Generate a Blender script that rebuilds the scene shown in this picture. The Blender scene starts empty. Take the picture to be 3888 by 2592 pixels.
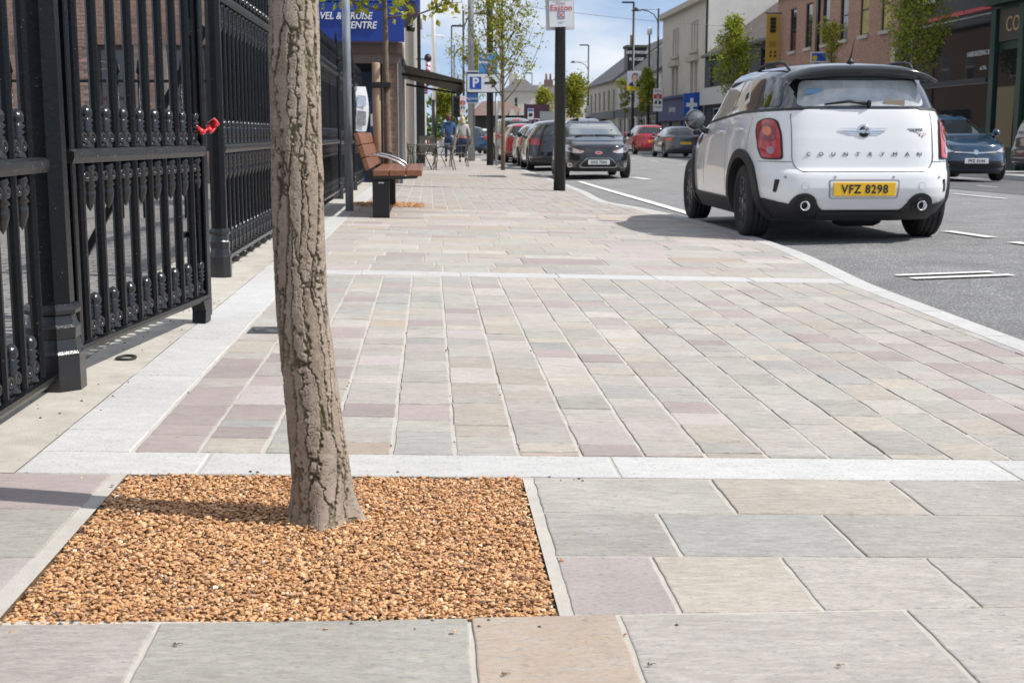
import bpy, bmesh, math, random
import numpy as np
from mathutils import Vector, Matrix
random.seed(7)
R = math.radians
D = bpy.data
SC = bpy.context.scene
COL = SC.collection

# ---------------------------------------------------------------- camera
YAW, PITCH, CAMH = 3.539, 8.919, 0.90
cam_d = D.cameras.new('camera')
cam_d.sensor_width = 36.0
cam_d.lens = 46.53
cam_d.clip_start = 0.05
cam_d.clip_end = 5000
cam_d.dof.use_dof = True
cam_d.dof.focus_distance = 4.4
cam_d.dof.aperture_fstop = 11.0
cam = D.objects.new('camera', cam_d)
cam.location = (0, 0, CAMH)
cam.rotation_euler = (R(90 - PITCH), 0, R(-YAW))
COL.objects.link(cam)
SC.camera = cam

# ---------------------------------------------------------------- light
SUN_EL = R(50)
SUN_DIR = Vector((0.975 * math.cos(SUN_EL), -0.223 * math.cos(SUN_EL), math.sin(SUN_EL)))  # towards the sun
sun_d = D.lights.new('sun', 'SUN')
sun_d.energy = 3.5
sun_d.angle = R(0.53)
sun_d.color = (1.0, 0.955, 0.885)
sun = D.objects.new('sun', sun_d)
sun.rotation_euler = SUN_DIR.to_track_quat('Z', 'Y').to_euler()
sun.location = (20, -5, 30)
COL.objects.link(sun)

world = D.worlds.new('World')
SC.world = world
world.use_nodes = True
nt = world.node_tree
for n in list(nt.nodes):
    nt.nodes.remove(n)
w_out = nt.nodes.new('ShaderNodeOutputWorld')
w_bg = nt.nodes.new('ShaderNodeBackground')
w_bg.inputs['Strength'].default_value = 0.114
w_sky = nt.nodes.new('ShaderNodeTexSky')
w_sky.sky_type = 'NISHITA'
w_sky.sun_disc = False
w_sky.sun_elevation = SUN_EL
w_sky.sun_rotation = math.atan2(SUN_DIR.x, SUN_DIR.y)
w_sky.altitude = 20
w_sky.air_density = 1.0
w_sky.dust_density = 0.4
w_sky.ozone_density = 1.6
w_tc = nt.nodes.new('ShaderNodeTexCoord')
w_map = nt.nodes.new('ShaderNodeMapping')
w_map.inputs['Scale'].default_value = (1.0, 1.0, 3.2)
w_map.inputs['Location'].default_value = (0.35, 0.1, 0.12)
w_no = nt.nodes.new('ShaderNodeTexNoise')
w_no.inputs['Scale'].default_value = 4.6
w_no.inputs['Detail'].default_value = 6
w_no.inputs['Roughness'].default_value = 0.52
w_ra = nt.nodes.new('ShaderNodeValToRGB')
w_ra.color_ramp.elements[0].position = 0.38
w_ra.color_ramp.elements[0].color = (0.16, 0.16, 0.16, 1)
w_ra.color_ramp.elements[1].position = 0.62
w_ra.color_ramp.elements[1].color = (0.92, 0.92, 0.92, 1)
w_mx = nt.nodes.new('ShaderNodeMixRGB')
w_mx.inputs['Color2'].default_value = (5.7, 5.85, 6.05, 1)
L = nt.links.new
L(w_tc.outputs['Generated'], w_map.inputs['Vector'])
L(w_map.outputs['Vector'], w_no.inputs['Vector'])
L(w_no.outputs['Fac'], w_ra.inputs['Fac'])
L(w_ra.outputs['Color'], w_mx.inputs['Fac'])
w_va = nt.nodes.new('ShaderNodeVectorMath'); w_va.operation = 'ADD'; w_va.inputs[1].default_value = (0, 0, 0.20)
w_vn = nt.nodes.new('ShaderNodeVectorMath'); w_vn.operation = 'NORMALIZE'
L(w_tc.outputs['Generated'], w_va.inputs[0]); L(w_va.outputs['Vector'], w_vn.inputs[0]); L(w_vn.outputs['Vector'], w_sky.inputs['Vector'])
L(w_sky.outputs['Color'], w_mx.inputs['Color1'])
L(w_mx.outputs['Color'], w_bg.inputs['Color'])
L(w_bg.outputs['Background'], w_out.inputs['Surface'])

SC.view_settings.view_transform = 'Standard'
SC.view_settings.look = 'None'
SC.view_settings.exposure = 0.56
SC.view_settings.gamma = 1.0
SC.view_settings.use_curve_mapping = False
SC.cycles.max_bounces = 6
SC.cycles.use_denoising = True
SC.cycles.use_adaptive_sampling = True

# ---------------------------------------------------------------- helpers
def hexc(h):
    h = h.lstrip('#')
    c = [int(h[i:i + 2], 16) / 255 for i in (0, 2, 4)]
    return tuple(v / 12.92 if v <= 0.04045 else ((v + 0.055) / 1.055) ** 2.4 for v in c)

MATS = {}
def M(name, col=(0.5, 0.5, 0.5), rough=0.6, metal=0.0, var=0.0, vscale=8.0, bump=0.0, bscale=40.0, coat=0.0,
      spec=0.5, stretch=(1, 1, 1), col2=None, obj_var=0.0, emit=None, trans=0.0, detail=5.0, rvar=0.0, attr=None,
      speck=None, sscale=400.0, samt=0.3, bdist=0.01, hue=0.0, stain=0.0):
    """procedural principled material: two-tone noise, optional speckles, bump and per-object value shift"""
    if name in MATS:
        return MATS[name]
    m = D.materials.new(name)
    m.use_nodes = True
    t = m.node_tree
    b = t.nodes['Principled BSDF']
    b.inputs['Roughness'].default_value = rough
    b.inputs['Metallic'].default_value = metal
    b.inputs['Specular IOR Level'].default_value = spec
    b.inputs['Coat Weight'].default_value = coat
    b.inputs['Coat Roughness'].default_value = 0.04
    if trans:
        b.inputs['Transmission Weight'].default_value = trans
    if emit:
        b.inputs['Emission Color'].default_value = (*emit[0], 1)
        b.inputs['Emission Strength'].default_value = emit[1]
    c4 = (*col, 1)
    b.inputs['Base Color'].default_value = c4
    need = var or bump or speck or col2 or rvar
    if need:
        tc = t.nodes.new('ShaderNodeTexCoord')
        mp = t.nodes.new('ShaderNodeMapping')
        mp.inputs['Scale'].default_value = stretch
        t.links.new(tc.outputs['Object'], mp.inputs['Vector'])
        vec = mp.outputs['Vector']
        if obj_var or True:
            oi = t.nodes.new('ShaderNodeObjectInfo')
            ml = t.nodes.new('ShaderNodeMath'); ml.operation = 'MULTIPLY'; ml.inputs[1].default_value = 37.0
            t.links.new(oi.outputs['Random'], ml.inputs[0])
            va = t.nodes.new('ShaderNodeVectorMath'); va.operation = 'ADD'
            t.links.new(vec, va.inputs[0]); t.links.new(ml.outputs[0], va.inputs[1])
            vec = va.outputs['Vector']
    last = None
    if attr:
        an = t.nodes.new('ShaderNodeAttribute'); an.attribute_name = attr
        last = an.outputs['Color']
    if var or col2:
        no = t.nodes.new('ShaderNodeTexNoise')
        no.inputs['Scale'].default_value = vscale
        no.inputs['Detail'].default_value = detail
        no.inputs['Roughness'].default_value = 0.7
        t.links.new(vec, no.inputs['Vector'])
        ra = t.nodes.new('ShaderNodeValToRGB')
        ra.color_ramp.elements[0].position = 0.32
        ra.color_ramp.elements[1].position = 0.68
        if col2 is None:
            lo = tuple(max(0, v * (1 - var)) for v in col); hi = tuple(min(1, v * (1 + var)) for v in col)
        else:
            lo, hi = col, col2
        if last is None:
            ra.color_ramp.elements[0].color = (*lo, 1); ra.color_ramp.elements[1].color = (*hi, 1)
            last = ra.outputs['Color']
        else:
            ra.color_ramp.elements[0].color = (1 - var,) * 3 + (1,); ra.color_ramp.elements[1].color = (1 + var,) * 3 + (1,)
            mm = t.nodes.new('ShaderNodeMixRGB'); mm.blend_type = 'MULTIPLY'; mm.inputs['Fac'].default_value = 1
            t.links.new(last, mm.inputs['Color1']); t.links.new(ra.outputs['Color'], mm.inputs['Color2'])
            last = mm.outputs['Color']
        t.links.new(no.outputs['Fac'], ra.inputs['Fac'])
        if rvar:
            rr = t.nodes.new('ShaderNodeMapRange')
            rr.inputs['To Min'].default_value = max(0.02, rough - rvar); rr.inputs['To Max'].default_value = min(1, rough + rvar)
            t.links.new(no.outputs['Fac'], rr.inputs['Value'])
            t.links.new(rr.outputs['Result'], b.inputs['Roughness'])
    if speck:
        n2 = t.nodes.new('ShaderNodeTexNoise')
        n2.inputs['Scale'].default_value = sscale
        n2.inputs['Detail'].default_value = 2
        t.links.new(vec, n2.inputs['Vector'])
        r2 = t.nodes.new('ShaderNodeValToRGB')
        r2.color_ramp.elements[0].position = 0.5 + 0.18 * (1 - samt); r2.color_ramp.elements[1].position = 0.62 + 0.16 * (1 - samt)
        r2.color_ramp.elements[0].color = (0, 0, 0, 1); r2.color_ramp.elements[1].color = (1, 1, 1, 1)
        t.links.new(n2.outputs['Fac'], r2.inputs['Fac'])
        mx = t.nodes.new('ShaderNodeMixRGB')
        t.links.new(r2.outputs['Color'], mx.inputs['Fac'])
        if last is None:
            mx.inputs['Color1'].default_value = c4
        else:
            t.links.new(last, mx.inputs['Color1'])
        mx.inputs['Color2'].default_value = (*speck, 1)
        last = mx.outputs['Color']
    if stain and last is not None:
        # blotchy grime and small dark spots with a shape of their own
        n3 = t.nodes.new('ShaderNodeTexNoise'); n3.inputs['Scale'].default_value = 3.2; n3.inputs['Detail'].default_value = 7; n3.inputs['Roughness'].default_value = .7
        t.links.new(tc.outputs['Object'], n3.inputs['Vector'])
        if True:
            v3 = t.nodes.new('ShaderNodeVectorMath'); v3.operation = 'ADD'; t.links.new(tc.outputs['Object'], v3.inputs[0]); t.links.new(ml.outputs[0], v3.inputs[1])
            t.links.new(v3.outputs['Vector'], n3.inputs['Vector'])
        r3 = t.nodes.new('ShaderNodeValToRGB')
        r3.color_ramp.elements[0].position = .30; r3.color_ramp.elements[0].color = (1 - stain * 1.25, 1 - stain * 1.3, 1 - stain * 1.4, 1)
        r3.color_ramp.elements[1].position = .62; r3.color_ramp.elements[1].color = (1 + stain * .3,) * 3 + (1,)
        t.links.new(n3.outputs['Fac'], r3.inputs['Fac'])
        vo = t.nodes.new('ShaderNodeTexVoronoi'); vo.inputs['Scale'].default_value = 8.5; vo.inputs['Randomness'].default_value = 1
        t.links.new(v3.outputs['Vector'], vo.inputs['Vector'])
        r4 = t.nodes.new('ShaderNodeValToRGB')
        r4.color_ramp.elements[0].position = .035; r4.color_ramp.elements[0].color = (1 - stain * 2.6,) * 3 + (1,)
        r4.color_ramp.elements[1].position = .075; r4.color_ramp.elements[1].color = (1, 1, 1, 1)
        t.links.new(vo.outputs['Distance'], r4.inputs['Fac'])
        for q_ in (r3, r4):
            m3 = t.nodes.new('ShaderNodeMixRGB'); m3.blend_type = 'MULTIPLY'; m3.inputs['Fac'].default_value = 1
            t.links.new(last, m3.inputs['Color1']); t.links.new(q_.outputs['Color'], m3.inputs['Color2']); last = m3.outputs['Color']
    if obj_var:
        oi2 = t.nodes.new('ShaderNodeObjectInfo')
        mr = t.nodes.new('ShaderNodeMapRange')
        mr.inputs['To Min'].default_value = 1 - obj_var; mr.inputs['To Max'].default_value = 1 + obj_var
        t.links.new(oi2.outputs['Random'], mr.inputs['Value'])
        hs = t.nodes.new('ShaderNodeHueSaturation')
        t.links.new(mr.outputs['Result'], hs.inputs['Value'])
        if last is None:
            hs.inputs['Color'].default_value = c4
        else:
            t.links.new(last, hs.inputs['Color'])
        last = hs.outputs['Color']
    if last is not None:
        t.links.new(last, b.inputs['Base Color'])
    if bump:
        nb = t.nodes.new('ShaderNodeTexNoise')
        nb.inputs['Scale'].default_value = bscale
        nb.inputs['Detail'].default_value = 6
        nb.inputs['Roughness'].default_value = 0.65
        t.links.new(vec, nb.inputs['Vector'])
        bp = t.nodes.new('ShaderNodeBump')
        bp.inputs['Strength'].default_value = bump
        bp.inputs['Distance'].default_value = bdist
        t.links.new(nb.outputs['Fac'], bp.inputs['Height'])
        t.links.new(bp.outputs['Normal'], b.inputs['Normal'])
    MATS[name] = m
    return m

def tag(o, label=None, cat=None, group=None, kind=None):
    if label: o['label'] = label
    if cat: o['category'] = cat
    if group: o['group'] = group
    if kind: o['kind'] = kind
    return o

def empty(name, loc=(0, 0, 0), rz=0.0, label=None, cat=None, group=None, scale=1.0):
    o = D.objects.new(name, None)
    o.empty_display_size = 0.1
    o.location = loc; o.rotation_euler = (0, 0, rz); o.scale = (scale,) * 3
    COL.objects.link(o)
    return tag(o, label, cat, group)

def add(name, me, parent=None, loc=None, rot=None, scale=None):
    o = D.objects.new(name, me)
    COL.objects.link(o)
    if parent is not None: o.parent = parent
    if loc is not None: o.location = loc
    if rot is not None: o.rotation_euler = rot
    if scale is not None: o.scale = scale
    return o

def copy_tree(o, parent=None):
    c = o.copy(); COL.objects.link(c); c.parent = parent
    for ch in list(o.children):
        copy_tree(ch, c)
    return c

class MB:
    """collects boxes, tubes, lathes, prisms into one mesh"""
    def __init__(s):
        s.v = []; s.f = []; s.mi = []; s.cur = 0; s.sm = []; s.smooth = False
    def _add(s, vs, fs, smooth=None):
        b = len(s.v); s.v.extend(tuple(p) for p in vs)
        for f in fs:
            s.f.append(tuple(i + b for i in f)); s.mi.append(s.cur); s.sm.append(s.smooth if smooth is None else smooth)
        return s
    def box(s, x0, x1, y0, y1, z0, z1, mat=None):
        vs = [(x0, y0, z0), (x1, y0, z0), (x1, y1, z0), (x0, y1, z0), (x0, y0, z1), (x1, y0, z1), (x1, y1, z1), (x0, y1, z1)]
        if mat is not None: vs = [mat @ Vector(p) for p in vs]
        return s._add(vs, [(0, 3, 2, 1), (4, 5, 6, 7), (0, 1, 5, 4), (1, 2, 6, 5), (2, 3, 7, 6), (3, 0, 4, 7)], False)
    def cbox(s, x0, x1, y0, y1, z0, z1, c=0.01, mat=None):
        """box with chamfered edges (12 corners x 2 rings)"""
        vs = []; 
        def ring(x0, x1, y0, y1, z):
            return [(x0 + c, y0, z), (x1 - c, y0, z), (x1, y0 + c, z), (x1, y1 - c, z), (x1 - c, y1, z), (x0 + c, y1, z), (x0, y1 - c, z), (x0, y0 + c, z)]
        vs += ring(x0 + c, x1 - c, y0 + c, y1 - c, z0); vs += ring(x0, x1, y0, y1, z0 + c)
        vs += ring(x0, x1, y0, y1, z1 - c); vs += ring(x0 + c, x1 - c, y0 + c, y1 - c, z1)
        fs = [tuple(range(7, -1, -1)), tuple(range(24, 32))]
        for k in range(3):
            for i in range(8):
                j = (i + 1) % 8
                fs.append((k * 8 + i, k * 8 + j, k * 8 + 8 + j, k * 8 + 8 + i))
        if mat is not None: vs = [mat @ Vector(p) for p in vs]
        return s._add(vs, fs, False)
    def tube(s, pts, r, n=8, caps=True, smooth=True, sq=False):
        pts = [Vector(p) for p in pts]
        rs = r if isinstance(r, (list, tuple)) else [r] * len(pts)
        vs = []; fs = []
        up = None
        for i, p in enumerate(pts):
            d = (pts[min(i + 1, len(pts) - 1)] - pts[max(i - 1, 0)])
            if d.length < 1e-9: d = Vector((0, 0, 1))
            d.normalize()
            if up is None:
                up = Vector((0, 1, 0)) if abs(d.y) < 0.9 else Vector((1, 0, 0))
            a = d.cross(up)
            if a.length < 1e-6: a = d.orthogonal()
            a.normalize(); b = a.cross(d).normalized(); up = b
            for k in range(n):
                t = 2 * math.pi * (k + (0.5 if sq else 0)) / n
                vs.append(p + (a * math.cos(t) + b * math.sin(t)) * rs[i])
        m = len(pts)
        for i in range(m - 1):
            for k in range(n):
                j = (k + 1) % n
                fs.append((i * n + k, i * n + j, i * n + n + j, i * n + n + k))
        if caps:
            fs.append(tuple(range(n - 1, -1, -1))); fs.append(tuple(range((m - 1) * n, m * n)))
        return s._add(vs, fs, smooth)
    def cyl(s, x, y, z0, z1, r, n=12, r1=None):
        return s.tube([(x, y, z0), (x, y, z1)], [r, r if r1 is None else r1], n)
    def lathe(s, prof, n=12, cx=0, cy=0, cz=0, axis='z', smooth=True, rot=0.0):
        vs = []; fs = []
        for (r, z) in prof:
            for k in range(n):
                t = 2 * math.pi * k / n + rot
                if axis == 'z': vs.append((cx + r * math.cos(t), cy + r * math.sin(t), cz + z))
                elif axis == 'y': vs.append((cx + r * math.cos(t), cy + z, cz + r * math.sin(t)))
                else: vs.append((cx + z, cy + r * math.cos(t), cz + r * math.sin(t)))
        m = len(prof)
        for i in range(m - 1):
            for k in range(n):
                j = (k + 1) % n
                q = (i * n + k, i * n + j, i * n + n + j, i * n + n + k)
                fs.append(q if axis != 'y' else q[::-1])
        if prof[0][0] > 1e-5: fs.append(tuple(range(n - 1, -1, -1)))
        if prof[-1][0] > 1e-5: fs.append(tuple(range((m - 1) * n, m * n)))
        return s._add(vs, fs, smooth)
    def prism(s, poly, a0, a1, axis='z'):
        """extrude a 2-D polygon along an axis: z:(x,y) y:(x,z) x:(y,z)"""
        n = len(poly); vs = []
        for a in (a0, a1):
            for (u, w) in poly:
                vs.append({'z': (u, w, a), 'y': (u, a, w), 'x': (a, u, w)}[axis])
        fs = [tuple(range(n - 1, -1, -1)), tuple(range(n, 2 * n))]
        for i in range(n):
            j = (i + 1) % n
            fs.append((i, j, n + j, n + i))
        return s._add(vs, fs, False)
    def quad(s, a, b, c, d):
        return s._add([a, b, c, d], [(0, 1, 2, 3)], False)
    def mesh(s, name, *mats, fix=True):
        me = D.meshes.new(name)
        me.from_pydata(s.v, [], s.f)
        for m in mats: me.materials.append(m)
        if len(me.polygons):
            me.polygons.foreach_set('material_index', s.mi)
            me.polygons.foreach_set('use_smooth', s.sm)
        if fix:
            bm = bmesh.new(); bm.from_mesh(me)
            bmesh.ops.recalc_face_normals(bm, faces=bm.faces)
            bm.to_mesh(me); bm.free()
        me.update()
        return me
    def build(s, name, mat, parent=None, loc=None, rot=None, fix=True):
        ms = mat if isinstance(mat, (list, tuple)) else [mat]
        return add(name, s.mesh(name, *ms, fix=fix), parent, loc, rot)

def text_mesh(name, s, size, mat, depth=0.004, align='CENTER', bold=0.0, shear=0.0, sx=1.0, space=1.0):
    c = D.curves.new(name, 'FONT')
    c.body = s; c.size = size; c.extrude = depth; c.align_x = align; c.align_y = 'CENTER'
    c.offset = bold; c.shear = shear; c.space_character = space; c.resolution_u = 3
    o = D.objects.new('tmp_text', c); COL.objects.link(o)
    dg = bpy.context.evaluated_depsgraph_get(); dg.update()
    me = D.meshes.new_from_object(o.evaluated_get(dg))
    D.objects.remove(o); D.curves.remove(c)
    if sx != 1.0:
        for v in me.vertices: v.co.x *= sx
    me.materials.clear(); me.materials.append(mat)
    me.name = name
    return me

def text(name, s, size, mat, parent, loc, rot, **k):
    return add(name, text_mesh(name, s, size, mat, **k), parent, loc, rot)
FACE_S = (R(90), 0, 0)          # lettering that faces -Y (towards the camera)
FACE_W = (R(90), 0, R(-90))     # lettering that faces -X (towards the street from the right side)
# ================================================================ levels
def base(y):
    t = min(max((y - 10) / 25, 0), 1)
    return -0.13 * t * t * (3 - 2 * t)
def zp(x, y):                       # pavement top: 2.5 % crossfall towards the road
    return base(y) - 0.025 * max(min(x, 3.4), -1.7)
def zr(x, y):                       # carriageway, cambered
    if x < 8.5: p = -0.125 + 0.018 * (max(x, 2.0) - 3)
    else: p = -0.026 - 0.018 * (min(x, 15) - 8.5)
    if x < 2.9: p -= 0.03
    return base(y) + p

KI = [(-4, 2.58), (0, 2.6), (5.7, 2.65), (7.5, 2.70), (8.5, 2.72), (9.7, 2.85), (11.2, 2.97), (13, 3.0), (15.7, 2.97), (18.3, 2.74),
      (19.6, 2.52), (21.5, 2.56), (24.2, 2.72), (28, 2.80), (36, 2.9), (42, 2.75), (46.5, 2.45), (55, 2.1), (62, 1.7)]
_ky = np.array([k[0] for k in KI], float); _kx = np.array([k[1] for k in KI], float)
_fy = np.linspace(-4, 62, 661); _fx = np.interp(_fy, _ky, _kx)
_ker = np.hanning(17); _ker /= _ker.sum()
_fx = np.convolve(np.pad(_fx, 8, mode='edge'), _ker, mode='valid')
def kerb_x(y): return float(np.interp(y, _fy, _fx))
KW = 0.17

# ================================================================ materials
C = hexc
m_asph = M('asphalt', (0.245, 0.245, 0.248), 0.9, var=0.20, vscale=1.3, bump=1.0, bscale=60, speck=(0.52, 0.51, 0.49), sscale=55, samt=0.7, bdist=0.03, stain=.12, detail=8)
m_earth = M('far_ground', (0.12, 0.12, 0.11), 0.95, var=0.2, vscale=0.3)
m_mortar = M('mortar', (0.40, 0.375, 0.335), 0.95, col2=(0.51, 0.485, 0.44), vscale=7, bump=0.6, bscale=220, bdist=0.004)
m_conc = M('concrete_strip', (0.46, 0.43, 0.375), 0.95, var=0.13, vscale=5, bump=0.6, bscale=160, bdist=0.005, speck=(0.30, 0.26, 0.2), sscale=55, samt=0.05, stain=.16)
m_gran = M('granite_white', (0.488, 0.483, 0.473), 0.8, var=0.09, vscale=14, stretch=(.7, 1.4, 1), bump=0.4, bscale=200, bdist=0.004, speck=(0.29, 0.295, 0.30), sscale=150, samt=0.62, obj_var=0.05, stain=0.06)
def stone_mat(nm, c, c2=None, sp=(0.265, 0.27, 0.275), st=(.38, 1.5, 1)):
    return M('stone_' + nm, c, 0.82, var=0.20, vscale=42, stretch=st, bump=1.0, bscale=110, bdist=0.006, speck=sp, sscale=170, samt=0.52, obj_var=0.10, col2=c2, detail=12, stain=0.10)
ST = {'grey': stone_mat('grey', (0.402, 0.374, 0.339)), 'green': stone_mat('greygreen', (0.395, 0.378, 0.336)),
      'blue': stone_mat('bluegrey', (0.368, 0.359, 0.339)), 'beige': stone_mat('beige', (0.434, 0.389, 0.334)),
      'pale': stone_mat('pale', (0.449, 0.419, 0.379)), 'purple': stone_mat('purple', (0.330, 0.268, 0.255), (0.405, 0.348, 0.33)),
      'pink': stone_mat('pink', (0.42, 0.36, 0.34), (0.45, 0.405, 0.39)), 'orange': stone_mat('orange', (0.44, 0.335, 0.25), (0.46, 0.40, 0.345)),
      'lilac': stone_mat('lilac', (0.402, 0.362, 0.333))}
ST_W = [('grey', 28), ('green', 13), ('blue', 8), ('beige', 15), ('pale', 14), ('purple', 5), ('pink', 6), ('orange', 1.0), ('lilac', 7)]
ST_WB = [('grey', 20), ('green', 10), ('blue', 6), ('beige', 14), ('pale', 14), ('purple', 8), ('pink', 10), ('orange', 5), ('lilac', 12)]
def pick(rng, W=ST_W):
    return rng.choices([w[0] for w in W], [w[1] for w in W])[0]

# ================================================================ road and base ground
b = MB()
b.quad((-1500, -60, -1.2), (1500, -60, -1.2), (1500, 2500, -1.2), (-1500, 2500, -1.2))
tag(b.build('ground', m_earth), 'dark ground stretching out to the horizon', kind='structure')
xs = [-60, -14, -8, 0, 2.0, 2.85, 2.95, 3.6, 5, 7, 8.5, 10, 12, 14, 15, 40, 90]
ys = [-5, 0, 3, 6, 8, 10, 12, 14, 16, 18, 20, 22, 24, 26, 28, 30, 32, 35, 40, 60, 100, 160, 260]
b = MB(); b.smooth = True
b._add([(x, y, zr(x, y)) for y in ys for x in xs],
       [(j * len(xs) + i, j * len(xs) + i + 1, (j + 1) * len(xs) + i + 1, (j + 1) * len(xs) + i) for j in range(len(ys) - 1) for i in range(len(xs) - 1)])
road = tag(b.build('road', m_asph), 'grey asphalt carriageway between the two rows of parked cars', kind='structure')

# ================================================================ paving
def bed(name, label, y0, y1, xl, xr, mat=None, drop=0.0032, n=None, skip=None):
    """mortar bed under a paved area; xl / xr are functions of y"""
    n = n or max(2, int((y1 - y0) / 0.5)); m = 6
    vs = []; fs = []
    for j in range(n + 1):
        y = y0 + (y1 - y0) * j / n
        a, c = xl(y), xr(y)
        for i in range(m + 1):
            x = a + (c - a) * i / m
            vs.append((x, y, zp(x, y) - drop))
    for j in range(n):
        for i in range(m):
            fs.append((j * (m + 1) + i, j * (m + 1) + i + 1, (j + 1) * (m + 1) + i + 1, (j + 1) * (m + 1) + i))
    bb = MB(); bb._add(vs, fs)
    return tag(bb.build(name, mat or m_mortar, fix=False), label, kind='structure')

def stone_data(poly, rng, seg=0, jit=0.0015, ch=0.005, th=0.03, tilt=0.0015, zf=zp):
    """verts and faces of one stone from a ccw polygon, in world space"""
    pts = []
    n = len(poly)
    for i in range(n):
        a, c = poly[i], poly[(i + 1) % n]
        k = seg + 1
        for q in range(k):
            t = q / k
            pts.append((a[0] + (c[0] - a[0]) * t + rng.uniform(-jit, jit), a[1] + (c[1] - a[1]) * t + rng.uniform(-jit, jit)))
    cx = sum(p[0] for p in pts) / len(pts); cy = sum(p[1] for p in pts) / len(pts)
    tx, ty, dz = rng.uniform(-tilt, tilt) * 4, rng.uniform(-tilt, tilt) * 4, rng.uniform(-tilt, tilt)
    N = len(pts); vs = []
    def inset(p, d):
        l = math.hypot(p[0] - cx, p[1] - cy) or 1
        return (p[0] - (p[0] - cx) / l * d * 1.3, p[1] - (p[1] - cy) / l * d * 1.3)
    for lay, d in ((-th, 0), (-ch, 0), (-ch * 0.3, ch * 0.4), (0, ch * 1.1)):
        for p in pts:
            q = inset(p, d) if d else p
            vs.append((q[0], q[1], zf(q[0], q[1]) + lay + dz + (q[0] - cx) * tx + (q[1] - cy) * ty))
    fs = []
    for k in range(3):
        for i in range(N):
            j = (i + 1) % N
            fs.append((k * N + i, k * N + j, k * N + N + j, k * N + N + i))
    fs.append(tuple(range(3 * N, 4 * N)))
    return vs, fs, (cx, cy)

def stone(name, poly, mat, parent, rng, **k):
    vs, fs, (cx, cy) = stone_data(poly, rng, **k)
    z = vs[-1][2]
    me = D.meshes.new(name)
    me.from_pydata([(v[0] - cx, v[1] - cy, v[2] - z) for v in vs], [], fs)
    me.materials.append(mat)
    return add(name, me, parent, (cx, cy, z))

def shrink(poly, g):
    cx = sum(p[0] for p in poly) / len(poly); cy = sum(p[1] for p in poly) / len(poly)
    out = []
    for x, y in poly:
        out.append((x - math.copysign(g, x - cx), y - math.copysign(g, y - cy)))
    return out

def clip_x(poly, fx):
    """clip a rectangle-like polygon at x <= fx(y) (kerb line)"""
    out = []
    n = len(poly)
    for i in range(n):
        a, c = poly[i], poly[(i + 1) % n]
        ia, ic = a[0] <= fx(a[1]), c[0] <= fx(c[1])
        if ia: out.append(a)
        if ia != ic:
            t0, t1 = 0.0, 1.0
            for _ in range(18):
                t = (t0 + t1) / 2
                p = (a[0] + (c[0] - a[0]) * t, a[1] + (c[1] - a[1]) * t)
                if (p[0] <= fx(p[1])) == ia: t0 = t
                else: t1 = t
            out.append(p)
    return out
def area(p):
    return 0.5 * sum(p[i][0] * p[(i + 1) % len(p)][1] - p[(i + 1) % len(p)][0] * p[i][1] for i in range(len(p)))

def join_stones(name, items, parent, rng, **k):
    b = MB(); mats = []; 
    for poly, mn in items:
        mt = ST[mn]
        if mt not in mats: mats.append(mt)
        b.cur = mats.index(mt)
        vs, fs, c = stone_data(poly, rng, **k)
        b._add(vs, fs, False)
    o = b.build(name, mats, parent, fix=False)
    o['kind'] = 'stuff'
    return o

PIT = (-0.800, 0.240, 2.375, 3.435)      # x0 x1 y0 y1 of the tree pit
kin = lambda y: kerb_x(y) - 0.006
rng = random.Random(11)
# ---- foreground slabs (drawn joint by joint)
fg = bed('pavement', 'large pale natural stone slabs in the foreground around the gravel tree pit', -1.0, PIT[2] - 0.002, lambda y: -2.2, lambda y: kerb_x(y))
bb = MB()
def sheet(b, x0, x1, y0, y1, drop=0.0032):
    b._add([(x, y, zp(x, y) - drop) for (x, y) in ((x0, y0), (x1, y0), (x1, y1), (x0, y1))], [(0, 1, 2, 3)])
bs = MB(); sheet(bs, PIT[1], 2.62, PIT[2] - 0.002, 3.44); sheet(bs, -2.2, PIT[0], PIT[2] - 0.002, 3.44)
bs.build('mortar_bed', m_mortar, fg, fix=False)
g = 0.0042
row_y = [3.435, 3.085, 2.745, 2.470, 2.374]
def front_line(x): return min(2.345 + (x + 0.8) * 0.055, 2.468)
def slab(x0, x1, y0, y1, mn, sk0=0.0, sk1=0.0):
    ya, yb = (front_line(x0), front_line(x1)) if y0 == 2.475 else (y0, y0)
    p = [(x0 + g, ya + g), (x1 - g, yb + g), (x1 - g + sk1, y1 - g), (x0 + g + sk0, y1 - g)]
    p = clip_x(p, kin)
    stone('paving_slab', p, ST[mn], fg, rng, seg=7, jit=0.0016, ch=0.0032, tilt=0.001)
xr0 = PIT[1] + 0.024
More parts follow.
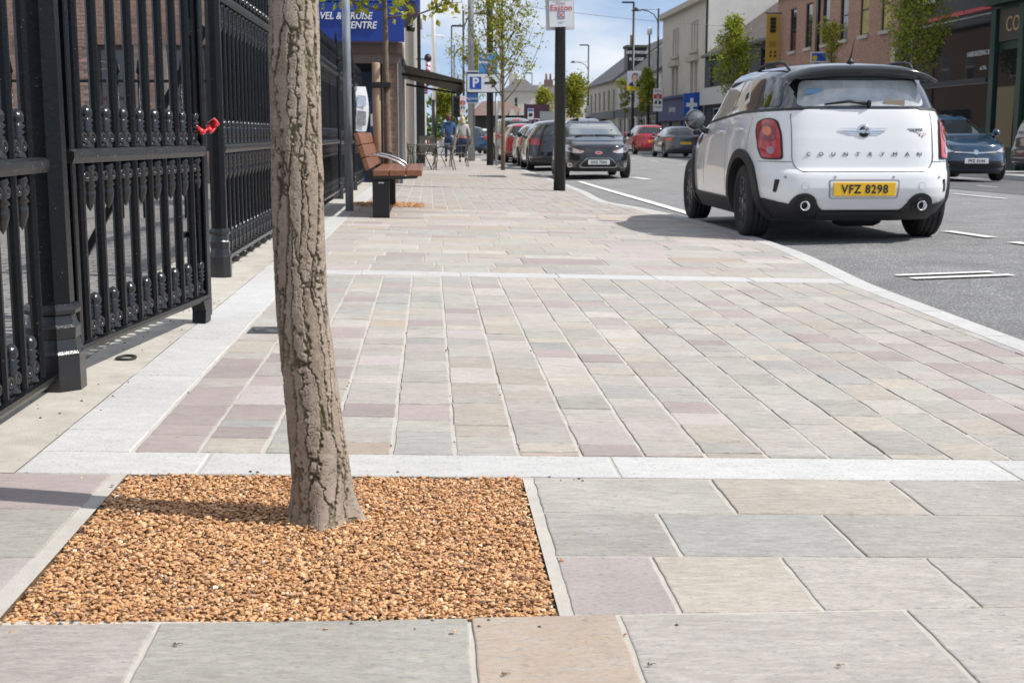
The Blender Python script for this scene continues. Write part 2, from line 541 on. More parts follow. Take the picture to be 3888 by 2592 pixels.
for xs_, y0, y1, cs in (
    ([xr0, 0.745, 1.235, 1.86, 2.7], 3.098, 3.428, ['green', 'beige', 'grey', 'pale']),
    ([xr0, 0.545, 0.955, 1.50, 2.1, 2.7], 2.765, 3.098, ['grey', 'blue', 'grey', 'pale', 'green']),
    ([xr0, 0.475, 0.760, 1.085, 1.6, 2.15, 2.7], 2.475, 2.765, ['pink', 'beige', 'pale', 'grey', 'beige', 'blue']),
    ([-1.6, -0.98, -0.505, 0.068, 0.352, 0.925, 1.5, 2.1, 2.7], 1.93, None, ['lilac', 'lilac', 'green', 'orange', 'grey', 'pale', 'blue', 'grey']),
    ([-1.6, -0.9, -0.3, 0.3, 0.8, 1.4, 2.0, 2.7], 1.50, 1.93, ['grey', 'blue', 'green', 'grey', 'beige', 'grey', 'pale']),
    ([-1.6, -1.1, -0.5, 0.1, 0.6, 1.2, 1.8, 2.7], 1.05, 1.50, ['grey', 'pink', 'green', 'beige', 'grey', 'lilac', 'pale']),
    ([-1.6, -0.8, -0.2, 0.4, 0.9, 1.5, 2.1, 2.7], 0.55, 1.05, ['grey', 'blue', 'green', 'grey', 'beige', 'grey', 'pale']),
    ([-1.6, -1.0, -0.4, 0.3, 0.8, 1.3, 2.0, 2.7], 0.0, 0.55, ['grey', 'blue', 'pale', 'grey', 'beige', 'grey', 'pale'])):
    for i, mn in enumerate(cs):
        a, c = xs_[i], xs_[i + 1]
        if y1 is None:      # the row in front of the pit tilts a little with the joint
            t0 = 2.345 + (a + 0.8) * 0.055 if a > -0.9 else 2.345
            t1 = 2.345 + (c + 0.8) * 0.055
            t0, t1 = min(t0, 2.468), min(t1, 2.468)
            p = [(a + g, y0 + g), (c - g, y0 + g), (c - g, t1 - g), (a + g, t0 - g)]
            stone('paving_slab', clip_x(p, kin), ST[mn], fg, rng, seg=7, jit=0.0016, ch=0.0032, tilt=0.001)
        else:
            slab(a, c, y0, y1, mn)
for y0, y1, cs in ((3.098, 3.428, ('purple', 'grey')), (2.735, 3.098, ('green', 'blue')), (2.40, 2.735, ('pink', 'grey'))):
    slab(-1.20, PIT[0] - 0.035, y0, y1, cs[0]); slab(-1.62, -1.20, y0, y1, cs[1])
# ---- white granite bands
band = bed('granite_band', 'white granite band crossing the pavement behind the tree pit', 3.435, 3.672, lambda y: -1.09, lambda y: kerb_x(y))
xb = [-1.09, -0.62, 0.505, 1.62, 2.7]
for a, c in zip(xb, xb[1:]):
    stone('granite_block', clip_x([(a + .003, 3.438), (c - .003, 3.438), (c - .003, 3.669), (a + .003, 3.669)], kin), m_gran, band, rng, seg=5, jit=0.001, ch=0.004, tilt=0.0006)
band2 = bed('granite_band', 'thin white granite band crossing the pavement beyond the stone setts', 8.475, 8.735, lambda y: -1.1, lambda y: kerb_x(y))
for i in range(6):
    a, c = -1.09 + i * 0.64, -1.09 + (i + 1) * 0.64
    stone('granite_block', clip_x([(a + .003, 8.478), (c - .003, 8.478), (c - .003, 8.732), (a + .003, 8.732)], kin), m_gran, band2, rng, seg=3, jit=0.001, ch=0.004, tilt=0.0006)
edge = bed('granite_edging', 'broad white granite edging strip along the foot of the railings', 3.675, 8.472, lambda y: -1.09, lambda y: -0.842)
ye = [3.675, 3.95, 4.85, 5.75, 6.65, 7.55, 8.472]
for a, c in zip(ye, ye[1:]):
    stone('granite_block', [(-1.088, a + .003), (-0.846, a + .003), (-0.846, c - .003), (-1.088, c - .003)], m_gran, edge, rng, seg=5, jit=0.001, ch=0.004, tilt=0.0006)
edge2 = bed('granite_edging', 'far white granite edging strip running on past the bench', 8.74, 27, lambda y: -1.09, lambda y: -0.88)
for i in range(20):
    a = 8.745 + i * 0.9
    stone('granite_block', [(-1.088, a + .003), (-0.884, a + .003), (-0.884, a + .897), (-1.088, a + .897)], m_gran, edge2, rng, seg=2, jit=0.001, ch=0.004, tilt=0.0006)
strip = bed('concrete_strip', 'dusty beige concrete strip under the iron railings', 3.435, 27, lambda y: -1.72 if (y < 4.75 or y > 8.0) else -1.34, lambda y: -1.09, m_conc, drop=0.001, n=94)
tag(bed('concrete_strip', 'patch of beige concrete at the left edge of the picture', -1.0, 3.435, lambda y: -2.2, lambda y: -1.62, m_conc, drop=0.001), kind='structure')
# ---- setts laid in lines away from the camera
setts = bed('pavement', 'natural stone setts laid in lines running away along the pavement', 3.672, 8.475, lambda y: -0.842, lambda y: kerb_x(y))
items = []
hand = {0: ['purple'] * 5 + ['lilac', 'purple'], 1: ['beige', 'purple', 'blue', 'purple', 'pink', 'purple', 'lilac', 'purple'], 2: ['green', 'blue', 'blue', 'beige', 'pale', 'beige', 'purple']}
for k in range(20):
    x0 = -0.838 + 0.1808 * k
    y = 3.676
    q = 0
    if k > 5 and rng.random() < 0.6: y1 = y + rng.uniform(0.03, 0.06)
    else: y1 = y + rng.uniform(0.12, 0.30)
    while y < 8.46:
        y1 = min(y1, 8.472)
        if 8.472 - y1 < 0.06: y1 = 8.472
        gx = 0.0048
        p = clip_x([(x0 + gx, y + 0.003), (x0 + 0.1808 - gx, y + 0.003), (x0 + 0.1808 - gx, y1 - 0.003), (x0 + gx, y1 - 0.003)], kin)
        mn = hand[k][q] if k in hand and q < len(hand[k]) else pick(rng)
        if len(p) > 2 and area(p) > 0.0008:
            items.append((p, mn))
        q += 1
        y = y1
        y1 = y + rng.choice((rng.uniform(0.10, 0.20), rng.uniform(0.16, 0.27), rng.uniform(0.2, 0.34)))
def seen_size(it):
    p = it[0]; cx = sum(q[0] for q in p) / len(p); cy = sum(q[1] for q in p) / len(p)
    vis = 1.0 if cx < 0.42 * cy else 0.01
    return vis * area(p) / cy ** 3
items.sort(key=seen_size, reverse=True)
for p, mn in items[:298]:
    stone('sett', p, ST[mn], setts, rng, seg=3, jit=0.0022, ch=0.0032, tilt=0.0016)
join_stones('setts', items[298:], setts, rng, seg=1, jit=0.002, ch=0.0032, tilt=0.0014)
# ---- slabs laid in courses across the pavement
cross = bed('pavement', 'stone slabs laid in courses across the pavement near the bench', 8.735, 16.40, lambda y: -0.88, lambda y: kerb_x(y))
items = []
y = 8.738
while y < 16.39:
    h = rng.choice((0.18, 0.24, 0.30, 0.42)) if y > 9 else 0.42
    y1 = min(y + h, 16.395)
    if 16.395 - y1 < 0.1: y1 = 16.395
    x = -0.88 - rng.uniform(0.0, 0.3)
    while x < 3.2:
        w = rng.uniform(0.28, 0.62)
        p = clip_x([(max(x, -0.878) + .005, y + .0045), (x + w - .005, y + .0045), (x + w - .005, y1 - .0045), (max(x, -0.878) + .005, y1 - .0045)], kin)
        if len(p) > 2 and x + w > -0.82 and area(p) > 0.002:
            items.append((p, pick(rng, ST_WB)))
        x += w
    y = y1
items.sort(key=seen_size, reverse=True)
for p, mn in items[:298]:
    stone('paving_slab', p, ST[mn], cross, rng, seg=2, jit=0.002, ch=0.0032, tilt=0.0014)
if len(items) > 298:
    join_stones('paving_slabs', items[298:], cross, rng, ch=0.0032)
# ---- far setts, too small to pick apart
far = bed('pavement', 'far stretch of stone setts leading past the cafe tables', 16.40, 62, lambda y: -0.88 if y < 27 else -0.62, lambda y: kerb_x(y), n=100)
items = []
for k in range(20):
    x0 = -0.86 + 0.1808 * k + 0.006
    y = 16.41
    while y < 30:
        l = rng.uniform(0.16, 0.40)
        p = clip_x([(x0, y + .004), (x0 + 0.168, y + .004), (x0 + 0.168, y + l - .004), (x0, y + l - .004)], kin)
        if len(p) > 2 and area(p) > 0.001: items.append((p, pick(rng, ST_WB)))
        y += l
y = 30.0
while y < 61.5:
    h = rng.uniform(0.35, 0.5); x = -0.6 - rng.uniform(0, .3)
    while x < 3.1:
        w = rng.uniform(0.35, 0.8)
        p = clip_x([(max(x, -0.6) + .006, y + .006), (x + w - .006, y + .006), (x + w - .006, y + h - .006), (max(x, -0.6) + .006, y + h - .006)], kin)
        if len(p) > 2 and area(p) > 0.002 and x + w > -0.55: items.append((p, pick(rng, ST_WB)))
        x += w
    y += h
join_stones('setts', items, far, rng, ch=0.0032)
# ---- kerb
kb = MB()
ky = np.arange(-2, 61.9, 0.5)
for i in range(len(ky) - 1):
    y0, y1 = ky[i], ky[i + 1]
    a, c = kerb_x(y0), kerb_x(y1)
    kb._add([(a, y0, zp(a, y0) - .012), (a + KW, y0, zp(a, y0) - .012), (c + KW, y1, zp(c, y1) - .012), (c, y1, zp(c, y1) - .012),
             (a + KW - .004, y0, zr(3, y0) - .05), (c + KW - .004, y1, zr(3, y1) - .05)], [(0, 1, 2, 3), (1, 4, 5, 2)])
kerb = tag(kb.build('kerb', m_mortar, fix=False), 'white granite kerb curving along the parking bay', kind='structure')
y = -1.9
while y < 61:
    L_ = 0.9
    pts = [(kerb_x(y + .004 + t * (L_ - .008)), y + .004 + t * (L_ - .008)) for t in (0, .25, .5, .75, 1)]
    n = 5; vs = []; fs = []
    zf = lambda x, yy: zp(x, yy) - 0.003
    for (x, yy) in pts:
        zt = zf(x, yy); zb = zr(3.0, yy) - 0.05
        vs += [(x + .002, yy, zt - .01), (x + .006, yy, zt), (x + KW - .028, yy, zt), (x + KW - .008, yy, zt - .008), (x + KW + .004, yy, zt - .03), (x + KW + .012, yy, zb)]
    for i in range(4):
        for j in range(5):
            fs.append((i * 6 + j, i * 6 + j + 1, (i + 1) * 6 + j + 1, (i + 1) * 6 + j))
    fs.append(tuple(range(6))); fs.append(tuple(range(29, 23, -1)))
    cx, cy, cz = pts[2][0] + .08, pts[2][1], zf(*pts[2])
    me = D.meshes.new('kerb_stone'); me.from_pydata([(v[0] - cx, v[1] - cy, v[2] - cz) for v in vs], [], [f[::-1] for f in fs]); me.materials.append(m_gran)
    add('kerb_stone', me, kerb, (cx, cy, cz))
    y += L_

# ---- far pavement on the right, with its kerb
m_rpav = M('far_pavement', (0.33, 0.325, 0.31), 0.9, var=0.2, vscale=2.5, bump=0.3, bscale=30)
b = MB()
ys2 = [20, 30, 40, 60, 100, 160]
for a, c in zip(ys2, ys2[1:]):
    for (x0, x1) in ((14.75, 18.5), (18.5, 60)):
        b._add([(x0, a, base(a) - .02), (x1, a, base(a) - .02), (x1, c, base(c) - .02), (x0, c, base(c) - .02)], [(0, 1, 2, 3)])
rp = tag(b.build('pavement', m_rpav, fix=False), 'far pavement along the shop fronts on the right', kind='structure')
b = MB()
for a, c in zip(ys2, ys2[1:]):
    b.prism([(14.58, base(a) - .2), (14.75, base(a) - .2), (14.75, base(a) - .017), (14.60, base(a) - .017)], a, c, 'y')
tag(b.build('kerb', m_gran), 'far granite kerb on the right side of the street', kind='structure')

# ================================================================ road markings
m_white = M('road_paint', (0.66, 0.66, 0.63), 0.75, var=0.16, vscale=22, bump=0.3, bscale=90, speck=(.27, .27, .27), sscale=30, samt=.22)
m_yellow = M('yellow_paint', (0.62, 0.50, 0.22), 0.8, var=0.15, vscale=20)
def marking(name, pts, label, mat=None, group=None):
    """flat painted quad laid 4 mm above the road"""
    b = MB()
    n = max(1, int(abs(pts[2][1] - pts[1][1]) / 1.0))
    for i in range(n):
        t0, t1 = i / n, (i + 1) / n
        lf = lambda t: (pts[0][0] + (pts[3][0] - pts[0][0]) * t, pts[0][1] + (pts[3][1] - pts[0][1]) * t)
        rt = lambda t: (pts[1][0] + (pts[2][0] - pts[1][0]) * t, pts[1][1] + (pts[2][1] - pts[1][1]) * t)
        q = [lf(t0), rt(t0), rt(t1), lf(t1)]
        b._add([(x, y, zr(x, y) + 0.012) for x, y in q], [(0, 1, 2, 3)])
    o = b.build(name, mat or m_white, fix=False)
    return tag(o, label, kind='structure')
# ================================================================ tree pit: soil and gravel
m_soil = M('soil', (0.20, 0.115, 0.06), 0.95, var=0.4, vscale=60, bump=1.0, bscale=150, bdist=0.01)
m_grav = M('gravel', (0.45, 0.26, 0.13), 0.5, attr='Col', var=0.18, vscale=160, bump=0.25, bscale=500, bdist=0.002, spec=0.5)
def vnoise(u, v, pu, seed):
    """value noise, periodic in u with integer period pu"""
    r = np.random.RandomState(seed); N = 1024
    tab = r.rand(N, max(pu, 1))
    ui = np.floor(u).astype(int); vi = np.floor(v).astype(int)
    fu = u - ui; fv = v - vi
    fu = fu * fu * (3 - 2 * fu); fv = fv * fv * (3 - 2 * fv)
    a = tab[vi % N, ui % pu]; b_ = tab[vi % N, (ui + 1) % pu]; c_ = tab[(vi + 1) % N, ui % pu]; d_ = tab[(vi + 1) % N, (ui + 1) % pu]
    return (a * (1 - fu) + b_ * fu) * (1 - fv) + (c_ * (1 - fu) + d_ * fu) * fv
def ico():
    t = (1 + 5 ** .5) / 2
    v = np.array([(-1, t, 0), (1, t, 0), (-1, -t, 0), (1, -t, 0), (0, -1, t), (0, 1, t), (0, -1, -t), (0, 1, -t), (t, 0, -1), (t, 0, 1), (-t, 0, -1), (-t, 0, 1)], float)
    v /= np.linalg.norm(v[0])
    f = np.array([(0, 11, 5), (0, 5, 1), (0, 1, 7), (0, 7, 10), (0, 10, 11), (1, 5, 9), (5, 11, 4), (11, 10, 2), (10, 7, 6), (7, 1, 8), (3, 9, 4), (3, 4, 2), (3, 2, 6), (3, 6, 8), (3, 8, 9), (4, 9, 5), (2, 4, 11), (6, 2, 10), (8, 6, 7), (9, 8, 1)])
    return v, f
def mesh_np(name, V, F, mat, cols=None, smooth=False):
    me = D.meshes.new(name)
    me.vertices.add(len(V)); me.vertices.foreach_set('co', np.ascontiguousarray(V, np.float32).ravel())
    k = F.shape[1]
    me.loops.add(F.size); me.loops.foreach_set('vertex_index', np.ascontiguousarray(F, np.int32).ravel())
    me.polygons.add(len(F)); me.polygons.foreach_set('loop_start', np.arange(0, F.size, k, dtype=np.int32))
    try: me.polygons.foreach_set('loop_total', np.full(len(F), k, np.int32))
    except Exception: pass
    me.polygons.foreach_set('use_smooth', np.full(len(F), smooth))
    me.update(calc_edges=True)
    if cols is not None:
        a = me.color_attributes.new('Col', 'FLOAT_COLOR', 'POINT')
        a.data.foreach_set('color', np.ascontiguousarray(np.c_[cols, np.ones(len(cols))], np.float32).ravel())
    me.materials.append(mat)
    return me
GCOL = 1.16 * np.array([(0.50, 0.27, 0.12), (0.43, 0.225, 0.10), (0.54, 0.32, 0.16), (0.33, 0.17, 0.085), (0.60, 0.40, 0.23), (0.22, 0.12, 0.07), (0.12, 0.085, 0.07), (0.66, 0.58, 0.48), (0.38, 0.24, 0.16)])
GP = np.array([.32, .22, .22, .08, .07, .035, .015, .008, .03])
def gravel(name, x0, x1, y0, y1, n, smin, smax, zfun, label, seed, hole=None, mound=0.0, cat=None, stray=0):
    r = np.random.RandomState(seed)
    iv, jf = ico()
    # jittered grid so the cover is even
    ar = (x1 - x0) * (y1 - y0); st = math.sqrt(ar / n)
    gx, gy = np.meshgrid(np.arange(x0, x1, st), np.arange(y0, y1, st))
    P = np.c_[gx.ravel(), gy.ravel()] + r.uniform(-.5, .5, (gx.size, 2)) * st * 1.3
    ex = r.uniform(0, 1, (int(n * 0.35), 2)) * (x1 - x0, y1 - y0) + (x0, y0)
    up = np.r_[np.zeros(len(P)), np.full(len(ex), smax * 0.45)]
    P = np.r_[P, ex]
    ok = (P[:, 0] > x0 + smin * .5) & (P[:, 0] < x1 - smin * .5) & (P[:, 1] > y0 + smin * .5) & (P[:, 1] < y1 - smin * .5)
    if hole: ok &= (P[:, 0] - hole[0]) ** 2 + (P[:, 1] - hole[1]) ** 2 > hole[2] ** 2
    P = P[ok]; up = up[ok]
    if stray:
        ss = np.c_[r.uniform(x0 - .12, x1 + .12, stray), r.uniform(y0 - .10, y1 + .03, stray)]
        ss = ss[(ss[:, 0] < x0 - .01) | (ss[:, 0] > x1 + .01) | (ss[:, 1] < y0 - .01)]
        P = np.r_[P, ss]; up = np.r_[up, [zp(q[0], q[1]) + .003 - zfun(q[0], q[1]) for q in ss]]
    n = len(P)
    S = r.uniform(smin, smax, (n, 1, 1)) * 0.5 * np.stack([r.uniform(.85, 1.35, n), r.uniform(.7, 1.1, n), r.uniform(.32, .58, n)], 1)[:, None, :]
    V = iv[None] * (1 + r.uniform(-.28, .28, (n, 12, 1))) * S
    # random rotation about z plus a tilt
    th = r.uniform(0, 2 * np.pi, n); ti = r.normal(0, .45, n)
    c, s = np.cos(ti)[:, None], np.sin(ti)[:, None]
    x, y, z = V[..., 0], V[..., 1] * c - V[..., 2] * s, V[..., 1] * s + V[..., 2] * c
    c, s = np.cos(th)[:, None], np.sin(th)[:, None]
    x, y = x * c - y * s, x * s + y * c
    hz = np.array([zfun(p[0], p[1]) for p in P]) + up + r.uniform(-.004, .003, n)
    hz += 0.008 * (vnoise((P[:, 0] - x0) * 6, (P[:, 1] - y0) * 6, 64, 3) - .5)
    if mound: hz += mound * np.clip(1 - np.hypot(P[:, 0] - (x0 + x1) / 2, P[:, 1] - (y0 + y1) / 2) / 0.6, 0, 1)
    V = np.stack([x + P[:, :1], y + P[:, 1:], z + hz[:, None]], 2).reshape(-1, 3)
    F = (jf[None] + (np.arange(n) * 12)[:, None, None]).reshape(-1, 3)
    ci = r.choice(len(GCOL), n, p=GP / GP.sum())
    cc = GCOL[ci] * r.uniform(.82, 1.15, (n, 1))
    cols = np.repeat(cc, 12, 0)
    return tag(add(name, mesh_np(name, V, F, m_grav, cols)), label, cat, kind='stuff')
TREE_X, TREE_Y = -0.256, 3.051
b = MB(); b.smooth = True
N = 24
b._add([(PIT[0] - .03 + (PIT[1] - PIT[0] + .06) * i / N, PIT[2] - .03 + (PIT[3] - PIT[2] + .06) * j / N, zp(0, 3) - 0.0145 + random.uniform(-.004, .004)
         - 0.025 * (PIT[0] + (PIT[1] - PIT[0]) * i / N)) for j in range(N + 1) for i in range(N + 1)],
       [(j * (N + 1) + i, j * (N + 1) + i + 1, (j + 1) * (N + 1) + i + 1, (j + 1) * (N + 1) + i) for j in range(N) for i in range(N)])
tag(b.build('soil', m_soil, fix=False), 'dark soil under the gravel of the tree pit', 'soil', kind='stuff')
gravel('gravel', PIT[0] + .004, PIT[1] - .002, PIT[2] - .028, PIT[3] - .002, 20000, .0055, .0125, lambda x, y: zp(x, y) - 0.0075 - (0.0 if y > 2.345 + (x + .8) * .055 else 0.05),
       'orange brown gravel filling the square tree pit', 5, hole=(TREE_X, TREE_Y, 0.062), cat='gravel', stray=22)

# ================================================================ hero tree trunk with real bark relief
m_bark = M('bark', (0.3, 0.25, 0.2), 0.88, attr='Col', var=0.14, vscale=55, bump=0.35, bscale=320, bdist=0.004, stretch=(1, 1, 2.2))
def worley(u, v, pu, seed, jit=0.42):
    """F1, F2 and cell hash on a lattice periodic in u"""
    r = np.random.RandomState(seed); N = 512
    jx = r.uniform(-jit, jit, (N, pu)); jy = r.uniform(-jit, jit, (N, pu)); hs = r.rand(N, pu)
    ui = np.floor(u).astype(int); vi = np.floor(v).astype(int)
    f1 = np.full(u.shape, 9.); f2 = np.full(u.shape, 9.); h = np.zeros(u.shape)
    for du in (-1, 0, 1):
        for dv in (-1, 0, 1):
            a, c = ui + du, vi + dv
            px = a + .5 + jx[c % N, a % pu]; py = c + .5 + jy[c % N, a % pu]
            d = np.hypot(u - px, v - py)
            new = d < f1
            f2 = np.where(new, f1, np.minimum(f2, d))
            h = np.where(new, hs[c % N, a % pu], h)
            f1 = np.where(new, d, f1)
    return f1, f2, h
def bark_field(th, z):
    """height (m) and colour of the bark at angle th (0..1) and height z"""
    w1 = vnoise(th * 6, z * 7, 6, 1) - .5; w2 = vnoise(th * 14, z * 26, 14, 2) - .5; w3 = vnoise(th * 44, z * 120, 44, 9) - .5
    w4 = vnoise(th * 90, z * 260, 90, 19) - .5; w5 = vnoise(th * 200, z * 500, 200, 29) - .5
    u = th * 13 + .8 * w1 + .36 * w2 + .36 * w3 + .16 * w4
    v = z * 4.2 + .5 * w2 + .22 * w3
    f1, f2, h = worley(u, v, 13, 21)
    e = f2 - f1 + .10 * w3 + .06 * w4
    fis = np.clip((e - .005) / 0.19, 0, 1); fis = fis * fis * (3 - 2 * fis)
    # finer splits inside the plates
    u2 = th * 34 + .6 * w2 + .5 * w3; v2 = z * 22 + 0.5 * w3 + .3 * w4
    g1, g2, h2 = worley(u2, v2, 34, 33)
    e2 = np.clip((g2 - g1 + .08 * w4) / 0.09, 0, 1)
    amt = np.clip((vnoise(th * 6, z * 8, 6, 5) - .45) * 3, 0, 1)
    # short level cracks across the plates
    lev = z * 120 + 1.6 * w2 + 1.4 * w3 + h * 9 + h2 * 5
    cr = np.abs(lev - np.round(lev)); cr = np.clip(cr / 0.13, 0, 1)
    gate = np.clip((vnoise(th * 34, z * 60, 34, 8) - .34) * 4, 0, 1)
    rough_ = 1.0 - .72 * fis
    hgt = 0.0045 * fis + 0.0012 * (1 - amt * (1 - e2)) - 0.0016 * (1 - cr) * gate * fis + 0.0013 * h + 0.0009 * w2 + (0.0018 * w3 + 0.0014 * w4) * rough_ + .0005 * w5
    hgt += 0.0013 * (h2 - .5) * fis
    pl = np.array([0.325, 0.268, 0.216]); pd = np.array([0.150, 0.110, 0.075]); fc = np.array([0.058, 0.042, 0.025]); moss = np.array([0.110, 0.092, 0.045])
    k = np.clip(.42 + h * .45 + (vnoise(th * 12, z * 30, 12, 12)) * .35 + w3 * .35, 0, 1)[..., None]
    col = pl * k + pd * (1 - k)
    mo = np.clip((vnoise(th * 8, z * 14, 8, 15) - .22) * 2.2, 0, 1)[..., None]
    crev = fc * (1 - mo) + moss * mo
    t = np.clip(fis * (0.45 + .55 * np.clip(e2 + (1 - amt), 0, 1)) * (1 - .70 * (1 - cr) * gate), 0, 1)[..., None]
    return hgt, crev * (1 - t) + col * t
def hero_trunk(parent):
    zs = np.r_[np.linspace(-.05, 1.34, 680), np.linspace(1.36, 3.2, 120)]
    nt_ = 380
    th = np.arange(nt_) / nt_
    T, Z = np.meshgrid(th, zs)
    hgt, col = bark_field(T, Z + 3.0)
    rz = np.interp(zs, [-.05, -.01, .015, .05, .12, .25, .5, .8, 1.2, 2, 3.2], [.106, .089, .079, .071, .0655, .0615, .0555, .0540, .0535, .049, .040])
    cx = np.interp(zs, [-.05, 0, .12, .25, .5, .8, 1.2, 2.0, 3.2], [-.250, -.254, -.262, -.274, -.296, -.3005, -.3005, -.292, -.27])
    ker = np.hanning(41); ker /= ker.sum()
    cx = np.convolve(np.pad(cx, 20, mode='edge'), ker, mode='valid'); 
    ang = 2 * np.pi * T
    # root buttresses near the ground
    low = np.clip((0.16 - Z) / 0.20, 0, 1) ** 1.6
    but = 0.5 + .5 * np.cos(ang * 4 + .6 + .8 * np.sin(ang)); 
    rad = rz[:, None] * (1 + .03 * np.sin(2 * ang + Z * 2.5) + .02 * np.sin(3 * ang - Z * 4)) + low * (but - .45) * .028 + hgt - .004
    # long bulge and knot near the top of the view
    rad += .003 * np.exp(-((Z - .80) / .05) ** 2) * np.exp(-(np.angle(np.exp(1j * (ang - 0.4))) / .9) ** 2)
    X = cx[:, None] + rad * np.cos(ang); Y = TREE_Y + rad * np.sin(ang)
    V = np.stack([X, Y, Z], 2).reshape(-1, 3)
    i = np.arange(nt_); j = np.arange(len(zs) - 1)
    I, J = np.meshgrid(i, j)
    I2 = (I + 1) % nt_
    F = np.stack([J * nt_ + I, J * nt_ + I2, (J + 1) * nt_ + I2, (J + 1) * nt_ + I], 2).reshape(-1, 4)
    V[:, 0] -= TREE_X; V[:, 1] -= TREE_Y
    return add('trunk', mesh_np('trunk', V, F, m_bark, col.reshape(-1, 3), smooth=True), parent)

def leaf_material(name, c, t=0.4):
    m = D.materials.new(name); m.use_nodes = True; T = m.node_tree
    for n_ in list(T.nodes): T.nodes.remove(n_)
    o = T.nodes.new('ShaderNodeOutputMaterial'); mx = T.nodes.new('ShaderNodeMixShader'); mx.inputs[0].default_value = t
    d = T.nodes.new('ShaderNodeBsdfDiffuse'); tr = T.nodes.new('ShaderNodeBsdfTranslucent')
    a = T.nodes.new('ShaderNodeAttribute'); a.attribute_name = 'Col'
    mu = T.nodes.new('ShaderNodeMixRGB'); mu.blend_type = 'MULTIPLY'; mu.inputs[0].default_value = 1; mu.inputs[2].default_value = (*c, 1)
    T.links.new(a.outputs['Color'], mu.inputs[1])
    T.links.new(mu.outputs[0], d.inputs['Color']); T.links.new(mu.outputs[0], tr.inputs['Color'])
    T.links.new(d.outputs[0], mx.inputs[1]); T.links.new(tr.outputs[0], mx.inputs[2]); T.links.new(mx.outputs[0], o.inputs['Surface'])
    return m
LEAF = {'spring': leaf_material('leaf_spring', (0.36, 0.37, 0.045)), 'mid': leaf_material('leaf_mid', (0.29, 0.33, 0.05)), 'dark': leaf_material('leaf_dark', (0.085, 0.125, 0.03)),
        'olive': leaf_material('leaf_olive', (0.30, 0.31, 0.05))}
m_twig = M('twig_bark', (0.14, 0.105, 0.075), 0.9, var=0.3, vscale=20, bump=0.4, bscale=60)
def leaves(name, pts, size, mat, parent, r, droop=0.0):
    """one small bent leaf (two triangles folded along the rib) at each point"""
    pts = np.asarray(pts); n = len(pts)
    a = r.normal(size=(n, 3)); a /= np.linalg.norm(a, axis=1)[:, None]
    a[:, 2] -= droop; a /= np.linalg.norm(a, axis=1)[:, None]
    q = np.cross(a, r.normal(size=(n, 3))); q /= np.linalg.norm(q, axis=1)[:, None]
    nn = np.cross(a, q)
    s = (size * r.uniform(.6, 1.3, n))[:, None]
    p0 = pts; p1 = pts + a * s * .55 + q * s * .36 + nn * s * .1; p2 = pts + a * s * 1.1; p3 = pts + a * s * .5 - q * s * .36 + nn * s * .1
    V = np.stack([p0, p1, p2, p3], 1).reshape(-1, 3)
    F = (np.array([[0, 1, 2], [0, 2, 3]])[None] + (np.arange(n) * 4)[:, None, None]).reshape(-1, 3)
    br = np.clip(r.normal(1, .22, (n, 1)), .5, 1.6) * np.array([1, 1, 1]) * (1 + r.normal(0, .08, (n, 3)))
    return add(name, mesh_np(name, V, F, mat, np.repeat(br, 4, 0)), parent)
def tree(label, x, y, z, h, h0, rad, nl, seed, leaf='mid', lsize=0.07, trunk_r=0.05, group=None, upright=0.55, nb=26, name='street_tree', shape='cone', spread=0.16, twigs=5, cat='tree'):
    r = np.random.RandomState(seed)
    t = empty(name, (x, y, z), 0, label, cat, group)
    b = MB()
    pts = []; k = 10
    wob = r.normal(0, .012 * h / 5, (k + 1, 2)).cumsum(0) * .6; wob[0] = 0
    for i in range(k + 1):
        pts.append((wob[i, 0], wob[i, 1], h * .97 * i / k))
    b.tube(pts, [trunk_r * (1 - .88 * i / k) + .004 for i in range(k + 1)], 8)
    tr = b.build('trunk', m_twig, t, fix=False)
    bb = MB(); P = []
    for i in range(nb):
        f = (i + .5) / nb
        z0 = h0 + (h * .93 - h0) * f ** .9
        if shape == 'cone': ln = rad * (1.15 - f) * 1.1
        elif shape == 'egg': ln = rad * (0.35 + math.sin(math.pi * min(1, f * .9 + .12)) * .8)
        else: ln = rad * (1 - abs(f - .35))
        ln *= r.uniform(.6, 1.2)
        az = i * 2.4 + r.uniform(-.4, .4)
        u = upright * r.uniform(.7, 1.3)
        ii = z0 / (h * .97) * k; i0 = min(int(ii), k - 1); ft = ii - i0
        sx = wob[i0, 0] * (1 - ft) + wob[i0 + 1, 0] * ft; sy = wob[i0, 1] * (1 - ft) + wob[i0 + 1, 1] * ft
        L_ = []
        for q in range(6):
            s = q / 5
            L_.append(np.array((sx + math.cos(az) * ln * (s - .12 * s * s), sy + math.sin(az) * ln * (s - .12 * s * s), z0 + ln * u * (s + .5 * s * s) )) + r.normal(0, .02 * ln * s, 3))
        bb.tube(L_, [trunk_r * .30 * (1 - f * .6) * (1 - .85 * q / 5) + .002 for q in range(6)], 5)
        for w in range(twigs):
            s = r.uniform(.25, 1); q = min(int(s * 5), 4); p = L_[q] * (1 - (s * 5 - q)) + L_[q + 1] * (s * 5 - q)
            d = r.normal(0, 1, 3); d[2] = abs(d[2]) * .8 + .2; d /= np.linalg.norm(d)
            tl = ln * .42 * r.uniform(.5, 1.1)
            e = p + d * tl
            bb.tube([p, (p + e) / 2 + r.normal(0, .03 * tl, 3), e], [.004 + trunk_r * .05, .004, .002], 4, caps=False)
            P.append((p, e))
        P.append((L_[2], L_[5]))
    bb.build('branches', m_twig, tr, fix=False)
    P = np.array(P)
    ci = r.randint(0, len(P), nl); s = r.uniform(.1, 1.05, nl)[:, None]
    pts = P[ci, 0] * (1 - s) + P[ci, 1] * s + r.normal(0, spread * rad, (nl, 3)) * (.4 + .6 * s)
    leaves('crown', pts, lsize, LEAF[leaf], t, r, droop=.2)
    return t
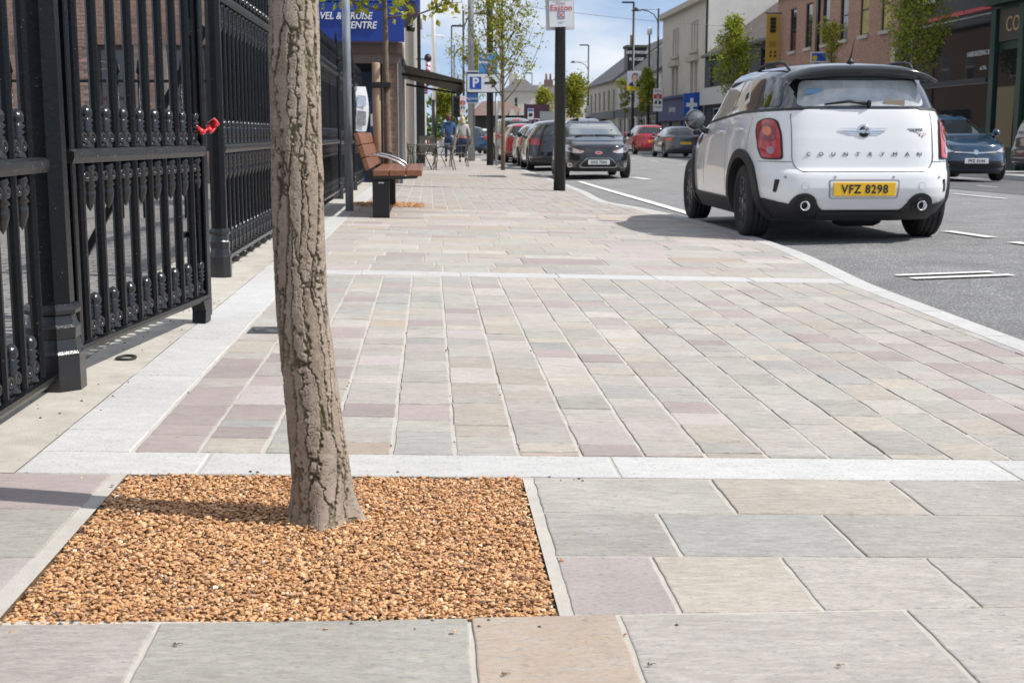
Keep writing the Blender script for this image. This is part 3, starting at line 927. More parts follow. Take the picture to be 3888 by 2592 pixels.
hero = empty('street_tree', (TREE_X, TREE_Y, 0), 0, 'foreground tree trunk with cracked grey brown bark rising from the gravel', 'tree')
tk = hero_trunk(hero)
_r = np.random.RandomState(4)
bb = MB(); P = []
for i in range(20):
    f = i / 20; z0 = 2.35 + f * 2.6; az = i * 2.4; ln = 0.85 * (1.1 - f)
    L_ = [np.array((.0 - .02 + math.cos(az) * ln * s, math.sin(az) * ln * s, z0 + ln * .9 * s * (1 + .4 * s))) for s in (0, .25, .5, .75, 1)]
    bb.tube(L_, [.014, .011, .008, .006, .003], 6); P.append((L_[1], L_[4])); P.append((L_[2], L_[4] + _r.normal(0, .2, 3)))
bb.tube([(-.014, 0, 3.1), (0, .01, 4.0), (.03, 0, 5.2)], [.040, .028, .006], 10)
bb.build('branches', m_twig, tk, fix=False)
P = np.array(P); ci = _r.randint(0, len(P), 1400); s = _r.uniform(.2, 1.05, 1400)[:, None]
leaves('crown', P[ci, 0] * (1 - s) + P[ci, 1] * s + _r.normal(0, .09, (1400, 3)), .06, LEAF['spring'], hero, _r, .2)
# ================================================================ cast iron railings and gate
m_iron = M('black_iron_paint', (0.003, 0.0035, 0.0045), 0.19, var=0.25, vscale=30, bump=0.45, bscale=60, bdist=0.005, spec=0.26, rvar=0.06, speck=(0.22, 0.24, 0.25), sscale=120, samt=-0.25)
m_ironrail = M('dusty_iron', (0.012, 0.0135, 0.015), 0.33, spec=.5, var=0.5, vscale=22, bump=0.6, bscale=60, bdist=0.006, speck=(0.25, 0.25, 0.24), sscale=90, samt=0.15)
m_orn = M('glossy_cast_iron', (0.004, 0.0045, 0.006), 0.20, bump=0.4, bscale=90, bdist=0.004, spec=0.75, var=.2, vscale=40, rvar=.05)
def ornament_mesh():
    b = MB(); b.smooth = True
    b.lathe([(.017, 0), (.019, .010), (.010, .026), (.012, .055), (.018, .064), (.011, .070), (.019, .080), (.012, .086), (.020, .097), (.013, .102), (.0175, .112), (.0180, .126), (.012, .140), (0, .147)], 10)
    for sgn in (-1, 1):
        n, m = 10, 6
        for (cy, cz, Ra, ra) in ((.026, .040, .0150, .0075), (.020, .012, .010, .006)):
            vs = []; fs = []
            for i in range(n):
                a = 2 * math.pi * i / n
                for j in range(m):
                    c = 2 * math.pi * j / m
                    vs.append((ra * 1.3 * math.sin(c), sgn * cy + (Ra + ra * math.cos(c)) * math.cos(a), cz + (Ra + ra * math.cos(c)) * math.sin(a)))
            for i in range(n):
                for j in range(m):
                    fs.append((i * m + j, ((i + 1) % n) * m + j, ((i + 1) % n) * m + (j + 1) % m, i * m + (j + 1) % m))
            b._add(vs, fs, True)
            b.lathe([(0, -.008), (.006, -.006), (.008, 0), (.006, .006), (0, .008)], 6, 0, sgn * cy, cz)
    return b.mesh('finial', m_orn)
def drop_mesh():
    b = MB(); b.smooth = True
    b.lathe([(.012, 0), (.020, -.020), (.012, -.035), (.018, -.060), (.012, -.066), (.020, -.080), (.013, -.086), (.018, -.100), (.016, -.120), (.008, -.150), (0, -.165)], 8)
    for sgn in (-1, 1):
        n, m = 9, 6; vs = []; fs = []
        cy, cz, Ra, ra = .025, -.048, .014, .008
        for i in range(n):
            a = 2 * math.pi * i / n
            for j in range(m):
                c = 2 * math.pi * j / m
                vs.append((ra * 1.3 * math.sin(c), sgn * cy + (Ra + ra * math.cos(c)) * math.cos(a), cz + (Ra + ra * math.cos(c)) * math.sin(a)))
        for i in range(n):
            for j in range(m):
                fs.append((i * m + j, ((i + 1) % n) * m + j, ((i + 1) % n) * m + (j + 1) % m, i * m + (j + 1) % m))
        b._add(vs, fs, True)
    return b.mesh('pendant', m_orn)
ORN, DROP = ornament_mesh(), drop_mesh()
def bar_mesh(z0, z1, r=.0195):
    b = MB(); b.tube([(0, 0, z0), (0, 0, (z0 * 2 + z1) / 3), (0, 0, (z0 + 2 * z1) / 3), (0, 0, z1)], r, 8, smooth=False, sq=True)
    return b.mesh('bar', m_iron)
b = MB(); b.smooth = True
b.lathe([(0, -.03), (.018, -.024), (.028, -.010), (.030, 0), (.028, .010), (.018, .024), (0, .03)], 10)
BALL = b.mesh('ball', m_orn)
def spear_mesh():
    b = MB(); b.lathe([(.02, 0), (.026, .02), (.014, .03), (.024, .05), (.028, .09), (.012, .17), (0, .22)], 8)
    return b.mesh('spearhead', m_iron)
SPEAR = spear_mesh()
def rail(t, L0, L1, z, w=.055, h=.045, mat=None, lip=True):
    b = MB()
    b.prism([(-w / 2, z - h / 2), (w / 2, z - h / 2), (w / 2 + .008, z - h * .1), (w / 2 + .008, z + h * .3), (w / 2 - .01, z + h / 2), (-w / 2 + .01, z + h / 2), (-w / 2 - .008, z + h * .3), (-w / 2 - .008, z - h * .1)], L0, L1, 'y')
    return b.build('rail', mat or m_ironrail, t)
def railing(name, label, x0, y0, length, ang, n, zb=.09, zmid=.80, ztop=1.69, feet=True, near=False, cat='railing', group=None, s0=.1, step=None, top=True):
    """local +Y runs along the railing"""
    t = empty(name, (x0, y0, zp(x0, y0)), ang, label, cat, group)
    rail(t, 0, length, zmid, .066, .050); rail(t, 0, length, zb, .050, .036, m_iron)
    if top: rail(t, 0, length, ztop, .062, .06)
    bm = bar_mesh(zb + .01, ztop + .22 if top else ztop)
    step = step or (length - 2 * s0) / (n - 1)
    for i in range(n):
        s = s0 + step * i
        add('bar', bm, t, (0, s, 0))
        if top:
            add('ball', BALL, t, (0, s, ztop + .075)); add('spearhead', SPEAR, t, (0, s, ztop + .21))
        so = s + step * .5
        if so < length - .02:
            add('finial', ORN, t, (0, so, zmid + .020), None, (1.35, 1.5, 1.1)); add('finial', ORN, t, (0, so, zb + .016), None, (1.35, 1.5, 1.1))
            add('pendant', DROP, t, (0, so, zmid - .022), None, (1.35, 1.5, 1.1))
            if top: add('pendant', DROP, t, (0, so, ztop - .028), None, (1.35, 1.5, 1.1))
        if feet and i % 2 == 0:
            add('ball_foot', BALL, t, (0, s + .05, zb - .042), None, (1.15, 1.15, 1.1))
    return t
def oct_prof(b, prof, n=8):
    b.lathe(prof, n, smooth=False, rot=math.pi / 8)
def iron_post(label, x, y, s=1.0, h=1.72, finial=True, name='gate_post', group=None):
    t = empty(name, (x, y, zp(x, y)), 0, label, 'post', group)
    b = MB(); oct_prof(b, [(.104, -.02), (.104, .125), (.098, .135), (.088, .175), (.092, .178), (.094, .215), (.084, .225), (.078, .255)])
    b.build('base', m_orn, t).scale = (s, s, 1)
    b = MB(); oct_prof(b, [(.083, .255), (.094, .262), (.098, .275), (.094, .288), (.083, .295)]); b.build('collar', m_orn, t).scale = (s, s, 1)
    b = MB(); oct_prof(b, [(.076, .29), (.070, h)]); b.build('shaft', m_iron, t).scale = (s, s, 1)
    b = MB(); oct_prof(b, [(.071, h), (.095, h + .03), (.095, h + .05), (.078, h + .06), (.078, h + .14), (.11, h + .17), (.115, h + .20), (.09, h + .22), (.06, h + .40), (.0, h + .58)])
    b.build('cap', m_iron, t).scale = (s, s, 1)
    return t
PA = (-1.300, 4.60); PB = (-1.285, 8.20)
iron_post('stout octagonal iron gate post with moulded base at the left edge', *PA)
railing('iron_railing', 'nearest black iron railing panel at the left edge of the picture', -1.300, 1.60, 2.92, 0, 15, zb=.05, zmid=.765, feet=False)
# the gate leaf, standing ajar
GA, GB = Vector((-1.268, 4.715)), Vector((-1.062, 6.28))
gl = (GB - GA).length; gang = -math.atan2(GB.x - GA.x, GB.y - GA.y)
gate = railing('iron_gate', 'open black iron gate leaf with scrolled finials between the bars', GA.x, GA.y, gl - .04, gang, 8, zb=.115, zmid=.79, feet=False, cat='gate', s0=.135, step=.182)
b = MB(); b.cbox(-.030, .030, gl - .05, gl + .010, .02, 1.9, .006); b.cbox(-.014, .014, gl - .10, gl - .055, .1, 1.8, .004)
b.build('stile', m_iron, gate)
b = MB(); b.cbox(-.026, .026, .012, .05, .02, 1.9, .005); b.build('stile', m_iron, gate)
b = MB(); b.prism([(gl - .13, .105), (gl - .10, .055), (gl - .11, .0), (gl - .03, .0), (gl - .015, .055), (gl - .02, .105)], -.032, .032, 'x'); b.build('foot', m_iron, gate)
b = MB(); b.cbox(-.05, -.018, gl - .22, gl - .055, .40, .425, .004); b.tube([(-.04, gl - .10, .42), (-.04, gl - .10, .22), (-.04, gl - .12, .20), (-.04, gl - .15, .20)], .008, 6)
b.build('drop_bolt', m_iron, gate)
b = MB(); b.cbox(-.012, .012, gl - .16, gl - .05, 1.30, 1.38, .004); b.build('latch', m_iron, gate)
b = MB(); b.prism([(gl + .005, .66), (gl + .05, .66), (gl + .06, .70), (gl + .03, .735), (gl + .005, .735)], -.02, .02, 'x'); b.build('catch', m_ironrail, gate)
# far gate post and the railing runs beyond it
p2 = iron_post('slimmer iron gate post behind the free end of the gate', *PB, s=.66)
b = MB(); b.tube([(-.05, .05, 1.50), (-.95, .22, -.02)], .03, 4, sq=True, smooth=False); b.build('raking_stay', m_iron, p2)
ys_ = [8.20, 11.72, 15.24, 18.76, 22.28, 25.6]
GR = 'iron railing panels receding along the pavement'
LB = ['first black railing panel beyond the gate, left of the tree trunk', 'black iron railing panel hidden mostly behind the foreground tree trunk', 'black iron railing panel beside the galvanised pole', 'black iron railing panel just beyond the galvanised pole, behind the bench', 'last black iron railing panel before the blue shop sign']
for i in range(5):
    y0, y1 = ys_[i], ys_[i + 1]
    railing('iron_railing', LB[i], -1.285 + .005 * i, y0 + .09, y1 - y0 - .18, 0, 18 if i < 4 else 17, zb=.105, zmid=.775, group=GR, s0=.10)
for i, yy in enumerate(ys_[1:5]):
    iron_post(['railing post with pointed cap hidden behind the foreground trunk', 'railing post with pointed cap just right of the foreground trunk', 'railing post with pointed cap left of the galvanised pole', 'railing post with pointed cap right of the galvanised pole'][i], -1.28 + .005 * i, yy, s=.66, name='railing_post', group='pointed railing posts')
# red tape tied round the gate stile
m_red = M('red_tape', (0.55, 0.012, 0.018), 0.25, var=0.2, vscale=40, coat=0.4)
b = MB(); pts = []; rs = []
for i in range(41):
    a = 2 * math.pi * i / 40
    rr = .062 + .010 * math.sin(3 * a + 1)
    pts.append((rr * .75 * math.cos(a) + .012, rr * 1.0 * math.sin(a) * .9, .016 * math.sin(2 * a + .5) + .010 * math.sin(5 * a))); rs.append(.011 + .005 * math.sin(7 * a))
b.tube(pts, rs, 7)
b.tube([(.05, .0, .0), (.075, -.01, .022), (.06, .02, .036), (.03, .03, .020)], [.012, .015, .012, .008], 7)
tape = b.build('red_tape', m_red, None, (GB.x + .012, GB.y - .02, .925))
tag(tape, 'loop of shiny red tape tied round the gate stile', 'tape')
# little ring on the concrete
b = MB(); pts = [(.034 * math.cos(a) * (1 + .15 * math.sin(2 * a)), .028 * math.sin(a), .006 + .004 * math.sin(a)) for a in np.linspace(0, 2 * math.pi, 20)]
b.tube(pts, .006, 6)
tag(b.build('rubber_ring', M('black_rubber', (.015, .015, .015), .6), None, (-1.19, 5.18, zp(-1.19, 5.18))), 'small black rubber ring lying on the concrete by the gate', 'ring')
# courtyard behind
m_court = None
def brick_mat(name, c1, c2, cm, scale=1.0, bw=.235, rh=.075, sq=False, rough=.9, ax='XZ', mort=0.008, bump=.5):
    m = D.materials.new(name); m.use_nodes = True; T = m.node_tree; B = T.nodes['Principled BSDF']; B.inputs['Roughness'].default_value = rough
    tc = T.nodes.new('ShaderNodeTexCoord'); sp = T.nodes.new('ShaderNodeSeparateXYZ'); cb = T.nodes.new('ShaderNodeCombineXYZ')
    T.links.new(tc.outputs['Object'], sp.inputs[0])
    T.links.new(sp.outputs[ax[0]], cb.inputs['X']); T.links.new(sp.outputs[ax[1]], cb.inputs['Y'])
    br = T.nodes.new('ShaderNodeTexBrick'); br.inputs['Scale'].default_value = 1
    br.inputs['Brick Width'].default_value = bw; br.inputs['Row Height'].default_value = rh; br.inputs['Mortar Size'].default_value = mort; br.inputs['Mortar Smooth'].default_value = .2
    br.inputs['Color1'].default_value = (*c1, 1); br.inputs['Color2'].default_value = (*c2, 1); br.inputs['Mortar'].default_value = (*cm, 1)
    T.links.new(cb.outputs[0], br.inputs['Vector'])
    no = T.nodes.new('ShaderNodeTexNoise'); no.inputs['Scale'].default_value = 6; no.inputs['Detail'].default_value = 6; T.links.new(tc.outputs['Object'], no.inputs['Vector'])
    ra = T.nodes.new('ShaderNodeMapRange'); ra.inputs['To Min'].default_value = .72; ra.inputs['To Max'].default_value = 1.28; T.links.new(no.outputs['Fac'], ra.inputs['Value'])
    mu = T.nodes.new('ShaderNodeMixRGB'); mu.blend_type = 'MULTIPLY'; mu.inputs[0].default_value = 1
    T.links.new(br.outputs['Color'], mu.inputs[1]); T.links.new(ra.outputs[0], mu.inputs[2]); T.links.new(mu.outputs[0], B.inputs['Base Color'])
    bp = T.nodes.new('ShaderNodeBump'); bp.inputs['Strength'].default_value = bump; bp.inputs['Distance'].default_value = .01; bp.invert = True
    T.links.new(br.outputs['Fac'], bp.inputs['Height']); T.links.new(bp.outputs['Normal'], B.inputs['Normal'])
    return m
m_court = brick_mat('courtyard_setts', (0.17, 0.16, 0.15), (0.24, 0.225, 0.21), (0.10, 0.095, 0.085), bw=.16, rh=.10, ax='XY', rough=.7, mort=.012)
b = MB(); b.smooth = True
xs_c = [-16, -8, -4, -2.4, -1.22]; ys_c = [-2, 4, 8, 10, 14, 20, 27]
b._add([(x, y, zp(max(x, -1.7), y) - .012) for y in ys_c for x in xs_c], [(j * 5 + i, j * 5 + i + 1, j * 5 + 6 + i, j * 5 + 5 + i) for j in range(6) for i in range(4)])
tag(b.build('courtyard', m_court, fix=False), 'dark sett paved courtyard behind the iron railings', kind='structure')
# ================================================================ cars
def paint(name, c, rough=.22, coat=1.0, metal=0.0):
    return M('paint_' + name, c, rough, metal=metal, coat=coat, spec=.5)
P_WHITE = paint('white', (0.76, 0.765, 0.77), .25)
P_BLACKROOF = paint('black_roof', (0.012, 0.013, 0.016), .12)
P_BLACK = paint('black_blue', (0.010, 0.011, 0.016), .16)
P_NAVY = paint('navy', (0.010, 0.012, 0.025), .16)
P_SILVER = paint('silver', (0.30, 0.31, 0.32), .3, metal=.55)
P_RED = paint('red', (0.36, 0.010, 0.022), .2)
P_BLUE = paint('blue', (0.010, 0.040, 0.085), .2)
P_GREY = paint('grey', (0.075, 0.085, 0.095), .25, metal=.3)
m_plastic = M('black_plastic', (0.022, 0.022, 0.023), .55, bump=.1, bscale=300, bdist=.002)
m_glass = M('car_glass', (0.010, 0.013, 0.014), .03, spec=1.0, coat=1.0)
m_glass2 = M('car_glass_pale', (0.10, 0.115, 0.12), .05, spec=1.0, coat=1.0)
m_tyre = M('tyre', (0.018, 0.018, 0.018), .75, bump=.3, bscale=90, bdist=.004)
m_alloy = M('alloy', (0.42, 0.43, 0.44), .28, metal=.9)
m_alloyb = M('black_alloy', (0.02, 0.022, 0.026), .25, coat=.5)
m_chrome = M('chrome', (0.75, 0.75, 0.76), .08, metal=1.0)
m_lampred = M('lamp_red', (0.42, 0.010, 0.012), .08, coat=1.0)
m_lampdark = M('lamp_dark_red', (0.20, 0.006, 0.008), .1, coat=1.0)
m_lampamb = M('lamp_amber', (0.65, 0.13, 0.015), .1, coat=1.0)
m_lampclr = M('lamp_clear', (0.55, 0.57, 0.60), .06, metal=.6, coat=1.0)
m_lampgry = M('lamp_grey', (0.30, 0.20, 0.24), .1, coat=1.0)
m_platey = M('plate_yellow', (0.80, 0.47, 0.02), .35)
m_platew = M('plate_white', (0.66, 0.67, 0.64), .35)
m_ink = M('black_ink', (0.012, 0.012, 0.014), .5)
m_seam = M('panel_gap', (0.05, 0.05, 0.055), .6)
m_seamw = M('panel_gap_pale', (0.30, 0.30, 0.31), .6)

def rpoly(p, r, n=4):
    """round the corners of a polygon"""
    out = []; N = len(p)
    for i in range(N):
        a, c, e = Vector(p[i - 1]), Vector(p[i]), Vector(p[(i + 1) % N])
        d0, d1 = (a - c), (e - c)
        rr = min(r, d0.length * .48, d1.length * .48)
        q0, q1 = c + d0.normalized() * rr, c + d1.normalized() * rr
        for k in range(n + 1):
            t = k / n
            out.append(tuple(q0 * (1 - t) ** 2 + c * 2 * t * (1 - t) + q1 * t * t))
    return out
def circle(cx, cy, r, n=20, ry=None):
    return [(cx + r * math.cos(2 * math.pi * k / n), cy + (ry or r) * math.sin(2 * math.pi * k / n)) for k in range(n)]

class Shell:
    """stack of rounded outlines: rows = (z, rear x, front x, half width, rear exponent, front exponent)"""
    def __init__(s, rows, xm, tr=0.0, tf=0.0):
        s.r = np.array(rows, float); s.xm = xm; s.tr = tr; s.tf = tf
        zz = np.linspace(s.r[0, 0], s.r[-1, 0], 900)
        s.z = zz; s.p = np.stack([np.interp(zz, s.r[:, 0], s.r[:, k]) for k in range(1, 6)], 1)
        ker = np.hanning(23); ker /= ker.sum()
        for k in range(5):
            s.p[:, k] = np.convolve(np.pad(s.p[:, k], 11, mode='edge'), ker, mode='valid')
    def par(s, z):
        return [float(np.interp(z, s.z, s.p[:, k])) for k in range(5)]
    def side(s, x, z):
        xr, xf, w, nr, nf = s.par(z)
        t, n, k = ((s.xm - x) / (s.xm - xr), nr, s.tr) if x < s.xm else ((x - s.xm) / (xf - s.xm), nf, s.tf)
        t = min(abs(t), .9999)
        return w * max(1 - t ** n, 0) ** (1 / n) * (1 - k * t ** 3)
    def _end(s, q, n, k):
        lo, hi = 0.0, 1.0
        for _ in range(26):
            m = (lo + hi) / 2
            if (1 - m ** n) ** (1 / n) * (1 - k * m ** 3) > q: lo = m
            else: hi = m
        return lo
    def rear(s, y, z):
        xr, xf, w, nr, nf = s.par(z)
        return s.xm - (s.xm - xr) * s._end(min(abs(y) / w, .999), nr, s.tr)
    def front(s, y, z):
        xr, xf, w, nr, nf = s.par(z)
        return s.xm + (xf - s.xm) * s._end(min(abs(y) / w, .999), nf, s.tf)
    def ring(s, z, K=16):
        xr, xf, w, nr, nf = s.par(z)
        q = []
        for (n, X, k_) in ((nf, xf, s.tf), (nr, xr, s.tr)):
            a = []
            for i in range(K + 1):
                t = i / K; p = max(n / 2.2, 1.0)
                ph = math.pi / 2 * (t ** p / (t ** p + (1 - t) ** p))
                c_ = math.cos(ph) ** (2 / n); a.append((s.xm + (X - s.xm) * c_, w * math.sin(ph) ** (2 / n) * (1 - k_ * c_ ** 3)))
            q.append(a)
        f, r = q
        return f[:-1] + r[::-1][:-1] + [(x, -y) for x, y in r[:-1]] + [(x, -y) for x, y in f[::-1][:-1]]
    def mesh(s, z0, z1, mats, matf, K=16, dz=.035, cap0=True, cap1=True, extra=()):
        zs = sorted(set([z0, z1] + [z for z in s.r[:, 0] if z0 < z < z1] + list(np.arange(z0, z1, dz))))
        zz = [zs[0]]
        for z in zs[1:]:
            if z - zz[-1] > .007 or z == z1: zz.append(z)
        b = MB(); b.smooth = True
        rings = [s.ring(z, K) for z in zz]; n = len(rings[0])
        b.v = [(x, y, z) for rg, z in zip(rings, zz) for x, y in rg]
        for j in range(len(zz) - 1):
            for i in range(n):
                k = (i + 1) % n
                f = (j * n + i, j * n + k, (j + 1) * n + k, (j + 1) * n + i)
                c = [sum(b.v[q][a] for q in f) / 4 for a in range(3)]
                b.f.append(f); b.mi.append(matf(*c)); b.sm.append(True)
        if cap0: b.f.append(tuple(range(n - 1, -1, -1))); b.mi.append(len(mats) - 1); b.sm.append(False)
        if cap1: b.f.append(tuple(range((len(zz) - 1) * n, len(zz) * n))); b.mi.append(0); b.sm.append(True)
        return b
    def panel(s, name, poly, where, mat, parent, off=.004, th=.014, step=.05, sgn=1):
        """a thin plate that follows the body; poly in (y,z) for rear/front, (x,z) for side"""
        bm = bmesh.new()
        vs = [bm.verts.new((p[0], p[1], 0)) for p in poly]
        bm.faces.new(vs)
        xs = [p[0] for p in poly]; ys = [p[1] for p in poly]
        for ax, lo, hi in ((0, min(xs), max(xs)), (1, min(ys), max(ys))):
            k = int((hi - lo) / step)
            for i in range(1, k + 1):
                c = lo + (hi - lo) * i / (k + 1)
                co = [0, 0, 0]; no = [0, 0, 0]; co[ax] = c; no[ax] = 1
                bmesh.ops.bisect_plane(bm, geom=bm.verts[:] + bm.edges[:] + bm.faces[:], plane_co=co, plane_no=no)
        top = bm.faces[:]
        def pos(a, z, o):
            if where == 'rear':
                e = .004; x = s.rear(a, z); dx = (s.rear(a + e, z) - s.rear(a - e, z)) / (2 * e); dzz = (s.rear(a, z + e) - s.rear(a, z - e)) / (2 * e)
                n = Vector((-1, dx, dzz)).normalized(); return Vector((x, a, z)) + n * o
            if where == 'front':
                e = .004; x = s.front(a, z); dx = (s.front(a + e, z) - s.front(a - e, z)) / (2 * e); dzz = (s.front(a, z + e) - s.front(a, z - e)) / (2 * e)
                n = Vector((1, -dx, -dzz)).normalized(); return Vector((x, a, z)) + n * o
            e = .004; y = s.side(a, z); dx = (s.side(a + e, z) - s.side(a - e, z)) / (2 * e); dzz = (s.side(a, z + e) - s.side(a, z - e)) / (2 * e)
            n = Vector((-dx, 1, -dzz)).normalized(); p = Vector((a, y, z)) + n * o
            return Vector((p.x, p.y * sgn, p.z))
        src = [(v, v.co.x, v.co.y) for v in bm.verts]
        bnd = [e for e in bm.edges if len(e.link_faces) == 1]
        for v, a, z in src: v.co = pos(a, z, off)
        low = {}
        for e in bnd:
            for v in e.verts:
                if v not in low:
                    a, z = next((q[1], q[2]) for q in src if q[0] is v)
                    low[v] = bm.verts.new(pos(a, z, off - th))
        for e in bnd:
            v0, v1 = e.verts
            bm.faces.new((v0, v1, low[v1], low[v0]))
        bmesh.ops.recalc_face_normals(bm, faces=bm.faces)
        me = D.meshes.new(name); bm.to_mesh(me); bm.free()
        c = Vector((0, 0, 0))
        for p in me.polygons: p.use_smooth = True
        try: me.set_sharp_from_angle(angle=R(40))
        except Exception: pass
        me.materials.append(mat)
        # make sure the outside faces out
        d = {'rear': Vector((-1, 0, 0)), 'front': Vector((1, 0, 0)), 'side': Vector((0, sgn, 0))}[where]
        s_ = sum(p.area * p.normal.dot(d) for p in me.polygons)
        if s_ < 0: me.flip_normals()
        return add(name, me, parent)

WH = {}
def wheel_meshes(r, w, style, mat):
    key = (r, w, style)
    if key in WH: return WH[key]
    b = MB(); b.smooth = True
    prof = [(r * .66, -w * .42), (r * .70, -w * .5), (r * .90, -w * .5), (r * .965, -w * .44), (r, -w * .33)]
    for g_ in (-.22, 0, .22): prof += [(r, w * (g_ - .03)), (r * .975, w * (g_ - .022)), (r * .975, w * (g_ + .022)), (r, w * (g_ + .03))]
    prof += [(r, w * .33), (r * .965, w * .44), (r * .90, w * .5), (r * .70, w * .5), (r * .66, w * .42)]
    b.lathe(prof, 36, axis='y')
    ty = b.mesh('tyre', m_tyre)
    b = MB(); b.smooth = True
    b.lathe([(r * .665, -w * .40), (r * .665, w * .43), (r * .63, w * .43), (r * .62, w * .30), (r * .60, w * .1), (0.02, w * .08)], 30, axis='y')
    n = 5 if style == 'five' else 7
    for k in range(n):
        a = 2 * math.pi * k / n
        for da in ((-.13, .13) if style == 'split' else (0,)):
            p0 = (r * .10 * math.cos(a), w * .34, r * .10 * math.sin(a)); p1 = (r * .63 * math.cos(a + da), w * .37, r * .63 * math.sin(a + da))
            b.tube([p0, p1], [r * .075, r * .055 if style == 'split' else r * .09], 6)
    b.lathe([(r * .16, w * .2), (r * .16, w * .40), (r * .10, w * .43), (0, w * .43)], 14, axis='y')
    ri = b.mesh('rim', mat)
    WH[key] = (ty, ri)
    return ty, ri

def build_car(label, cat_group, rows, xm, zsplit, mats, matf, wb, wr, ww, track, arch, rim=None, rimstyle='five', name='parked_car', scale=1.0, loc=(0, 0, 0), rz=0.0, K=16, cabmatf=None, tr=0.0, tf=0.0):
    t = empty(name, loc, rz, label, 'car', cat_group, scale)
    S = Shell(rows, xm, tr, tf)
    b = S.mesh(rows[0][0], zsplit, mats, matf, K)
    o = b.build('body', mats, t)
    cb = MB()
    cb.cur = len(mats) - 1
    W = max(r[3] for r in rows)
    for xw in (0, wb):
        for sg in (-1, 1):
            y0, y1 = sorted((sg * (track / 2 - ww * .62), sg * (W + .3)))
            cb.lathe([(arch, y0), (arch, y1)], 32, xw, 0, wr + .01, axis='y', smooth=True)
    co = cb.build('cutter', mats, t)
    md = o.modifiers.new('b', 'BOOLEAN'); md.operation = 'DIFFERENCE'; md.object = co; md.solver = 'EXACT'
    dg = bpy.context.evaluated_depsgraph_get(); dg.update()
    me = D.meshes.new_from_object(o.evaluated_get(dg))
    o.modifiers.clear(); old = o.data; o.data = me; D.meshes.remove(old)
    D.objects.remove(co)
    try: me.set_sharp_from_angle(angle=R(38))
    except Exception: pass
    top = S.mesh(zsplit, rows[-1][0], mats, cabmatf or matf, K, cap0=False)
    c = top.build('cabin', mats, t)
    ty, ri = wheel_meshes(wr, ww, rimstyle, rim or m_alloy)
    for xw in (0, wb):
        for sg in (-1, 1):
            w = add('wheel', ty, t, (xw, sg * track / 2, wr), (0, 0, 0 if sg > 0 else math.pi))
            add('rim', ri, w)
    return t, S

def plate(t, x, z, s, mat, rear=True, w=.52, h=.111, tilt=0.0, size=.082):
    p = MB(); p.cbox(-.006, .006, -w / 2, w / 2, -h / 2, h / 2, .004)
    o = p.build('number_plate', mat, t, (x, 0, z), (0, tilt, 0))
    me = text_mesh('plate_lettering', s, size, m_ink, depth=.001, bold=.0025, sx=.92, space=1.12)
    add('lettering', me, o, (-.0075 if rear else .0075, 0, -.002), (R(90), 0, R(-90)) if rear else (R(90), 0, R(90)))
    return o

# ---------------------------------------------------------------- the white car in front
mini_rows = [(.19, -.56, 3.18, .80, 6.5, 4), (.27, -.67, 3.26, .875, 6.5, 4), (.38, -.735, 3.34, .90, 7, 4), (.46, -.755, 3.36, .905, 7, 3.8), (.55, -.752, 3.34, .908, 7, 3.6),
             (.595, -.742, 3.32, .908, 7, 3.5), (.625, -.712, 3.30, .908, 7, 3.4), (.76, -.70, 3.24, .905, 6.6, 3.2), (.88, -.685, 3.12, .895, 6.2, 3.0), (.935, -.675, 2.95, .885, 6, 2.9), (.98, -.668, 2.55, .878, 5.8, 3.0),
             (1.025, -.66, 2.15, .870, 5.6, 3.2), (1.06, -.652, 1.93, .862, 5.4, 3.4), (1.105, -.642, 1.80, .845, 5.2, 3.4), (1.135, -.63, 1.74, .825, 5.0, 3.4), (1.24, -.585, 1.58, .79, 4.8, 3.4), (1.34, -.535, 1.40, .75, 4.6, 3.4), (1.415, -.495, 1.22, .71, 4.4, 3.2),
             (1.465, -.45, 1.05, .65, 4.2, 3.0), (1.500, -.37, .90, .565, 3.8, 2.8), (1.522, -.22, .72, .44, 3.4, 2.6), (1.532, .0, .52, .28, 2.8, 2.4)]
mini, MS = build_car('white compact crossover with black roof and yellow plate parked at the kerb', None, mini_rows, 1.15, 1.12, [P_WHITE, m_plastic],
                     lambda x, y, z: 1 if z < .26 else 0, 2.595, .325, .215, 1.545, .372, m_alloyb, 'split', scale=1.088,
                     loc=(3.985, 12.80, zr(4.1, 13) + .012), rz=R(89.3), K=22, cabmatf=lambda x, y, z: 0, tr=.075)
for o_ in mini.children:
    if o_.name.startswith('cabin'): o_.data.materials[0] = P_BLACKROOF
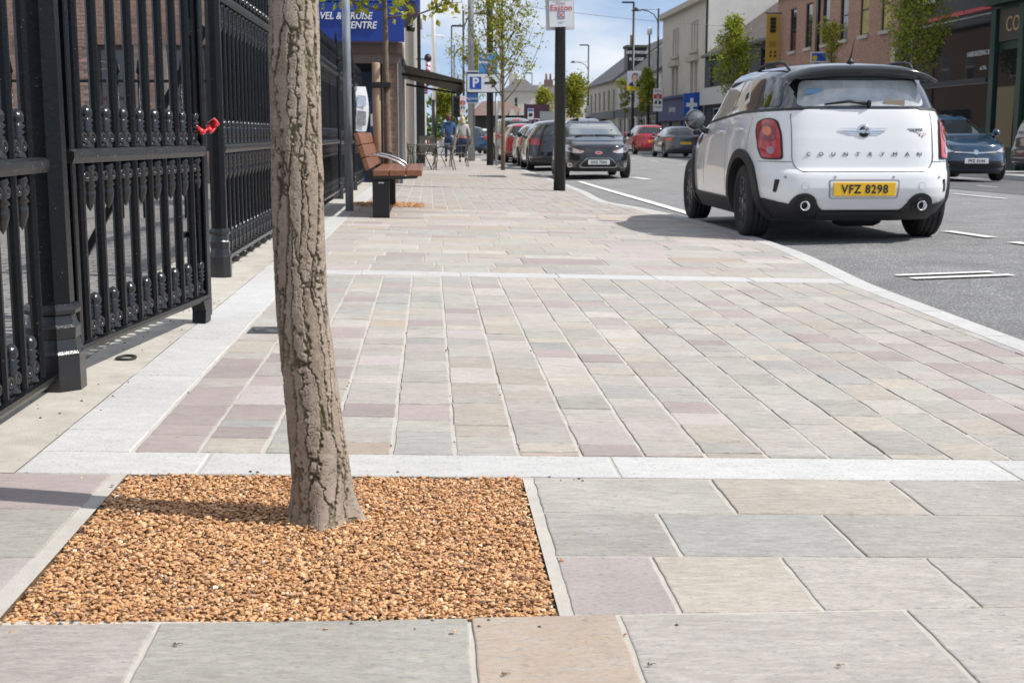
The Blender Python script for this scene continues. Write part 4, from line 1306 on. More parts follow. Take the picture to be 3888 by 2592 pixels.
# glass
MS.panel('rear_glass', rpoly([(-.655, 1.128), (.655, 1.128), (.575, 1.40), (-.575, 1.40)], .03), 'rear', m_glass, mini, .002, .01)
MS.panel('rear_window', rpoly([(-.55, 1.145), (.55, 1.145), (.50, 1.36), (-.50, 1.36)], .05), 'rear', M('glass_painted_reflection', (.40, .425, .44), .06, spec=.8, coat=1.0, var=.25, vscale=5), mini, .004, .012)  # pale base colour paints in the reflected sky and bright cabin
for sg in (1, -1):
    for nm, pl in (('front_side_window', [(.64, 1.095), (1.55, 1.035), (1.28, 1.31), (1.02, 1.385), (.62, 1.395)]),
                   ('rear_side_window', [(-.08, 1.135), (.57, 1.10), (.55, 1.395), (.0, 1.39)]), ('quarter_window', [(-.44, 1.15), (-.15, 1.14), (-.07, 1.385), (-.34, 1.37)])):
        MS.panel(nm, rpoly(pl, .035), 'side', m_glass, mini, .003, .01, sgn=sg)
    # belt strip
    MS.panel('belt_trim', [(-.60, 1.112), (.2, 1.095), (1.66, 1.008), (1.66, 1.030), (.2, 1.116), (-.60, 1.130)], 'side', m_plastic, mini, .006, .014, sgn=sg)
    # arch flares and sill
    for xw in (0, 2.595):
        a0, a1 = R(-22), R(202)
        inn = [(xw + .372 * math.cos(a), .335 + .372 * math.sin(a)) for a in np.linspace(a0, a1, 26)]
        out = [(xw + .452 * math.cos(a), .335 + .448 * math.sin(a)) for a in np.linspace(a1, a0, 26)]
        pl = inn + out
        MS.panel('arch_trim', [(min(max(p[0], -.66), 3.1), max(p[1], .20)) for p in pl], 'side', m_plastic, mini, .028, .045, step=.07, sgn=sg)
    MS.panel('sill_trim', [(.42, .20), (2.18, .20), (2.18, .335), (.42, .335)], 'side', m_plastic, mini, .022, .04, step=.2, sgn=sg)
    # door gaps
    for xs_ in (.60, 1.62, -.12):
        MS.panel('door_gap', [(xs_, .36 if xs_ > 0 else .72), (xs_ + .006, .36 if xs_ > 0 else .72), (xs_ + .006, 1.06), (xs_, 1.06)], 'side', m_seamw, mini, .0015, .006, step=.1, sgn=sg)
    for xs_ in (.03, .78):
        b = MB(); zh = .955 - .02 * (xs_ > .5); y = MS.side(xs_ + .1, zh); b.tube([(xs_, sg * (y - .005), zh), (xs_ + .03, sg * (y + .022), zh), (xs_ + .15, sg * (y + .024), zh), (xs_ + .18, sg * (y - .002), zh)], .014, 8)
        b.build('door_handle', m_chrome, mini)
    # tail lights
    c0, c1 = (.615, .845)
    if sg > 0: yy = lambda a: a
    lamp = rpoly([(.682, .712), (.800, .712), (.814, .80), (.812, .92), (.796, 1.01), (.748, 1.04), (.700, 1.02), (.684, .92)], .028, 5)
    fl = [(p[0] * sg, p[1]) for p in lamp]
    cxl, czl = .750 * sg, .872
    rim_ = [(cxl + (p[0] - cxl) * 1.17, czl + (p[1] - czl) * 1.08) for p in fl]
    rim_ = [(math.copysign(min(abs(p[0]), .823), sg), p[1]) for p in rim_]
    tl = MS.panel('tail_light', fl, 'rear', m_lampred, mini, .016, .02, step=.03)
    MS.panel('lamp_bezel', rim_, 'rear', m_plastic, tl, .007, .02, step=.03)
    MS.panel('lamp_bowl', circle(.752 * sg, .925, .050, 22, .080), 'rear', m_lampdark, tl, .019, .006, step=.03)
    MS.panel('indicator', circle(.754 * sg, .935, .026, 18, .038), 'rear', m_lampamb, tl, .023, .006, step=.03)
    MS.panel('reversing_lamp', circle(.748 * sg, .775, .024, 16, .033), 'rear', m_lampgry, tl, .019, .006, step=.03)
    # bumper slots, sensors, exhaust
    MS.panel('bumper_slot', rpoly([(.700 * sg, .535), (.735 * sg, .535), (.745 * sg, .43), (.722 * sg, .425)], .010, 2), 'rear', m_ink, mini, .002, .008, step=.04)
    MS.panel('towing_cover', circle(.50 * sg, .48, .032, 18), 'rear', m_seamw, mini, .0012, .004, step=.03)
    MS.panel('towing_cap', circle(.50 * sg, .48, .029, 18), 'rear', P_WHITE, mini, .0026, .004, step=.03)
    for yk in (.25, .66): MS.panel('parking_sensor', circle(yk * sg, .555, .011, 10), 'rear', m_seamw, mini, .003, .004, step=.03)
    b = MB(); b.lathe([(.030, .0), (.040, -.005), (.043, -.14), (.040, -.15), (.034, -.15), (.032, -.02), (0, -.02)], 20, -.62, .50 * sg, .316, axis='x')
    b.build('exhaust_pipe', m_chrome, mini)
    MS.panel('exhaust_recess', circle(.50 * sg, .316, .074, 20), 'rear', m_ink, mini, .017, .01, step=.04)
    # mirror
    b = MB(); b.smooth = True
    b.lathe([(.0, -.07), (.07, -.066), (.098, -.04), (.102, 0), (.085, .055), (.05, .085), (0, .095)], 18, 1.55, sg * 1.02, 1.055, axis='x')
    b.tube([(1.57, sg * .85, .93), (1.57, sg * .92, .95), (1.56, sg * .985, 1.0)], [.035, .03, .035], 8)
    mi_ = b.build('wing_mirror', P_BLACKROOF, mini)
    b = MB(); b.lathe([(0, -.074), (.082, -.072)], 18, 1.55, sg * 1.02, 1.055, axis='x'); b.build('mirror_glass', m_glass2, mi_)
    # roof rail
    yr = .56; pts = [(-.26, sg * (yr - .02), 1.46), (-.16, sg * (yr - .01), 1.515), (.0, sg * yr, 1.535), (.35, sg * (yr + .01), 1.545), (.7, sg * yr, 1.525), (.92, sg * (yr - .01), 1.48), (1.02, sg * (yr - .02), 1.42)]
    b = MB(); b.tube(pts, [.012, .014, .015, .015, .015, .014, .011], 8); b.build('roof_rail', m_plastic, mini)
    # scuttle vent
    MS.panel('side_scuttle', rpoly([(1.80, .86), (2.02, .80), (2.08, .84), (1.86, .92)], .02), 'side', m_plastic, mini, .005, .01, sgn=sg)
# black lower bumper with arches round the exhausts
low = [(-.86, .20), (.86, .20), (.865, .385)]
for a in np.linspace(0, 1, 7): low.append((.80 - .05 * a, .385 - .0 * a))
low = [(-.80, .19), (.80, .19), (.845, .385), (.70, .345), (.625, .330)]
for a in np.linspace(R(10), R(168), 10): low.append((.50 + .118 * math.cos(a), .310 + .112 * math.sin(a)))
low += [(.355, .295), (.33, .277), (-.33, .277), (-.355, .295)]
for a in np.linspace(R(12), R(170), 10): low.append((-.50 + .118 * math.cos(a), .310 + .112 * math.sin(a)))
low += [(-.625, .330), (-.70, .345), (-.845, .385)]
MS.panel('lower_bumper', low, 'rear', m_plastic, mini, .010, .03, step=.06)
MS.panel('diffuser', rpoly([(-.38, .205), (.38, .205), (.37, .265), (-.37, .265)], .02, 2), 'rear', m_plastic, mini, .03, .03, step=.08)
# tailgate seam
seam = rpoly([(-.545, .600), (.545, .600), (.605, .68), (.600, 1.12), (-.600, 1.12), (-.605, .68)], .06, 4)
def strip_loop(pts, w):
    b_ = []
    return b_
for i in range(len(seam)):
    p, q = seam[i], seam[(i + 1) % len(seam)]
    pass
bseam = MB()
pts = [p for p in seam]
k0 = max(range(len(pts)), key=lambda i: (pts[i][1] > 1.1, pts[i][0]))
order = pts[-5:] + pts[:-5]
path = [Vector((MS.rear(p[0], p[1]) - .0015, p[0], p[1])) for p in seam]
segs = [(path[i], path[(i + 1) % len(path)]) for i in range(len(path)) if not (seam[i][1] > 1.07 and seam[(i + 1) % len(path)][1] > 1.07)]
for p, q in segs:
    nn = 6
    for k in range(nn):
        a, c = p.lerp(q, k / nn), p.lerp(q, (k + 1) / nn)
        a = Vector((MS.rear(a.y, a.z) - .001, a.y, a.z)); c = Vector((MS.rear(c.y, c.z) - .001, c.y, c.z))
        bseam.tube([a, c], .0035, 4, caps=False)
bseam.build('tailgate_gap', m_seam, mini)
for sg in (1, -1):
    MS.panel('bumper_gap', [(.605 * sg, .680), (.825 * sg, .680), (.825 * sg, .685), (.605 * sg, .685)], 'rear', m_seam, mini, .0015, .005, step=.04)
MS.panel('side_gap', [(-.66, .680), (-.44, .680), (-.44, .685), (-.66, .685)], 'side', m_seamw, mini, .0015, .005)
# plate recess and plate
MS.panel('plate_recess', rpoly([(-.295, .375), (.295, .375), (.305, .535), (-.305, .535)], .025, 3), 'rear', m_seamw, mini, .002, .01)
MS.panel('plate_holder', rpoly([(-.280, .382), (.280, .382), (.292, .522), (-.292, .522)], .02, 3), 'rear', P_WHITE, mini, .004, .01)
plate(mini, -.770, .455, 'VFZ 8298', m_platey, size=.098, w=.53, h=.115)
# badge with wings
bx = MS.rear(0, .955) - .006
bd = MB(); bd.smooth = True
bd.lathe([(0, 0), (.060, 0), (.060, -.006), (.050, -.010), (.0, -.010)], 24, bx, 0, .933, axis='x'); badge = bd.build('badge', m_chrome, mini)
bd = MB(); bd.lathe([(.046, -.0105), (.046, -.0125), (0, -.0125)], 24, bx, 0, .933, axis='x'); bd.build('badge_disc', m_ink, badge)
text('badge_lettering', 'MINI', .042, m_chrome, badge, (bx - .0135, 0, .933), (R(90), 0, R(-90)), depth=.0008, bold=.001)
for sg in (1, -1):
    for k, (z0, ln) in enumerate(((.960, .150), (.942, .125), (.924, .10), (.908, .075))):
        w_ = MB(); w_.prism([(sg * .055, z0 - .005), (sg * (.055 + ln * .9), z0 - .003), (sg * (.055 + ln), z0 + .004), (sg * .055, z0 + .004)], bx - .007, bx, 'x'); w_.build('badge_wing', m_chrome, badge)
for i, ch in enumerate('COUNTRYMAN'):
    y = .47 - i * (.95 / 9)
    text('model_lettering', ch, .044, m_seam, mini, (MS.rear(y, .745) - .004, y, .745), (R(90), 0, R(-90)), depth=.002, sx=1.25)
text('trim_lettering', 'COOPER', .034, m_seam, mini, (MS.rear(-.44, .94) - .004, -.44, .945), (R(90), 0, R(-92)), depth=.002, bold=.001)
text('trim_lettering', 'S D', .040, M('red_lettering', (.30, .03, .035), .4), mini, (MS.rear(-.50, .90) - .004, -.50, .905), (R(90), 0, R(-92)), depth=.002, shear=.4)
# spoiler, brake light, wiper, aerial
sp = MB(); sp.smooth = True
row = []
for y in np.linspace(-.64, .64, 19):
    q = 1 - (abs(y) / .64) ** 3.2
    zt = 1.385 + .105 * q ** .8; 
    row.append(((-.40 + .05 * (1 - q), y, zt + .014), (-.60 - .06 * q, y, zt - .025), (-.605 - .06 * q, y, zt - .048), (-.47, y, zt - .115 * (.35 + .65 * q))))
vs = [p for r_ in row for p in r_]; fs = []
for i in range(18):
    for j in range(3): fs.append((i * 4 + j, i * 4 + j + 1, (i + 1) * 4 + j + 1, (i + 1) * 4 + j))
sp._add(vs, fs, True); spo = sp.build('roof_spoiler', P_BLACKROOF, mini)
b = MB(); b.cbox(-.565, -.535, -.14, .14, 1.405, 1.422, .004); b.build('brake_light', M('brake_strip', (.10, .012, .014), .2), spo)
b = MB()
wz = 1.155
b.tube([(MS.rear(-.02, wz) - .02, -.03, wz + .012), (MS.rear(.2, wz) - .025, .12, wz + .030), (MS.rear(.35, wz) - .02, .33, wz + .004)], [.016, .013, .007], 6)
b.tube([(MS.rear(0, wz) - .012, -.05, wz - .005), (MS.rear(0, wz) - .03, -.05, wz + .035)], .018, 8)
b.build('rear_wiper', m_ink, mini)
b = MB(); b.lathe([(.035, 0), (.028, .02), (.010, .045), (0.006, .06)], 10, -.16, -.02, 1.522); b.tube([(-.16, -.02, 1.56), (-.26, -.02, 1.72)], [.006, .003], 6); b.build('aerial', m_ink, mini)
b = MB(); b.cbox(MS.rear(.4, 1.26) - .012, MS.rear(.4, 1.26) - .008, .33, .47, 1.25, 1.29, .001); b.build('window_sticker', M('sticker_blue', (.12, .28, .45), .4), mini)
b = MB(); b.cbox(MS.rear(.3, 1.17) - .012, MS.rear(.3, 1.17) - .008, -.36, -.18, 1.155, 1.20, .001); b.build('window_sticker', M('sticker_pale', (.32, .25, .2), .4), mini)
for sg in (1,):
    wp = MS.panel('window_patch', [(.16, 1.20), (.28, 1.16), (.46, 1.36), (.34, 1.385)], 'side', m_platew, mini, .005, .004, sgn=sg)  # white quad with a dark and a red mark on the side window
    MS.panel('patch_dark', [(.235, 1.235), (.305, 1.205), (.355, 1.265), (.285, 1.29)], 'side', m_ink, wp, .007, .003, sgn=sg)
    MS.panel('patch_red', [(.345, 1.315), (.385, 1.29), (.43, 1.35), (.385, 1.365)], 'side', m_lampred, wp, .007, .003, sgn=sg)
# underbody: silencer, subframe
b = MB(); b.smooth = True
b.lathe([(0, -.36), (.10, -.35), (.12, -.3), (.12, .0), (.10, .05), (0, .06)], 12, -.25, .05, .23, axis='y'); b.build('silencer', m_plastic, mini)
b = MB(); b.box(-.12, .12, -.62, .62, .19, .27); b.build('rear_axle', m_plastic, mini)

# ---------------------------------------------------------------- other cars
def hatch_rows(L0, L1, W, H, hood=.80, cowl=.98, belt=.98, xc=2.2, rf=1.35, rr=-.45, br=-.70, nr=4.6, nf=4.2, zb=.18):
    """L0 rear bumper x, L1 front bumper x, rear axle at x = 0"""
    return [(zb, L0 + .12, L1 - .13, W - .06, nr + .6, nf), (.26, L0 + .04, L1 - .05, W - .02, nr + .8, nf), (.42, L0, L1, W, nr + .8, nf), (.56, L0 + .005, L1 - .015, W, nr + .6, nf), (.66, L0 + .03, L1 - .06, W, nr + .4, nf - .1),
            (hood - .04, L0 + .05, L1 - .12, W - .005, nr, nf - .2), (hood, L0 + .055, L1 - .22, W - .012, nr, nf - .3), (hood + .05, L0 + .06, L1 - .42, W - .02, nr, nf - .3), (cowl - .06, L0 + .07, xc + .42 * (L1 - xc), W - .03, nr, nf - .2), (cowl - .02, L0 + .09, xc + .16 * (L1 - xc), W - .04, nr, nf), (cowl, L0 + .10, xc + .03, W - .05, nr, nf),
            (cowl + .05, br, xc - .06, W - .07, nr, nf), ((cowl + H) / 2, (br + rr) / 2 - .03, (xc + rf) / 2 - .02, W - .17, nr - .2, nf), (H - .14, rr - .04, rf + .18, W - .245, nr - .3, nf - .1), (H - .08, rr + .02, rf + .03, W - .30, nr - .4, nf - .2),
            (H - .04, rr + .12, rf - .12, W - .37, 3.4, 2.9), (H - .015, rr + .32, rf - .32, W - .48, 3.0, 2.7), (H, rr + .62, rf - .62, W - .62, 2.6, 2.5)]
def side_glass(S, t, xc, rf, rr, cowl, H, xsplit, rear_x):
    zb_, zt = cowl + .035, H - .125
    for sg in (1, -1):
        S.panel('front_side_window', rpoly([(xsplit + .03, zb_), (xc - .32, zb_), (rf + .06, zt - .015), (xsplit + .03, zt)], .03), 'side', m_glass, t, .003, .01, step=.09, sgn=sg)
        S.panel('rear_side_window', rpoly([(rear_x, zb_ + .03), (xsplit - .03, zb_), (xsplit - .03, zt), (rr + .30, zt - .015)], .03), 'side', m_glass, t, .003, .01, step=.09, sgn=sg)
        S.panel('door_gap', [(xsplit, .32), (xsplit + .006, .32), (xsplit + .006, cowl), (xsplit, cowl)], 'side', m_seam, t, .0015, .006, step=.12, sgn=sg)
def mirrors(S, t, x, z, mat, W):
    for sg in (1, -1):
        b = MB(); b.smooth = True
        b.lathe([(0, -.05), (.06, -.045), (.085, -.02), (.085, .01), (.06, .06), (0, .085)], 12, x, sg * (W + .09), z + .06, axis='x')
        b.tube([(x + .02, sg * (W - .07), z), (x + .02, sg * (W + .05), z + .04)], [.03, .025], 6)
        b.build('wing_mirror', mat, t)
def lights_rear(S, t, y0, y1, z0, z1, mat=None):
    for sg in (1, -1):
        S.panel('tail_light', rpoly([(y0 * sg, z0), (y1 * sg, z0 + .02), (y1 * sg, z1), ((y0 + .04) * sg, z1 - .01)], .04), 'rear', mat or m_lampred, t, .010, .016, step=.04)
def generic(label, group, p, W, H, paint_, loc, rz, wb=2.55, rear=True, front=True, scale=1.0, plate_s=None, name='parked_car', lamp=(.50, .80, .78, .98), rim=None, estate=False):
    rows = hatch_rows(p['L0'], p['L1'], W, H, p.get('hood', .80), p.get('cowl', .98), .98, p['xc'], p['rf'], p['rr'], p['br'])
    t, S = build_car(label, group, rows, 1.1, p.get('cowl', .98) + .03, [paint_, m_plastic], lambda x, y, z: 1 if z < .27 else 0, wb, .315, .20, 2 * W - .23, .365, rim, 'five', name, scale, loc, rz, K=14)
    side_glass(S, t, p['xc'], p['rf'], p['rr'], p.get('cowl', .98), H, p.get('xs', 1.0), p['br'] + .40)
    cw = p.get('cowl', .98)
    if rear:
        S.panel('rear_window', rpoly([(-W + .20, cw + .07), (W - .20, cw + .07), (W - .32, H - .13), (-W + .32, H - .13)], .05), 'rear', m_glass, t, .004, .01)
        lights_rear(S, t, *lamp)
        S.panel('bumper_strip', [(-W + .06, .29), (W - .06, .29), (W - .06, .36), (-W + .06, .36)], 'rear', m_plastic, t, .008, .015)
        plate(t, S.rear(0, .66) - .012, .66, plate_s or '', m_platey) if plate_s is not None else None
    if front:
        S.panel('windscreen', rpoly([(-W + .13, cw + .045), (W - .13, cw + .045), (W - .28, H - .125), (-W + .28, H - .125)], .06), 'front', m_glass, t, .004, .01)
    mirrors(S, t, p['xc'] - .35, cw + .01, paint_, W - .02)
    return t, S
# black hatchback facing the camera
FP = dict(L0=-.66, L1=3.30, hood=.84, cowl=1.00, xc=2.38, rf=1.20, rr=-.30, br=-.52, xs=1.15)
fz = zr(4.25, 34)
fi, FS = generic('black hatchback with white plate facing the camera behind the black post', None, FP, .862, 1.47, P_BLACK, (4.22, 36.3, fz + .012), R(-90.5), 2.49, rear=False, front=True, scale=1.03)
FS.panel('windscreen_tint', rpoly([(-.62, 1.06), (.62, 1.06), (.52, 1.31), (-.52, 1.31)], .08), 'front', m_glass2, fi, .007, .006)
for sg in (1, -1):
    hl = FS.panel('headlight', rpoly([(.33 * sg, .655), (.50 * sg, .70), (.70 * sg, .80), (.775 * sg, .86), (.80 * sg, .76), (.76 * sg, .665), (.60 * sg, .62), (.42 * sg, .615)], .03), 'front', m_lampclr, fi, .012, .02, step=.035)
    FS.panel('lamp_lens', circle(.66 * sg, .715, .045, 14), 'front', m_glass2, hl, .016, .006, step=.04)
    FS.panel('lamp_indicator', rpoly([(.38 * sg, .635), (.46 * sg, .64), (.47 * sg, .67), (.40 * sg, .66)], .01, 2), 'front', m_lampamb, hl, .015, .006, step=.04)
    fg_ = FS.panel('fog_light', circle(.665 * sg, .335, .052, 16), 'front', m_chrome, fi, .012, .014, step=.04)
    FS.panel('fog_lens', circle(.665 * sg, .335, .036, 14), 'front', m_glass2, fg_, .016, .006, step=.04)
FS.panel('grille_rim', rpoly([(-.43, .275), (.43, .275), (.46, .33), (.30, .50), (-.30, .50), (-.46, .33)], .05), 'front', m_chrome, fi, .006, .015)
FS.panel('grille', rpoly([(-.41, .290), (.41, .290), (.445, .335), (.29, .495), (-.29, .495), (-.445, .335)], .045), 'front', m_ink, fi, .010, .012)
FS.panel('grille_bar', rpoly([(-.36, .365), (.36, .365), (.31, .455), (-.31, .455)], .02), 'front', m_plastic, fi, .016, .01)
FS.panel('grille_slot', rpoly([(-.34, .612), (.34, .612), (.36, .632), (-.36, .632)], .008, 2), 'front', m_ink, fi, .004, .008)
bdg = FS.panel('badge', circle(0, .625, .085, 24, .036), 'front', m_chrome, fi, .014, .012, step=.04)
FS.panel('badge_face', circle(0, .625, .070, 22, .026), 'front', m_lampred, bdg, .017, .004, step=.04)
plate(fi, FS.front(0, .405) + .030, .405, 'DFZ 7204', m_platew, rear=False, size=.090)
for sg in (1, -1):
    b = MB(); b.tube([(FS.front(.45 * sg, 1.02) + .012, .50 * sg, 1.025), (FS.front(.1 * sg, 1.05) + .015, .02 * sg, 1.05)], .009, 5); b.build('wiper', m_ink, fi)
b = MB(); b.tube([(1.05, 0, 1.46), (.98, 0, 1.62)], [.007, .003], 5); b.build('aerial', m_ink, fi)
b = MB(); b.lathe([(0, 0), (.035, .0)], 14, axis='x'); b.build('tax_disc', m_platew, fi, (FS.front(.50, 1.16) + .012, .46, 1.15)); 
# row of parked cars behind it
EST = dict(L0=-.95, L1=3.60, hood=.82, cowl=.98, xc=2.45, rf=1.35, rr=-.72, br=-.84, xs=1.05)
HAT = dict(L0=-.70, L1=3.35, hood=.82, cowl=.98, xc=2.30, rf=1.25, rr=-.42, br=-.60, xs=1.05)
GRP = 'cars parked along the near kerb'
es, ES = generic('dark navy estate car with roof rails parked beyond the black hatchback', GRP, EST, .89, 1.47, P_NAVY, (3.96, 41.6, zr(4, 41) + .012), R(90.5), 2.65, lamp=(.56, .84, .74, .94), scale=1.04)
for sg in (1, -1):
    b = MB(); b.tube([(-.6, sg * .56, 1.44), (-.5, sg * .57, 1.50), (.9, sg * .57, 1.52), (1.1, sg * .55, 1.44)], .016, 6); b.build('roof_rail', m_chrome, es)
generic('silver hatchback parked third in the row along the near kerb', GRP, HAT, .86, 1.46, P_SILVER, (3.98, 47.6, zr(4, 47) + .012), R(91), 2.5, lamp=(.62, .82, .70, 1.0), scale=1.0)
generic('red hatchback parked beyond the silver hatchback', GRP, HAT, .87, 1.52, P_RED, (3.80, 53.3, zr(4, 53) + .012), R(92), 2.5, lamp=(.62, .82, .70, 1.0), scale=1.0)
t_, S_ = generic('tall pale silver people carrier at the far end of the parked row', GRP, dict(HAT, rr=-.6, br=-.66), .90, 1.72, P_SILVER, (3.75, 58.8, zr(4, 58) + .012), R(92), 2.5, lamp=(.66, .84, .80, 1.15), scale=1.05)
S_.panel('brake_light', rpoly([(-.14, 1.60), (.14, 1.60), (.14, 1.64), (-.14, 1.64)], .01, 2), 'rear', m_lampred, t_, .012, .012)
# right-hand side of the street
ra, RS = generic('red hatchback with yellow plate parked on the far side of the street', None, dict(HAT, L0=-.80, L1=3.50), .905, 1.49, P_RED, (11.72, 70.4, zr(11.7, 70) + .012), R(91.5), 2.68, lamp=(.46, .83, .78, .92), plate_s='XFZ 2186', scale=1.05)
RS.panel('badge', circle(0, .90, .055, 16), 'rear', m_chrome, ra, .012, .01)
gs, GS_ = generic('dark grey saloon parked on the far side, half hidden by the white car', None, dict(EST, rr=-.35, br=-.62), .88, 1.44, P_GREY, (11.75, 61.8, zr(11.7, 61) + .012), R(91), 2.65, lamp=(.56, .83, .76, .92), plate_s='', scale=1.0)
AP = dict(L0=-.80, L1=3.55, hood=.84, cowl=1.0, xc=2.45, rf=1.25, rr=-.40, br=-.62, xs=1.15)
ba, BS = generic('dark blue hatchback facing the camera on the far side behind the white car', None, AP, .905, 1.48, P_BLUE, (12.62, 33.6, zr(12.5, 31) + .012), R(-92), 2.68, rear=False, front=True, scale=1.06)
for sg in (1, -1):
    hl = BS.panel('headlight', rpoly([(.45 * sg, .655), (.62 * sg, .735), (.83 * sg, .80), (.855 * sg, .74), (.82 * sg, .655), (.62 * sg, .635)], .03), 'front', m_lampclr, ba, .012, .02, step=.035)
    BS.panel('lamp_lens', circle(.72 * sg, .70, .045, 14), 'front', m_glass, hl, .016, .006, step=.04)
    BS.panel('fog_recess', rpoly([(.52 * sg, .30), (.78 * sg, .32), (.80 * sg, .43), (.60 * sg, .41)], .03), 'front', m_ink, ba, .006, .012)
    BS.panel('fog_trim', rpoly([(.56 * sg, .37), (.74 * sg, .385), (.74 * sg, .40), (.56 * sg, .385)], .004, 2), 'front', m_chrome, ba, .012, .01)
BS.panel('upper_grille', rpoly([(-.42, .605), (.42, .605), (.47, .665), (-.47, .665)], .02), 'front', m_ink, ba, .006, .012)
BS.panel('grille_bar', rpoly([(-.46, .635), (0, .605), (.46, .635), (.45, .655), (0, .635), (-.45, .655)], .01, 2), 'front', m_chrome, ba, .014, .012)
BS.panel('badge', circle(0, .638, .055, 18), 'front', m_chrome, ba, .02, .012)
BS.panel('lower_grille', rpoly([(-.48, .28), (.48, .28), (.60, .46), (-.60, .46)], .04), 'front', m_ink, ba, .006, .012)
plate(ba, BS.front(0, .46) + .022, .46, 'PFZ 3144', m_platew, rear=False, size=.09)
# a dark car just entering the picture on the right
generic('dark car with red tail light cut off by the right edge of the picture', None, HAT, .87, 1.5, P_BLACK, (16.35, 34.55, base(36) - .008), R(2), 2.5, lamp=(.60, .84, .72, 1.05), scale=1.05)
# moving cars far down the street
generic('small dark blue car far down the street beyond the pedestrians', None, HAT, .87, 1.5, P_BLUE, (2.35, 74, zr(3.2, 74) + .03), R(95), 2.5, lamp=(.60, .84, .80, 1.0), scale=1.0, name='distant_car')
generic('small white car far down the street by the junction', None, HAT, .87, 1.45, P_WHITE, (4.0, 92, zr(4, 92) + .012), R(170), 2.5, lamp=(.60, .84, .80, 1.0), scale=1.0, name='distant_car')
# ================================================================ street furniture
_cm = cam.rotation_euler.to_matrix()
def at(px, py, Y):
    """world point on the plane y = Y that is seen at (px, py) of the 2352 x 1568 survey picture"""
    d = _cm @ Vector(((px - 1176) / 3040.0, -(py - 784) / 3040.0, -1.0))
    t = Y / d.y
    return Vector((d.x * t, Y, CAMH + d.z * t))
m_galv = M('galvanised', (0.33, 0.36, 0.39), .45, metal=.6, var=.25, vscale=14, stretch=(1, 1, .25), bump=.1, bscale=40)
m_black = M('black_post_paint', (0.010, 0.0105, 0.011), .4, var=.2, vscale=6)
m_wood = M('bench_timber', (0.215, 0.085, 0.042), .42, var=.25, vscale=10, stretch=(4, .4, 4), bump=.15, bscale=60, coat=.15)
m_steel = M('brushed_steel', (0.62, 0.63, 0.64), .22, metal=1.0)
m_benchleg = M('bench_black', (0.012, 0.012, 0.013), .4)
m_sign_w = M('sign_white', (0.70, 0.71, 0.72), .5)
m_sign_b = M('sign_blue', (0.012, 0.085, 0.42), .45)
m_sign_k = M('sign_black', (0.012, 0.012, 0.014), .5)
m_sign_r = M('sign_red', (0.52, 0.03, 0.035), .5)
m_sign_pk = M('sign_pink', (0.62, 0.42, 0.43), .5)
m_sign_y = M('sign_yellow', (0.70, 0.50, 0.02), .5)
m_sky_b = M('poster_blue', (0.07, 0.30, 0.62), .5, var=.25, vscale=6)
m_skin = M('printed_skin', (0.50, 0.30, 0.23), .6, var=.15, vscale=30)
m_suit = M('printed_suit', (0.02, 0.022, 0.028), .6)
m_grating = M('cast_iron_cover', (0.085, 0.09, 0.095), .5, var=.3, vscale=40, metal=.3)

# road markings
marking('road_marking', [(3.50, 31.6), (3.64, 31.6), (3.46, 17.0), (3.32, 17.0)], 'long white bay line painted on the road between black post and white car')
marking('road_marking', [(5.10, 33.9), (5.30, 33.9), (5.42, 13.9), (5.30, 13.9)][:2] + [(5.40, 32.0), (5.2, 32.0)], 'short white bay corner mark beside the black hatchback')
marking('road_marking', [(3.95, 33.55), (5.25, 33.55), (5.25, 33.75), (3.95, 33.75)], 'white bay end line in front of the black hatchback')
for (x0, y0, x1, y1, lb) in ((5.17, 17.0, 5.33, 15.2, 'white dash on the road left of the white car'), (5.26, 13.2, 5.34, 12.3, 'white dash on the road right of the white car'), (5.30, 11.75, 5.42, 10.9, 'white dash at the right edge of the road')):
    marking('road_marking', [(x1 - .06, y1), (x1 + .06, y1), (x0 + .06, y0), (x0 - .06, y0)], lb)
marking('road_marking', [(3.40, 9.05), (4.15, 9.12), (4.14, 9.22), (3.38, 9.15)], 'nearer of two white transverse marks on the road')
marking('road_marking', [(3.36, 9.27), (4.10, 9.35), (4.09, 9.44), (3.35, 9.36)], 'farther of two white transverse marks on the road')
for i in range(10):
    y = 19.3 + i * 6
    marking('road_marking', [(8.5, y), (8.6, y), (8.6, y + 2.0), (8.5, y + 2.0)], 'white centre line dash, number %s from the camera' % ('one two three four five six seven eight nine ten'.split()[i]))
for i in range(5):
    y = 26 + i * 3.0
    marking('road_marking', [(11.3, y), (11.4, y), (11.4, y + 1.0), (11.3, y + 1.0)], 'short white bay dash by the blue hatchback, number %s' % ('one two three four five'.split()[i]))
marking('yellow_line', [(2.55, 49.5), (2.65, 49.5), (2.05, 61), (1.95, 61)], 'yellow line along the far end of the near kerb', m_yellow)
m_dark = M('dark_asphalt', (0.105, 0.105, 0.11), .9, var=.25, vscale=1.5, bump=.5, bscale=60)
b = MB()
for a, c in ((19.5, 23), (23, 27), (27, 33)):
    b._add([(x, y, zr(x, y) + .006) for x, y in ((9.8, a), (14.3, a), (14.3, c), (9.8, c))], [(0, 1, 2, 3)])
tag(b.build('road_patch', m_dark, fix=False), 'darker asphalt patch on the far lane', kind='structure')

